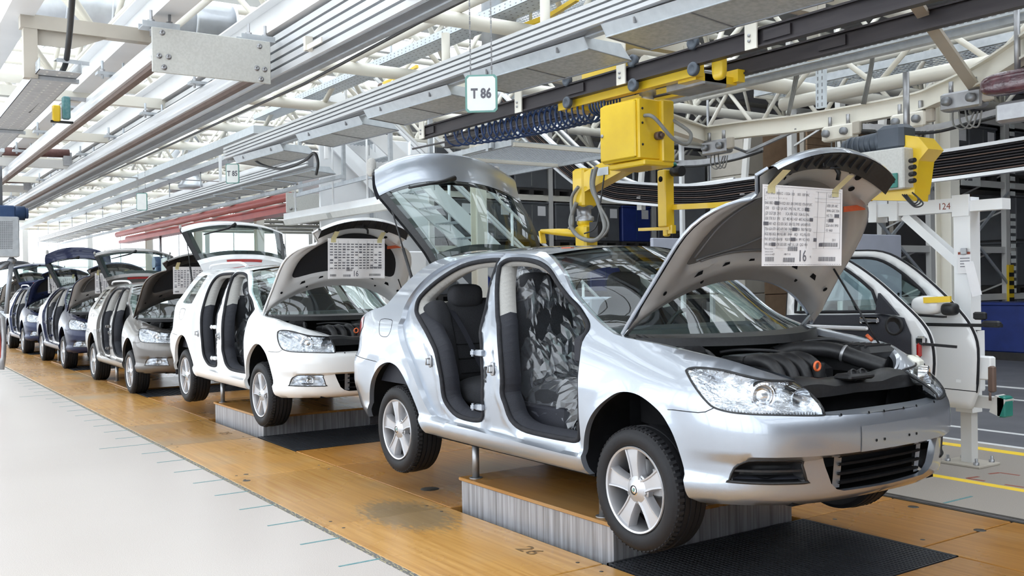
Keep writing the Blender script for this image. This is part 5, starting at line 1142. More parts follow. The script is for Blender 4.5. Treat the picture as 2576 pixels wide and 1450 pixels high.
c = q(1470, 470, 1.5); e_ = q(1478, 600, 1.5); build(MB().rbox(Vector((c.x, c.y, (c.z+.10+q(1478, 505, 1.5).z)/2)), (.17, .17, .36), .02), 'drop_column', 'yellow', t)
zc = q(1478, 515, 1.5).z; build(MB().lathe([(.085, .02), (.085, -.03), (.06, -.04), (.06, -.10), (.085, -.11), (.085, -.15)], (c.x, c.y, zc), (0, 0, 1), 20), 'rotary_joint', 'steel_dull', t); build(MB().lathe([(.075, -.15), (.075, -.18), (.05, -.2)], (c.x, c.y, zc), (0, 0, 1), 20), 'joint_collar', 'yellow', t)
build(MB().rbox((c.x+.02, c.y, zc-.30), (.16, .16, .22), .02), 'gripper_head', 'yellow', t); g0, g1 = q(1475, 588, 1.5), q(1362, 582, 1.5); build(MB().tube([g0, g0.lerp(g1, .6), g1], [.045, .035, .02], 10), 'gripper_finger', 'yellow', t); build(MB().bar(g1, g1+Vector((.03, 0, -.12)), .06, .02), 'gripper_tip', 'yellow', t); build(MB().box((c.x+.20, c.y, zc-.24), (.12, .12, .14)), 'gripper_valve', 'plastic_black', t)
for pts, r, mt in (([(1455, 470), (1438, 500), (1440, 560), (1432, 575)], .016, 'grey_hose'), ([(1500, 420), (1492, 470), (1515, 540), (1520, 580), (1495, 605), (1455, 595), (1435, 560), (1450, 510)], .020, 'grey_hose'), ([(1520, 440), (1512, 500), (1500, 570), (1470, 588)], .007, 'black_cable'), ([(1490, 425), (1488, 480), (1530, 560), (1510, 600), (1470, 606)], .010, 'grey_hose')): build(MB().tube(spline([q(x, y, 1.38) for x, y in pts], 8), r, 8), 'gripper_hose', mt, t)
# small yellow parts of further manipulators above the lamp channel
for p, lab in ((px(1335, 62, Y=2.6), 'small yellow trolley seen above the lamp channel'), (px(985, 205, Y=3.4), 'small yellow clamp behind the long perforated tray')):
    t = thing('trolley', lab, 'trolley', p); build(MB().rbox(p, (.5, .10, .07), .01), 'trolley_body', 'yellow', t); build(MB().rbox(p+Vector((-.35, 0, -.05)), (.14, .12, .16), .02), 'trolley_motor', 'brown_slot', t); build(MB().bar(p+Vector((.3, 0, 0)), p+Vector((.9, 0, .08)), .05, .05), 'trolley_arm', 'yellow', t); build(MB().cyl(p, p+Vector((0, 0, 1.0)), .02, 8), 'trolley_rod', 'galv', t)
# ------------------------------------------------------------------ storage side
YB = 5.4
pth = spline([(4.5, 0, 2.95), (2, 0, 2.80), (-1.36, 0, 2.69), (-2.5, 0, 2.665), (-4.78, 0, 2.645), (-5.84, 0, 2.65), (-7.05, 0, 2.79), (-7.7, 0, 2.91), (-8.47, 0, 3.22), (-9.6, 0, 3.95), (-10.6, 0, 4.7)], 5)
def ribbon(z0, z1, y0, y1):
    m = MB(); R = []
    for i, p in enumerate(pth):
        d = (pth[min(i+1, len(pth)-1)]-pth[max(i-1, 0)]).normalized(); n = Vector((d.z, 0, -d.x)) if d.x < 0 else Vector((-d.z, 0, d.x))
        n = n if n.z > 0 else -n
        q = lambda y, h: Vector((p.x, y, p.z))+n*h
        R.append([q(y0, z0), q(y0, z1), q(y1, z1), q(y1, z0)])
    return m.grid(R, False, True)
t = thing('trolley_conveyor', 'curved black conveyor band with bright edges behind the bonnet', 'conveyor', (-4, YB, 2.65)); build(ribbon(-.13, .13, YB, YB+.03), 'band_back', 'black_void', t); build(ribbon(.13, .165, YB-.05, YB+.05), 'band_edge', 'alu', t); build(ribbon(-.165, -.13, YB-.05, YB+.05), 'band_edge', 'alu', t)
for k in range(9): z = -.115+.0285*k; build(ribbon(z, z+.010, YB-.02, YB+.002), 'current_rail', 'dark_rail' if k % 3 else 'brown_slot', t)
for x, z in ((-1.0, 2.5), (-3.0, 2.5), (-5.0, 2.48), (-7.0, 2.6)): build(MB().bar((x, YB+.02, z+.1), (x, YB+.12, z+.9), .08, .05).box((x, YB+.05, z), (.10, .08, .12)), 'band_bracket', 'offwhite', t)
t = thing('trolley_conveyor', 'second slimmer conveyor rail climbing behind the yellow box', 'conveyor', (-6, 6.3, 3)); pp = [px(x, y, Y=6.3) for x, y in ((1395, 318), (1480, 400), (1560, 452), (1640, 480), (1730, 478), (1850, 462))]; pp = spline(pp, 5); build(MB().grid([[p+Vector((0, 0, .05)), p-Vector((0, 0, .05))] for p in pp]), 'rail_face', 'alu_dark', t); build(MB().tube([p+Vector((0, -.02, .06)) for p in pp], .03, 8), 'rail_tube', 'alu', t); build(MB().tube([p+Vector((0, -.02, -.06)) for p in pp], .02, 8), 'rail_tube', 'cream', t); [build(MB().cyl(pp[i]+Vector((0, .02, 0)), Vector((pp[i].x, pp[i].y+.02, 4.45)), .02, 6), 'rail_drop', 'steel_dull', t) for i in (2, 12, 22)]
# monorail beam bending above the doors
mono = [(-3.14, 2.33), (-3.57, 3.28), (-3.05, 3.40), (-2.51, 3.58), (-1.42, 3.60), (-.95, 3.37), (-.38, 2.97), (.24, 2.41), (1.2, 1.5)]
t = thing('monorail_beam', 'bent cream monorail I-beam above the loose doors', 'beam', (-1.4, 3.6, 3.0)); ms = [Vector((x, y, 3.02)) for x, y in mono]; ms = ms[:2]+spline(ms[1:], 5)[1:]
for h, wd, nm in ((.075, .10, 'top_flange'), (-.075, .10, 'bottom_flange'), (0, .012, 'beam_web')):
    m = MB(); R = []
    for i, p in enumerate(ms):
        d = (ms[min(i+1, len(ms)-1)]-ms[max(i-1, 0)]).normalized(); s = Vector((d.y, -d.x, 0)); hh = .008 if wd > .05 else .075; R.append([p+s*(wd/2)+Vector((0, 0, h-hh)), p+s*(wd/2)+Vector((0, 0, h+hh)), p-s*(wd/2)+Vector((0, 0, h+hh)), p-s*(wd/2)+Vector((0, 0, h-hh))])
    build(m.grid(R, False, True), nm, 'cream', t)
for i, (x, y, lab) in enumerate(((-3.35, 3.3, 'grey trolley at the left bend of the monorail'), (-2.1, 3.62, 'cream trolley with cables under the middle of the monorail'), (-1.35, 3.6, 'trolley with clamps under the monorail above the bonnet'), (-.55, 3.08, 'trolley under the right bend of the monorail'))):
    t = thing('monorail_trolley', lab, 'trolley', (x, y, 2.85)); build(MB().rbox((x, y-.06, 2.86), (.34, .12, .14), .015), 'trolley_block', 'steel_dull' if i in (0, 3) else 'cream', t); build(MB().rbox((x+.2, y-.08, 2.88), (.08, .05, .12), .01), 'trolley_side', 'cream_dark', t)
    for dx in (-.1, .1): build(MB().cyl((x+dx, y-.07, 2.93), (x+dx, y-.07, 3.02), .018, 8), 'trolley_stud', 'steel_dull', t); build(MB().lathe([(0, -.02), (.035, -.02), (.035, .02), (0, .02)], (x+dx, y-.14, 2.86), (0, 1, 0), 12), 'trolley_roller', 'alu_dark', t)
    for k in range(3): build(MB().tube(spline([(x-.1+.05*k, y-.05, 2.80), (x-.08+.06*k, y-.07, 2.68), (x+.02+.05*k, y-.08, 2.64), (x+.08+.03*k, y-.06, 2.76)], 6), .007, 6), 'trolley_cable', 'grey_hose', t)
# guide chain rail below the monorail
gp = spline([px(x, y, Y=3.9) for x, y in ((1660, 410), (1760, 408), (1850, 392), (1920, 370))], 6); t = thing('chain_rail', 'left bowed steel chain rail under the monorail', 'rail', gp[8]); build(MB().bar(gp[14], Vector((-2.6, 3.56, 2.96)), .03, .03), 'rail_arm', 'steel_dull', t); build(MB().grid([[p+Vector((0, 0, .03)), p-Vector((0, 0, .03))] for p in gp]), 'rail_strip', 'steel_dull', t); build(MB().tube([p+Vector((0, -.01, -.045)) for p in gp], .014, 6), 'rail_chain', 'plastic_black', t)
[build(MB().cyl(gp[i]+Vector((0, .03, 0)), Vector((gp[i].x, 3.45, 2.97)), .015, 6), 'rail_drop', 'steel_dull', t) for i in (3, 14)]
gp = spline([px(x, y, Y=3.5) for x, y in ((2170, 318), (2330, 322), (2440, 298), (2576, 262), (2640, 240))], 6); t = thing('chain_rail', 'right bowed steel chain rail under the monorail', 'rail', gp[8]); build(MB().grid([[p+Vector((0, 0, .025)), p-Vector((0, 0, .025))] for p in gp]), 'rail_strip', 'steel_dull', t); build(MB().tube([p+Vector((0, -.01, -.045)) for p in gp], .014, 6), 'rail_chain', 'plastic_black', t)
tag(build(MB().bar(px(2300, 4, Y=1.74), px(2464, 238, Y=3.12), .085, .03), 'diagonal_strut', 'cream_dark'), 'flat brown-grey strut slanting down to the monorail', 'strut'); tag(build(MB().rbox(px(2480, 238, Y=3.2), (.28, .22, .02), .004), 'strut_plate', 'cream_dark'), 'flat foot plate at the lower end of the slanting strut', 'plate')
c = px(2560, 205, Y=2.35); t = thing('wrapped_hook', 'dark red wrapped pad hanging at the right edge', 'hook', c); build(MB().blob(c, (.5, .16, .16), 3, 8), 'wrapping', 'plastic_wrap', t); build(MB().rbox(c+Vector((.02, 0, -.2)), (.30, .12, .14), .02), 'hook_block', 'steel_dull', t); build(MB().cyl(c+Vector((0, 0, .05)), c+Vector((0, 0, .5)), .02, 8), 'hook_rod', 'steel_dull', t)
# slotted strut along the rails and uprights to the monorail
def slotted(a, b, wd, lab, name='slotted_strut'):
    a, b = Vector(a), Vector(b); t = thing(name, lab, 'strut', a.lerp(b, .5)); d = (b-a).normalized(); vert = abs(d.z) > .7; f = Vector((0, -1, 0)); s = d.cross(f).normalized()
    build(MB().bar(a, b, wd if not vert else .04, .04 if not vert else wd, f if not vert else s), 'strut_channel', 'galv_pale', t); q = MB(); n = int((b-a).length/.06)
    for i in range(n):
        p = a.lerp(b, (i+.5)/n)+f*.0205
        for o in ((-.25, .25) if wd > .07 else (0,)): q.bar(p+s*(o*wd)-d*.018, p+s*(o*wd)+d*.018, .012, .002, f)
    build(q, 'strut_slot', 'alu_dark', t)['kind'] = 'stuff'; return t
slotted((-5.5, 2.6, 3.36), (4, 2.6, 3.36), .09, 'long slotted steel strut beside the far dark rail'); slotted(px(2066, 140, Y=3.55), px(2066, 272, Y=3.55), .10, 'upright slotted strut standing on the monorail'); tag(build(MB().bx(-4.2, 3.5, 2.64, 2.72, 3.27, 3.33), 'lower_strut', 'galv'), 'plain steel channel under the slotted strut', 'strut')
t = thing('cable_bundle', 'cable bundle dropping beside the upright slotted strut', 'cables', px(1995, 210, Y=3.5))
for k in range(3): build(MB().tube(spline([px(2005+4*k, 155, Y=3.4), px(1996+4*k, 210, Y=3.45), px(1980+3*k, 290, Y=3.5)], 5), .010, 6), 'cable', 'grey_hose', t)
t = thing('cable_bundle', 'right hand cable bundle dropping to the monorail', 'cables', px(2185, 180, Y=3.5))
for k in range(3): build(MB().tube(spline([px(2188+4*k, 110, Y=3.4), px(2190+3*k, 160, Y=3.45), px(2168+4*k, 262, Y=3.55)], 5), .010, 6), 'cable', 'grey_hose', t)
# wire mesh catwalks
def mesh_deck(x0, x1, y0, y1, z, p, lab):
    t = thing('mesh_deck', lab, 'catwalk', ((x0+x1)/2, (y0+y1)/2, z)); m = MB(); nx, ny = int((x1-x0)/p), int((y1-y0)/p)
    for i in range(nx+1): x = x0+(x1-x0)*i/nx; m.bx(x-.004, x+.004, y0, y1, z-.012, z)
    for i in range(ny+1): y = y0+(y1-y0)*i/ny; m.bx(x0, x1, y-.004, y+.004, z-.010, z-.002)
    build(m, 'mesh_wire', 'galv', t)['kind'] = 'stuff'
    for y in (y0, y1): build(MB().bx(x0, x1, y-.03, y+.03, z-.06, z+.03), 'deck_edge', 'galv', t)
    for x in (x0, (x0+x1)/2, x1): build(MB().bx(x-.03, x+.03, y0, y1, z-.07, z-.02), 'deck_joist', 'cream', t)
mesh_deck(-5.2, 3.0, 5.9, 7.1, 4.0, .07, 'wire mesh deck at the upper right behind the struts'); mesh_deck(-10, -6.8, 3.06, 5.0, 3.36, .06, 'wire mesh deck below the curled hose'); mesh_deck(-7, -1.5, 2.7, 3.6, 5.0, .06, 'wire mesh deck high behind the T 86 sign')
# lattice girders on the storage side
def lattice(x0, x1, y, z, h, lab):
    t = thing('lattice_girder', lab, 'girder', ((x0+x1)/2, y, z)); build(MB().cyl((x0, y, z), (x1, y, z), .07, 10), 'lower_chord', 'cream', t); build(MB().cyl((x0, y, z+h), (x1, y, z+h), .05, 10), 'upper_chord', 'cream', t); n = max(4, int((x1-x0)/.55)); n += n % 2
    for i in range(n): a, b = x0+(x1-x0)*i/n, x0+(x1-x0)*(i+1)/n; build(MB().cyl((a, y, z+(h if i % 2 else 0)), (b, y, z+(0 if i % 2 else h)), .028, 8), 'lattice_tube', 'cream', t)
lattice(-3.4, 2.5, 4.3, 3.40, .50, 'cream lattice girder behind the bent monorail'); lattice(-6.5, 2, 6.2, 3.55, .62, 'farther cream lattice girder on the storage side')
tag(build(MB().cyl((-3.4, 2.3, 3.62), (-3.4, 7, 3.58), .085, 12), 'cross_tube', 'cream'), 'thick cream tube crossing behind the yellow carriage', 'tube')
for i, (x, y) in enumerate(((-3.4, 7.4), (-10.6, 4.9), (-17.2, 7.4), (-20.6, 4.5), (-26, 4.5), (-32, 4.5))):
    t = thing('hall_column', ['cream steel column at the upper right behind the girders', 'cream steel column left of the stairs', 'cream steel column behind the stairs', 'cream steel column beside the red beams', 'fifth cream column towards the end wall', 'farthest cream column towards the end wall'][i], 'column', (x, y, 0)); build(ibeam(MB(), (x, y, 0), (x, y, 4.4), .2, .2, (1, 0, 0), .018), 'column_shaft', 'cream', t); build(MB().bx(x-.2, x+.2, y-.2, y+.2, 0, .03), 'base_plate', 'cream_dark', t)
# ---- rack with crates, facing along the hall
def crate(kind):
    t = thing('stacking_crate', 'x', 'crate', (0, 0, 0)); m = 'grey_crate' if kind == 'grey' else 'blue_crate'
    build(MB().rbox((0, 0, .56), (1.1, .92, .84), .02), 'crate_body', m, t); build(MB().rbox((0, 0, .99), (1.14, .96, .05), .012), 'crate_lid', m, t)
    build(MB().bx(-.55, .55, -.46, .46, .10, .14), 'pallet_deck', 'pallet_dark', t)
    for y in (-.4, 0, .4): build(MB().bx(-.55, .55, y-.06, y+.06, 0, .10), 'pallet_foot', 'pallet_dark', t)
    build(MB().bx(.551, .555, .16, .38, .70, .92), 'crate_label', 'paper', t); build(MB().bx(.551, .556, -.01, .01, .2, .95), 'crate_rib', 'grey_hose' if kind == 'grey' else 'motor_blue', t); return t
cg, cb = crate('grey'), crate('blue'); km = kidmap(); used = {'g': 0, 'b': 0}
RX = -14.9; rk = thing('pallet_rack', 'cream pallet rack full of dark crates behind the manipulator', 'rack', (RX, 10, 0)); ups = [6.05, 9.2, 12.4, 15.6, 18.6]
for y in ups:
    for dx in (-.55, .55): build(MB().bx(RX+dx-.05, RX+dx+.05, y-.06, y+.06, 0, 5.6), 'rack_upright', 'offwhite', rk)
    for z in (.5, 1.7, 2.9, 4.1): build(MB().bar((RX-.5, y, z), (RX+.5, y, z+.8), .03, .03), 'rack_brace', 'offwhite', rk)
for z in (1.12, 2.32, 3.50, 4.70):
    for a, b in zip(ups, ups[1:]):
        for dx in (-.55, .55): build(MB().bx(RX+dx-.03, RX+dx+.03, a+.06, b-.06, z-.13, z), 'rack_beam', 'cream', rk)
        build(MB().bx(RX-.5, RX+.5, a+.06, b-.06, z-.03, z-.002), 'rack_shelf', 'pallet_dark', rk)
blue = {(1, 1), (4, 1), (8, 1), (10, 0), (5, 2)}; ordw = ['first', 'second', 'third', 'fourth', 'fifth', 'sixth', 'seventh', 'eighth', 'ninth', 'tenth', 'eleventh', 'twelfth']
rown = ['floor row', 'lower shelf', 'middle shelf', 'upper shelf', 'top shelf']
for r, z in enumerate((0, 1.12, 2.32, 3.50)):
    for k in range(12):
        b, j = divmod(k, 3); y = ups[b]+.06+.52+j*1.01; src = 'b' if (k, r) in blue else 'g'; s0 = cb if src == 'b' else cg
        o = s0 if used[src] == 0 else dup(s0, km); used[src] += 1; o.location = (RX+.06, y, z); o['label'] = '%s crate in the pallet rack, %s, %s from the left' % ('blue' if src == 'b' else 'dark grey', rown[r], ordw[k]); o['group'] = 'crates in the pallet rack'
# ---- white stairs and enclosure
SX = -12.; t = thing('steel_stairs', 'white steel stairs with mesh treads behind the silver tailgate', 'stairs', (SX, 6, 0)); ya, za, yb, zb = 2.6, 4.75, 8.53, 0.
for x in (SX+.45, SX-.45): build(MB().bar((x, ya, za), (x, yb, zb), .05, .26, (0, .6, .8)), 'stringer', 'white_steel', t)
for x in (SX+.45, SX-.45):
    build(MB().bar((x, ya, za+1.0), (x, yb, zb+1.0), .05, .05), 'handrail', 'white_steel', t); build(MB().bar((x, ya, za+.55), (x, yb, zb+.55), .04, .04), 'knee_rail', 'white_steel', t)
    for k in range(7): f = (k+.3)/7; y, z = ya+(yb-ya)*f, za+(zb-za)*f; build(MB().cyl((x, y, z), (x, y, z+1.0), .03, 8), 'rail_post', 'white_steel', t)
for k in range(17):
    f = (k+.5)/17; y, z = ya+(yb-ya)*f, za+(zb-za)*f; m = MB()
    for j in range(5): m.bx(SX-.43, SX+.43, y-.14+.07*j-.006, y-.14+.07*j+.006, z-.02, z)
    for j in range(9): m.bx(SX-.43+.106*j-.004, SX-.43+.106*j+.004, y-.14, y+.14, z-.018, z-.003)
    build(m, 'tread', 'galv', t)['kind'] = 'stuff'
t = thing('machine_enclosure', 'large white panelled enclosure left of the stairs', 'enclosure', (-13.4, 3.5, 0))
for k in range(2): a = 3.05+1.15*k; build(MB().rbox((-13.2, a+.565, 2.15), (.06, 1.13, 4.3), .01), 'enclosure_panel', 'white_steel', t)
build(MB().bar((-13.1, 3.1, 4.3), (-13.1, 6.4, 1.2), .05, .14, (0, .6, .8)), 'enclosure_brace', 'white_steel', t); build(MB().bx(-13.16, -13.1, 4.05, 4.10, 1.5, 4.2), 'enclosure_post', 'galv', t)
t = thing('machine_enclosure', 'white sloped hood beyond the lamps at the left of the stairs', 'enclosure', (-17, 4.8, 3.2)); build(MB().prism([(4.2, 4.4), (6.2, 4.4), (6.2, 2.6), (5.4, 2.6)], lambda a, b, q_: (-17+q_, a, b), -1, 1), 'hood_shell', 'white_steel', t); build(MB().cyl((-17, 5.6, 4.4), (-17, 5.6, 5.5), .25, 16), 'hood_pipe', 'duct', t)
# galvanised rail, suspended light, red beams
t = thing('handrail_tube', 'long galvanised tube slanting across behind the white car', 'tube', (-10.7, 3.0, 3.3)); build(MB().bar((-14.3, 3.0, 3.26), (-7.2, 3.0, 3.35), .05, .07), 'tube_bar', 'galv', t)
for x in (-14, -12, -10.2, -8.9, -7.3): build(MB().bx(x-.03, x+.03, 2.97, 3.03, 3.28, 4.4), 'tube_drop', 'galv', t)
t = thing('tube_light', 'white suspended double tube light behind the white bonnet', 'lamp', (-12.4, 3, 2.75)); build(MB().bx(-14.65, -10.1, 2.9, 3.05, 2.80, 2.93), 'light_channel', 'white_steel', t); build(MB().prism([(2.86, 2.80), (3.09, 2.80), (3.04, 2.70), (2.91, 2.70)], lambda a, b, q_: (q_, a, b), -14.6, -12.5), 'light_cover', 'sign_white', t); build(MB().prism([(2.86, 2.80), (3.09, 2.80), (3.04, 2.70), (2.91, 2.70)], lambda a, b, q_: (q_, a, b), -12.3, -10.15), 'light_cover', 'sign_white', t)
for x in (-14.2, -12.4, -11): build(MB().cyl((x, 2.97, 2.93), (x, 2.97, 4.4), .018, 8), 'light_drop', 'white_steel', t)
t = thing('red_crane_beam', 'pair of long red crane beams with a grey end plate', 'crane', (-25, 4.0, 3.3))
for y, z in ((3.86, 3.48), (4.22, 3.34)): build(MB().prism([(y+.09*math.cos(a), z+.10*math.sin(a)) for a in np.linspace(0, 6.283, 17)[:-1]], lambda a, b, q_: (q_, a, b), -34, -16.75), 'red_beam', 'red_beam', t)
build(MB().bx(-34, -16.8, 3.9, 4.3, 3.16, 3.26), 'beam_under', 'red_beam', t); build(MB().rbox((-16.65, 4.35, 3.33), (.05, 1.25, .44), .006), 'grey_end_plate', 'plate_grey', t)
for y in (3.82, 3.92, 4.78, 4.88): build(MB().lathe([(.03, 0), (.03, .02), (0, .02)], (-16.62, y, 3.2), (1, 0, 0), 8), 'plate_bolt', 'steel_dull', t)
for k in range(6): build(MB().bx(-18-2.6*k-.2, -18-2.6*k+.2, 3.7, 4.5, 3.60, 3.68).cyl((-18-2.6*k, 4.0, 3.6), (-18-2.6*k, 4.0, 4.35), .03, 8), 'beam_hanger', 'steel_dull', t)
t = thing('hoist', 'blue hoist motor hanging under the red beams', 'hoist', px(412, 640, Y=4.0)); c = px(405, 690, Y=4.0); build(MB().rbox(c, (.5, .4, .5), .04), 'hoist_body', 'motor_blue', t); build(MB().cyl(c+Vector((-.1, -.2, .35)), c+Vector((-.1, .35, .35)), .22, 14), 'hoist_motor', 'motor_blue', t); build(MB().rbox(c+Vector((1.0, .1, .1)), (.8, .5, .8), .03), 'hoist_cabinet', 'offwhite', t); build(MB().cyl(c, Vector((c.x, c.y, 3.2)), .04, 8), 'hoist_rod', 'steel_dull', t)
tag(build(MB().tube(spline([px(x, y, Y=.45) for x, y in ((630, 395), (660, 415), (710, 425), (765, 405), (790, 385), (800, 410), (795, 440))], 6), .018, 8), 'loop_cable', 'black_cable'), 'thick black cable loop below the nearer lamp channel end', 'cable')
for i, x in enumerate((-10.95, -16.45, -13.7)): tag(build(MB().bx(x-.025, x+.025, 2.2, 2.25, 3.55, 4.40), 'drop_bar', 'white_steel'), ['white drop bar above the far lamp row, right one', 'white drop bar above the far lamp row, left one', 'white drop bar above the far lamp row, middle one'][i], 'bar')
# simple machines and boards along the far side so that the hall is not empty behind the cars
def cabinet(x, y, wx, wy, h, m, lab, n=3):
    t = thing('machine_cabinet', lab, 'cabinet', (x, y, 0)); build(MB().rbox((x, y, h/2), (wx, wy, h), .02), 'cabinet_body', m, t)
    for k in range(n): a = x-wx/2+wx*(k+.5)/n; build(MB().rbox((a, y-wy/2-.012, h*.52), (wx/n-.06, .03, h*.86), .008), 'cabinet_door', m, t); build(MB().box((a+wx/n*.35, y-wy/2-.04, h*.5), (.03, .03, .18)), 'door_handle', 'plastic_black', t)
    return t
cabinet(-11.6, 3.4, 2.2, .8, 2.05, 'white_steel', 'white cabinet just behind the raised white bonnet'); cabinet(-15.5, 3.6, 2.6, .8, 2.0, 'offwhite', 'off-white cabinet between the white and grey cars'); cabinet(-19.5, 3.8, 3.0, .8, 1.9, 'offwhite', 'off-white cabinet behind the grey-brown car', 4); cabinet(-9.2, 5.6, 2.6, .8, 1.25, 'board_white', 'low pale cabinet under the mesh deck')
for i, (x, y) in enumerate(((-12.5, 3.6), (-13.6, 3.6))):
    t = thing('parts_shelf', ['dark open shelf right behind the white car', 'dark open shelf left of its twin behind the white car'][i], 'shelf', (x, y, 0))
    for z in (1.2, 1.5, 1.8, 2.1, 2.45): build(MB().bx(x-.5, x+.5, y-.3, y+.3, z-.02, z), 'shelf_board', 'offwhite', t); build(MB().bx(x-.45, x+.45, y-.25, y+.25, z, z+.16), 'shelf_bin', 'grey_crate', t)
    for dx in (-.5, .5): build(MB().bx(x+dx-.02, x+dx+.02, y-.3, y+.3, 0, 2.6), 'shelf_side', 'offwhite', t)
# ---- second manipulator: motor, grey control box, arm with column
Y2 = 2.62; q = lambda x, y, Y=Y2: px(x, y, Y=Y)
t = thing('manipulator', 'second yellow manipulator with grey motor behind the raised bonnet', 'manipulator', q(2260, 440))
a = q(2225, 360); build(MB().cyl(a+Vector((-.32, 0, .0)), a+Vector((.0, 0, .02)), .075, 16).cyl(a+Vector((-.36, 0, 0)), a+Vector((-.32, 0, 0)), .065, 14), 'drive_motor', 'motor_grey', t); build(MB().rbox(a+Vector((.10, 0, .02)), (.24, .20, .20), .03).lathe([(.10, -.02), (.10, .02), (.07, .03)], a+Vector((.0, 0, .01)), (1, 0, 0), 16), 'gearbox', 'motor_grey', t)
for k in range(5): build(MB().lathe([(.076, -.006), (.084, -.004), (.084, .004), (.076, .006)], a+Vector((-.29+.05*k, 0, 0)), (1, 0, 0), 16), 'motor_fin', 'motor_grey', t)
a, b = q(2292, 350), q(2330, 480); build(MB().prism([(a.x-.06, a.z+.04), (a.x+.10, a.z+.0), (b.x+.06, a.z-.10), (b.x-.02, a.z-.18), (b.x-.06, b.z-.02), (a.x-.10, b.z-.02), (a.x-.06, a.z-.2)], lambda u, v, w_: (u, Y2+w_, v), -.06, .14), 'side_plate', 'yellow', t)
a, b = q(2170, 392), q(2298, 478); build(MB().rbox(((a.x+b.x)/2+.04, Y2-.08, (a.z+b.z)/2), (b.x-a.x, .20, a.z-b.z), .01), 'control_box', 'plate_grey', t); c = q(2243, 455, Y2-.19); build(MB().rbox(c, (.10, .012, .11), .003), 'switch_plate', 'green_box', t); build(MB().rbox(c+Vector((0, -.01, .0)), (.06, .01, .04), .003), 'main_switch', 'plastic_black', t)
for k in range(4): build(MB().cyl(q(2290, 405+17*k, Y2-.15), q(2290, 405+17*k, Y2-.15)+Vector((.05, -.02, 0)), .018, 8), 'plug', 'plastic_black', t)
build(MB().bar(q(2150, 488), q(2318, 490), .18, .10), 'lower_frame', 'yellow', t); build(MB().bar(q(1690, 522, 2.45), q(2190, 498, 2.55), .055, .05), 'long_arm', 'yellow', t); build(MB().cyl(q(2262, 380)+Vector((0, .10, 0)), q(2262, 380)+Vector((0, .10, .62)), .025, 10), 'hanger_rod', 'steel_dull', t)
a, b = q(1675, 428, 2.4), q(1675, 572, 2.4); build(MB().rbox(((a.x+b.x)/2, 2.4, (a.z+b.z)/2), (.115, .12, a.z-b.z), .01), 'tool_column', 'yellow', t); build(MB().lathe([(.028, 0), (.028, .002), (0, .002)], (a.x-.01, 2.339, a.z-.09), (0, -1, 0), 12), 'column_hole', 'black_void', t); build(MB().cyl(a+Vector((.08, .02, -.02)), a+Vector((.2, .02, -.03)), .05, 12), 'column_motor', 'plastic_black', t); build(MB().lathe([(0, .035), (.03, .03), (.04, 0), (0, -.01)], a+Vector((.10, 0, .03)), (0, 0, 1), 12), 'column_knob', 'green_box', t)
build(MB().rbox(b+Vector((.01, 0, -.02)), (.06, .06, .14), .01), 'tool_stem', 'yellow', t); c = q(1690, 575, 2.4); build(MB().bar(c, q(1612, 578, 2.4), .07, .03).bar(c+Vector((0, 0, .03)), c+Vector((0, 0, -.05)), .05, .06, (1, 0, 0)), 'tool_fork', 'yellow', t)
for k in range(3): build(MB().tube(spline([q(2295, 485, 2.5), q(2310+6*k, 500+6*k, 2.45), q(2300, 512+4*k, 2.45), q(2280-5*k, 490, 2.5)], 6), .006, 6), 'loose_wire', 'black_cable', t)
# ---- door carrier
t = thing('door_carrier', 'white door carrier post with top beam marked 124', 'carrier', (-.69, 3.27, 0)); bx_ = (-.69, 3.27)
build(MB().bx(-.76, -.62, 3.20, 3.34, .42, 2.10), 'carrier_post', 'white_steel', t); build(MB().bx(-.735, -.645, 3.225, 3.315, .012, .62), 'lower_post', 'offwhite', t); build(MB().rbox((-.69, 3.27, .01), (.34, .30, .02), .004), 'foot_plate', 'cream_dark', t)
for dx in (-.12, .12):
    for dy in (-.11, .11): build(MB().lathe([(.022, 0), (.022, .02), (.012, .022), (.012, .05), (0, .05)], (-.69+dx, 3.27+dy, .02), (0, 0, 1), 8), 'anchor_bolt', 'steel_dull', t)
build(MB().bx(-1.72, -.62, 3.21, 3.33, 2.02, 2.13), 'top_beam', 'white_steel', t); build(MB().bx(-.64, -.36, 3.20, 3.32, 2.015, 2.10), 'beam_stub', 'white_steel', t); build(MB().bar((-1.22, 3.27, 2.02), (-.74, 3.27, 1.60), .10, .07), 'brace', 'white_steel', t); build(MB().bx(-.76, -.62, 3.18, 3.20, 1.98, 2.15), 'corner_plate', 'white_steel', t)
for x in (-1.5, -1.3): build(MB().bx(x-.04, x+.04, 3.19, 3.35, 1.98, 2.2).bx(x-.06, x+.06, 3.18, 3.2, 2.16, 2.19), 'beam_clip', 'white_steel', t)
m, wd = text_mesh('124', .075, lambda a, b: (-.90+a, 3.2085, 2.045+b)); build(m, 'beam_number', 'red_mark', t)
build(MB().bar((-1.05, 3.12, .53), (-.35, 3.12, .53), .08, .09).bar((-.38, 3.12, .53), (-.30, 3.12, .50), .12, .14), 'bumper_arm', 'offwhite', t); build(MB().rbox((-.315, 3.12, .51), (.07, .12, .16), .01), 'arm_end', 'green_box', t)
def vb(x, z0, z1, y=3.12, wd=.07): build(MB().bx(x-wd/2, x+wd/2, y-.05, y+.05, z0, z1), 'carriage_bar', 'white_steel', t)
for x, z0, z1 in ((-.86, .62, 1.08), (-.69, .58, 1.12), (-.53, .62, 1.08)): vb(x, z0, z1)
for z in (.64, 1.05): build(MB().bx(-.90, -.50, 3.07, 3.17, z-.03, z+.03), 'carriage_rail', 'white_steel', t)
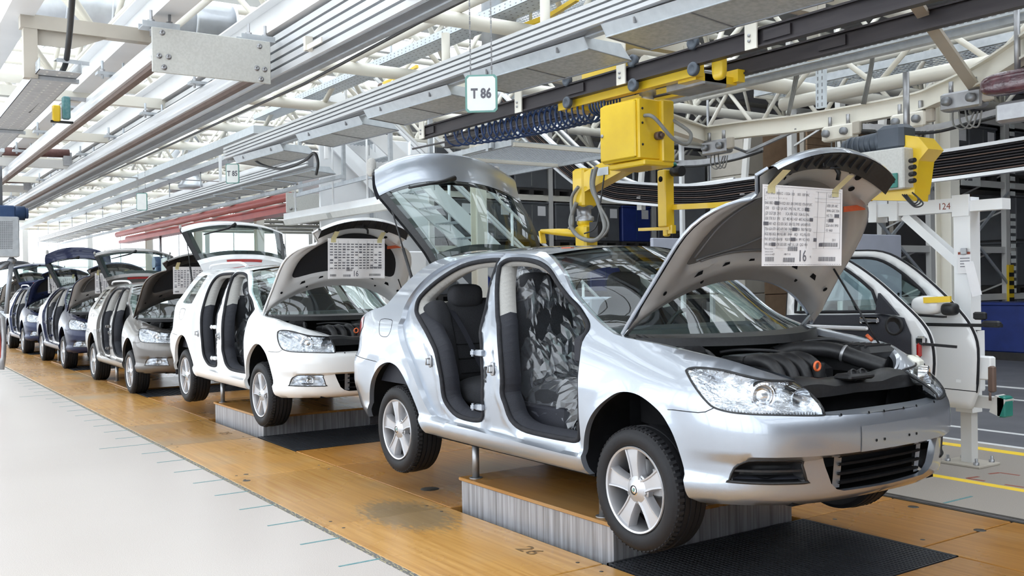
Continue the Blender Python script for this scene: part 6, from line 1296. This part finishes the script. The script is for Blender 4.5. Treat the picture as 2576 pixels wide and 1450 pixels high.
build(MB().rbox((-.42, 3.05, .80), (.12, .08, .18), .01).rbox((-1.02, 3.0, .76), (.06, .08, .26), .01).bx(-1.0, -.86, 3.02, 3.06, .70, .76).bx(-.55, -.40, 3.05, 3.09, .72, .77), 'side_clamp', 'white_steel', t); build(MB().rbox((-.36, 3.03, .72), (.05, .05, .2), .01).cyl((-.36, 3.0, .62), (-.36, 3.0, .56), .01, 6), 'clamp_jaw', 'brown_slot', t)
build(MB().rbox((-.88, 3.02, 1.02), (.06, .06, .20), .01).bar((-1.10, 2.98, 1.12), (-.25, 2.98, 1.13), .025, .025), 'swing_clamp', 'plastic_black', t); build(MB().rbox((-.33, 2.98, 1.14), (.14, .05, .05), .012).rbox((-.42, 2.98, 1.20), (.10, .04, .06), .01), 'clamp_handle', 'plastic_black', t)
for yy, xx, zz in ((2.70, -.80, .62), (2.70, -.86, 1.06), (3.04, -.60, .70)): build(MB().bar((xx, 3.1, zz), (xx, yy-.06, zz), .04, .04), 'door_arm', 'white_steel', t)
t = thing('clip_notes', 'pink card and white slips clipped to the carrier post', 'paper', (-.66, 3.17, 1.5)); build(MB().box((-.665, 3.185, 1.645), (.10, .004, .10)), 'pink_card', 'red_mark', t); build(MB().box((-.66, 3.182, 1.60), (.11, .003, .15)), 'white_card', 'paper', t); build(MB().add([(-.66, 3.17, 1.62), (-.58, 3.17, 1.62), (-.50, 3.15, 1.36), (-.58, 3.15, 1.34)], [(0, 1, 2, 3)]), 'paper_slip', 'paper', t); build(MB().rbox((-.66, 3.175, 1.70), (.05, .02, .05), .004), 'clip', 'steel_dull', t)
for k in range(4): build(MB().box((-.655, 3.1795, 1.645-.022*k), (.08, .001, .006)), 'card_print', 'ink', t)
# ---- loose doors on the carrier
def door(Yd, outl, win, trim, paint, lab, inner):
    t = thing('car_door', lab, 'car door', (-1.1, Yd, .5)); P, F, C = cdt(outl, [win], (), (), .06); bow = lambda x, z: -.03*math.sin(max(0, min(1, (z-.4)/1.3))*math.pi)+(.06*max(0, z-1.05))
    for k, (dy, nm) in enumerate(((0, 'door_skin'), (.05, 'door_frame'))):
        pts = [(x, Yd+dy+bow(x, z), z) for x, z in P]; build(tri_mb(pts, F, (lambda i: (P[i][0], Yd+.05+bow(*P[i]), P[i][1])) if k == 0 else None), nm, paint, t)
    gp, gf, _ = cdt(win, (), (), (), .1); build(tri_mb([(x, Yd+.03+bow(x, z), z) for x, z in gp], gf), 'door_glass', 'glass_car', t)
    wl = dens(win, .05); build(MB().tube([(x, Yd-.004+bow(x, z), z) for x, z in wl], .013, 6, closed=True), 'glass_seal', 'rubber', t)
    if trim: tp, tf_, _ = cdt(trim, (), (), (), .06); td = pdist(tp, trim); build(tri_mb([(x, Yd-.012-.035*min(1, d_/.05)+bow(x, z), z) for (x, z), d_ in zip(tp, td)], tf_), 'door_trim', 'trim_dark', t)
    ol = dens(outl, .06); build(MB().tube([(x, Yd+.01+bow(x, z), z) for x, z in ol if z > .6], .012, 6), 'edge_seal', 'rubber', t); return t, bow
o1 = sp2([(-1.95, 1.70), (-1.60, 1.705), (-1.38, 1.655), (-1.10, 1.50), (-.82, 1.29), (-.66, 1.15), (-.585, 1.03), (-.565, .85), (-.60, .62)], False, 4)+[(-.66, .48), (-1.95, .46)]
w1 = sp2([(-1.85, 1.64), (-1.60, 1.645), (-1.42, 1.60), (-1.24, 1.50), (-1.10, 1.40)], False, 4)+[(-1.02, 1.235), (-1.85, 1.215)]
t, bw = door(2.62, o1, w1, [(-1.95, 1.19), (-1.4, 1.20), (-1.0, 1.215), (-.80, 1.19), (-.735, 1.06), (-.735, .62), (-.84, .50), (-1.95, .5)], 'paint_white', 'pale silver car door showing its dark inner trim', True)
build(MB().rbox((-1.40, 2.545, 1.10), (.62, .03, .04), .012), 'trim_strip', 'alu', t); build(MB().rbox((-1.08, 2.545, 1.165), (.18, .03, .05), .015), 'inner_handle', 'chrome', t); build(MB().lathe([(.075, .0), (.078, .012), (.060, .014), (.05, .0), (0, -.005)], (-.86, 2.555, 1.13), (0, -1, 0), 24), 'loudspeaker', 'plastic_black', t); build(MB().prism([(-1.04, 1.22), (-.84, 1.21), (-1.02, 1.38)], lambda a, b, q_: (a, 2.60+q_+bw(a, b), b), -.02, .01), 'mirror_triangle', 'trim_dark', t)
build(MB().rbox((-.64, 2.56, 1.02), (.08, .05, .07), .015), 'door_hinge', 'chrome', t); build(MB().rbox((-.645, 2.54, .95), (.035, .04, .11), .012), 'red_grip', 'red_lens', t); build(MB().bar((-.64, 2.54, 1.0), (-.38, 2.60, .985), .02, .02), 'grip_rod', 'plastic_black', t); build(MB().rbox((-.71, 2.575, .84), (.02, .03, .09), .005).bar((-.71, 2.56, .84), (-.64, 2.55, .84), .012, .012).rbox((-.63, 2.55, .84), (.04, .03, .03), .006), 'door_check', 'plastic_black', t)
o2 = sp2([(-2.1, 1.74), (-1.62, 1.735), (-1.30, 1.715), (-1.05, 1.60), (-.80, 1.42), (-.62, 1.26), (-.50, 1.12), (-.44, .95), (-.46, .62)], False, 4)+[(-.52, .48), (-2.1, .46)]
w2 = sp2([(-2.0, 1.68), (-1.60, 1.675), (-1.34, 1.655), (-1.12, 1.55), (-.92, 1.40)], False, 4)+[(-.78, 1.23), (-2.0, 1.20)]
t, bw = door(3.0, o2, w2, None, 'paint_white', 'white car door with mirror hanging behind the dark trimmed door', False)
c = px(2335, 768, Y=2.86); build(MB().blob(c, (.26, .16, .15), 2.6, 8), 'door_mirror', 'paint_white', t); build(MB().blob(c+Vector((.17, .02, -.03)), (.12, .12, .10), 3, 6), 'mirror_cap', 'plastic_black', t); build(MB().bar(c+Vector((.02, -.085, .04)), c+Vector((.22, -.05, .05)), .03, .045), 'orange_tape', 'yellow', t); build(MB().bar(c+Vector((-.12, 0, -.08)), c+Vector((.14, 0, -.09)), .05, .015), 'mirror_base', 'plastic_black', t)
# ---- boards, right rack, blue bin
def pane(x0, y0, x1, y1, X, m, lab, cat, nm, th=.08):
    a, b = px(x0, y1, X=X), px(x1, y0, X=X); t = thing(nm, lab, cat, (X, (a.y+b.y)/2, min(a.z, b.z))); build(MB().rbox((X, (a.y+b.y)/2, (a.z+b.z)/2), (th, abs(b.y-a.y), abs(b.z-a.z)), .01), 'board_sheet', m, t); return t, a, b
tb, a, b = pane(2040, 592, 2262, 760, -6., 'board_white', 'pale lilac partition board behind the loose doors', 'board', 'partition_board')
for y in (a.y+.1, b.y-.1): build(MB().bx(-6.04, -5.96, y-.03, y+.03, 0, a.z+.1), 'board_leg', 'offwhite', tb)
tb, a, b = pane(1640, 602, 1800, 700, -9., 'board_white', 'pale board low behind the yellow tool fork', 'board', 'partition_board')
for y in (a.y+.1, b.y-.1): build(MB().bx(-9.04, -8.96, y-.03, y+.03, 0, a.z+.1), 'board_leg', 'offwhite', tb)
RX2 = -7.; rk = thing('pallet_rack', 'right hand pallet rack with label strips on its upright', 'rack', (RX2, 13, 0)); ys = [px(2055, 600, X=RX2).y, px(2278, 600, X=RX2).y, px(2468, 600, X=RX2).y, px(2468, 600, X=RX2).y+3.2]
for y in ys:
    for dx in (-.5, .5): build(MB().bx(RX2+dx-.05, RX2+dx+.05, y-.07, y+.07, 0, 5.6), 'rack_upright', 'offwhite', rk)
    for k in range(7): build(MB().bar((RX2-.45, y, .3+.7*k), (RX2+.45, y, .65+.7*k), .03, .03), 'rack_brace', 'offwhite', rk)
for z in (1.15, 2.05, 3.3, 4.5):
    for a, b in zip(ys, ys[1:]): build(MB().bx(RX2+.47, RX2+.53, a+.07, b-.07, z-.12, z), 'rack_beam', 'offwhite', rk); build(MB().bx(RX2-.47, RX2-.53, a+.07, b-.07, z-.12, z), 'rack_beam', 'offwhite', rk); build(MB().bx(RX2-.45, RX2+.45, a+.07, b-.07, z-.03, z-.004), 'rack_shelf', 'pallet_dark', rk)
for a, b in ((0, 1), (1, 2)):
    build(MB().bar((RX2+.56, ys[a], 1.3), (RX2+.56, ys[b], 3.1), .03, .05).bar((RX2+.56, ys[a], 3.1), (RX2+.56, ys[b], 1.3), .03, .05), 'cross_brace', 'galv', rk)
y = ys[2]+.16
for k in range(26):
    z = 1.2+.145*k
    if 2.75 < z < 3.0: continue
    build(MB().box((RX2+.56, y, z), (.006, .17, .085)), 'label_strip', 'sign_white', rk)
m = MB()
for k in range(7): m.box((RX2+.60, ys[2]+.0, .55+.16*k), (.02, .16, .08))
build(m, 'guard_stripe', 'plastic_black', rk)['kind'] = 'stuff'; build(MB().bx(RX2+.555, RX2+.60, ys[2]-.09, ys[2]+.09, 0, 1.7), 'upright_guard', 'yellow', rk)
sg, a, b = pane(2418, 425, 2466, 466, RX2+.6, 'sign_white', 'white rack sign with a half hidden 82', 'sign', 'rack_sign', .01)
m, wd = text_mesh('82', .30, lambda u, v: (RX2+.607, a.y+.06+u, a.z+.10+v), bold=.008); build(m, 'sign_number', 'ink', sg)
for i in range(8):
    o = dup(cg, km); b_, k = divmod(i, 4); o.location = (RX2, ys[2]+.75+1.0*(i % 2), (1.15, 2.05, 3.3, 0)[i//2]); o['label'] = 'dark crate in the right hand rack %s of the dark row by the label strips' % ordw[i]; o['group'] = 'crates in the right hand rack'
for k in range(5):
    o = dup(cg, km); o.location = (RX2, ys[1]+.7+.95*(k % 2), (0, 0, 3.3, 3.3, 4.5)[k]); o['label'] = 'dark crate left of the labelled rack upright, '+['on the floor, left', 'on the floor, right', 'upper shelf, left', 'upper shelf, right', 'top shelf'][k]; o['group'] = 'crates in the right hand rack'
cbb = dup(cb, km); cbb.location = (RX2+1.2, px(2535, 850, X=RX2+1.2).y, 0); cbb['label'] = 'dark blue crate on the floor at the right edge'; cbb['group'] = 'loose crates'
for i, (x0, y0, x1, y1) in enumerate(((1855, 285, 1905, 440), (1905, 300, 2010, 455))):
    a, b = px(x0, y1, X=-10), px(x1, y0, X=-10); t = thing('carton_stack', ['tall pale carton stack left behind the bonnet tip', 'brown carton stack right behind the bonnet tip'][i], 'carton', (-10.3, (a.y+b.y)/2, 0)); h = a.z/3
    for k in range(4): build(MB().rbox((-10.3, (a.y+b.y)/2, h*(k+.5)), (.9, abs(b.y-a.y)-.02*(k % 2), h-.01), .01), 'carton', 'cream_dark' if i == 0 else 'carton', t)
t = thing('slat_wall', 'brown slatted partition behind the grey motor', 'partition', (-9, 12, 2)); a, b = px(2030, 470, X=-8.6), px(2440, 315, X=-8.6)
for k in range(12): z = a.z+(b.z-a.z)*k/12; build(MB().bx(-8.62, -8.58, a.y, b.y, z+.008, z+(b.z-a.z)/12), 'slat', 'carton', t)
for y in (a.y, (a.y+b.y)/2, b.y): build(MB().bx(-8.72, -8.62, y-.05, y+.05, 0, b.z), 'slat_post', 'cream_dark', t)
t = thing('storage_frame', 'white tubular frame with bins behind the yellow tool column', 'frame', (-11, 10, 0)); y0 = px(1715, 450, X=-11).y
for k in range(4):
    y = y0+.9*k; build(MB().bx(-11.04, -10.96, y-.04, y+.04, 0, 4.8), 'frame_post', 'white_steel', t)
for z in (1.6, 2.5, 3.4, 4.3): build(MB().bx(-11.03, -10.97, y0, y0+2.7, z-.03, z+.03), 'frame_bar', 'white_steel', t); build(MB().rbox((-11.4, y0+.45, z+.28), (.6, .7, .5), .02), 'frame_bin', 'grey_crate', t); build(MB().rbox((-11.4, y0+1.35, z+.28), (.6, .7, .5), .02), 'frame_bin', 'pallet_dark', t)
# ------------------------------------------------------------------ cars on the line
def paint_over(o, km, paint):
    st = [o]
    while st:
        c = st.pop(); st += km.get(c.name, [])
        if c.type == 'MESH' and c.data.name in PAINTED: c.material_slots[0].link = 'OBJECT'; c.material_slots[0].material = M[paint]
def drop(o, km):
    for c in km.get(o.name, []): drop(c, km)
    bpy.data.objects.remove(o)
def fog_choice(o, kind):
    km = kidmap()
    for c in km.get(o.name, []):
        if 'fogkind' in c:
            if c['fogkind'] != kind: drop(c, km)
            else: del c['fogkind']
lb = make_car('liftback', 'paint_silver', 'liftback_car'); es = make_car('estate', 'paint_white', 'estate_car', .181)
km = kidmap(); cars = []
for (src, paint, k, off, lab, name) in ((es, 'paint_taupe', 2, .125, 'grey-brown metallic estate car, third in the row', 'estate_car'), (lb, 'paint_navy', 3, .125, 'navy blue hatchback with raised wide blue tailgate, fourth in the row', 'liftback_car'), (es, 'paint_blue', 4, .125, 'dark blue estate car, fifth in the row', 'estate_car'), (lb, 'paint_dark', 5, .125, 'dark car half hidden at the left edge, last of the row', 'liftback_car')):
    o = dup(src, km, None, (-PITCHX*k, 0, off)); o.name = name; tag(o, lab, 'car', 'cars on the assembly line'); cars.append((o, paint))
km = kidmap()
for o, p in cars: paint_over(o, km, p)
lb.location = (0, 0, .278); tag(lb, 'silver doorless hatchback in front with bonnet and tailgate raised', 'car', 'cars on the assembly line'); es.location = (-PITCHX, 0, .278); tag(es, 'white doorless estate car, second in the row, bonnet raised', 'car', 'cars on the assembly line')
fog_choice(lb, 'grille'); fog_choice(es, 'lamp')
for o, p in cars: fog_choice(o, 'lamp')
# ---- build sheets taped under the bonnets
def sheet(o, k, lab, full):
    base = Vector((-PITCHX*k, 0, o.location.z))
    piv, ang, shift = (-.271, .948), math.radians(59.5), Vector((.066, 0, .003))
    # hangs by its two tapes from the upper part of the panel, lower edge free
    W, H = .60, .385; y0 = -.545 if k == 0 else -.39; u = Vector((0, 1, 0)); v = Vector((.06, 0, 1)).normalized(); n = Vector((1, 0, -.06)).normalized()
    o0 = Vector((.548, 0, 1.290))
    t = thing('build_sheet', lab, 'paper', base+o0, 'build sheets taped under the bonnets')
    cur = lambda a, b: .010*math.sin(a*9)+.012*math.sin(a*21+1)*(1-b/H)
    f = lambda a, b, e=0.: base+o0+u*(y0+a)+v*b+n*(cur(a, b)+e)
    build(MB().grid([[f(W*i/16, H*j/8) for i in range(17)] for j in range(9)]), 'sheet_paper', 'paper', t)
    for a in (.03, W-.08): build(MB().grid([[f(a+.05*i, H-.04+.10*j/3, .002)+Vector((.045*max(0, j-1), 0, 0)) for i in (0, 1)] for j in range(4)]), 'tape_strip', 'tape', t)
    pr = MB(); e = .0018
    def rect(a, b, w_, h_): pr.add([f(a, b, e), f(a+w_, b, e), f(a+w_, b+h_, e), f(a, b+h_, e)], [(0, 1, 2, 3)])
    def txt(s, a, b, sz):
        m, w_ = text_mesh(s, sz, lambda x, y: f(a+x*.72, b+y, e)); pr.merge(m)
    rg = random.Random(5+k)
    for i in range(56): rect(.012+.0104*i, H-.010, .004, .003); rect(.012+.0104*i, .005, .004, .003)
    def code():
        return rg.choice('0123456789')+rg.choice('ABCDEFGHJKLMNPQRSTUVWXYZ0123456789')+rg.choice('ABCDEFGHKLMNPRSTUVX0123456789')
    if k == 0:
        txt('M13  5K35   BE8E/CS  1132GA  X2B      0835   0087 HNC', .02, H-.045, .018); txt('1.6/75kW', .49, H-.045, .024)
        txt('1   2   3    4   5   6    7   8   9    10  11  12', .03, H-.066, .011)
        rows_ = ['0A0 0BD 0EM  0FA 0C0 1RX  0P0 3W0 0SS  0TA 0VF 0YC', '1D0     1E3  1GD 1JA 1KD  1MG 1NL 1PC  1S1 6FP 2JZ', '1ZF 2G7 2JB  2W3         3CA 3FA 3GD  3GA 3L3 3NL', '3S8 3T8 3U1  3Y0     3LT  4B2 4K3 4GF  4KC 4L2 4LA', '4R1 4X1 4Z5  5C0 5D1 5K5  5RV 5SJ 7M5  6A0 6M0 6F3', '7E6 6SA 6T0  6XD 6Y0 7A0  7AH 7B0 7E0  7K0 7N0 7Q0', '8GE 8JK 8GU  8K0 8L5 8R1  8W4    8Q1   9CL 9S5 9T0', '9V1 8Y1 8Z5  KH6 9J0     9G0 8TD 9HA  9P1 9C1 9VD', 'VF1 B0S B0N  C9E G02 G92  H6T J1L L0I  QG1 4R4']
        for r, s in enumerate(rows_): txt(s, .014, H-.092-.0245*r, .0195)
        for r, s in enumerate(('XBB L0R A8C', 'NW6 G0C E0A', 'NG T51', '1XJ', 'ZGA 6N1 9M0', '1E1 4A0')): txt(s, .487, H-.092-.0245*r, .0195)
        txt('2011', .535, H-.262, .017); txt('LIM', .07, .052, .014); txt('ABBI 75 5G', .165, .052, .013); txt('PJK', .34, .040, .014)
        for r in range(3): txt('20.09.2011 07:20 M0', .016, .078-.013*r, .009)
        dark = ((.078, H-.094), (.297, H-.118), (.545, H-.143), (.335, H-.167), (.508, H-.167), (.006, H-.192), (.213, H-.216), (.205, H-.265), (.375, H-.265), (.06, H-.290), (.436, H-.29))
    else:
        for r in range(10):
            for c in range(13):
                if rg.random() < .86: rect(.02+.043*c, H-.06-.0255*r, .030, .010)
        dark = tuple((.02+.043*rg.randrange(13), H-.063-.0255*rg.randrange(10)) for _ in range(9))
    [txt('16', .255+d_, .022, .080) for d_ in (0, .0012)] if k < 2 else None
    for a, b in dark: rect(a, b, .032, .017)
    def barc(a, b, w_, h_):
        x = a
        while x < a+w_: d_ = rg.choice((.0016, .003)); rect(x, b, d_, h_); x += d_+rg.choice((.0016, .0026))
    for q_ in ((.02, .022, .06, .022), (.16, .018, .075, .022), (.19, .072, .06, .022), (.44, .022, .12, .022), (.445, .095, .125, .02)): barc(*q_)
    build(pr, 'sheet_print', 'ink', t)['kind'] = 'stuff'
    gl = MB()
    for b in (H-.02, H-.052, H-.07, H-.145, H-.22, H-.30): gl.bar(f(.012, b, .001), f(W-.015, b, .001), .0012, .0006)
    for a in (.012, .105, .205, .31, .41, .48, W-.015): gl.bar(f(a, H-.02, .001), f(a, H-.30, .001), .0012, .0006)
    build(gl, 'sheet_rule', 'ink', t)['kind'] = 'stuff'
    if k < 2:
        m = MB(); q_ = [rotY((.60, .475, .772), piv, ang)+shift, rotY((.57, .34, .795), piv, ang)+shift]; m.bar(base+q_[0], base+q_[1], .03, .006, n); tag(build(m, 'marker_stroke', 'marker_orange'), 'orange chalk stroke on the '+('silver' if k == 0 else 'white')+' bonnet panel', 'mark')
allc = [(lb, 0, 'printed build sheet numbered 16 under the silver bonnet', True), (es, 1, 'printed build sheet numbered 16 under the white bonnet', True), (cars[0][0], 2, 'build sheet under the grey-brown car bonnet', False), (cars[1][0], 3, 'build sheet under the navy blue bonnet', False), (cars[2][0], 4, 'build sheet under the dark blue estate bonnet', False)]
for a in allc: sheet(*a)

# teal sticker inside the white car's windscreen, red tab on the silver roof edge
st = MB().add([(-.80, -.50, 1.290), (-.76, -.14, 1.345), (-.67, -.14, 1.305), (-.71, -.51, 1.235)], [(0, 1, 2, 3)]); st.tf(lambda p: p+es.location+Vector((.012, 0, .018))); build(st, 'screen_sticker', 'sign_green' if False else 'galv_pale', es)
rt = MB().box(Vector((-1.0, -.50, 1.435))+lb.location, (.07, .035, .006), .3); build(rt, 'red_tab', 'marker_orange', lb)
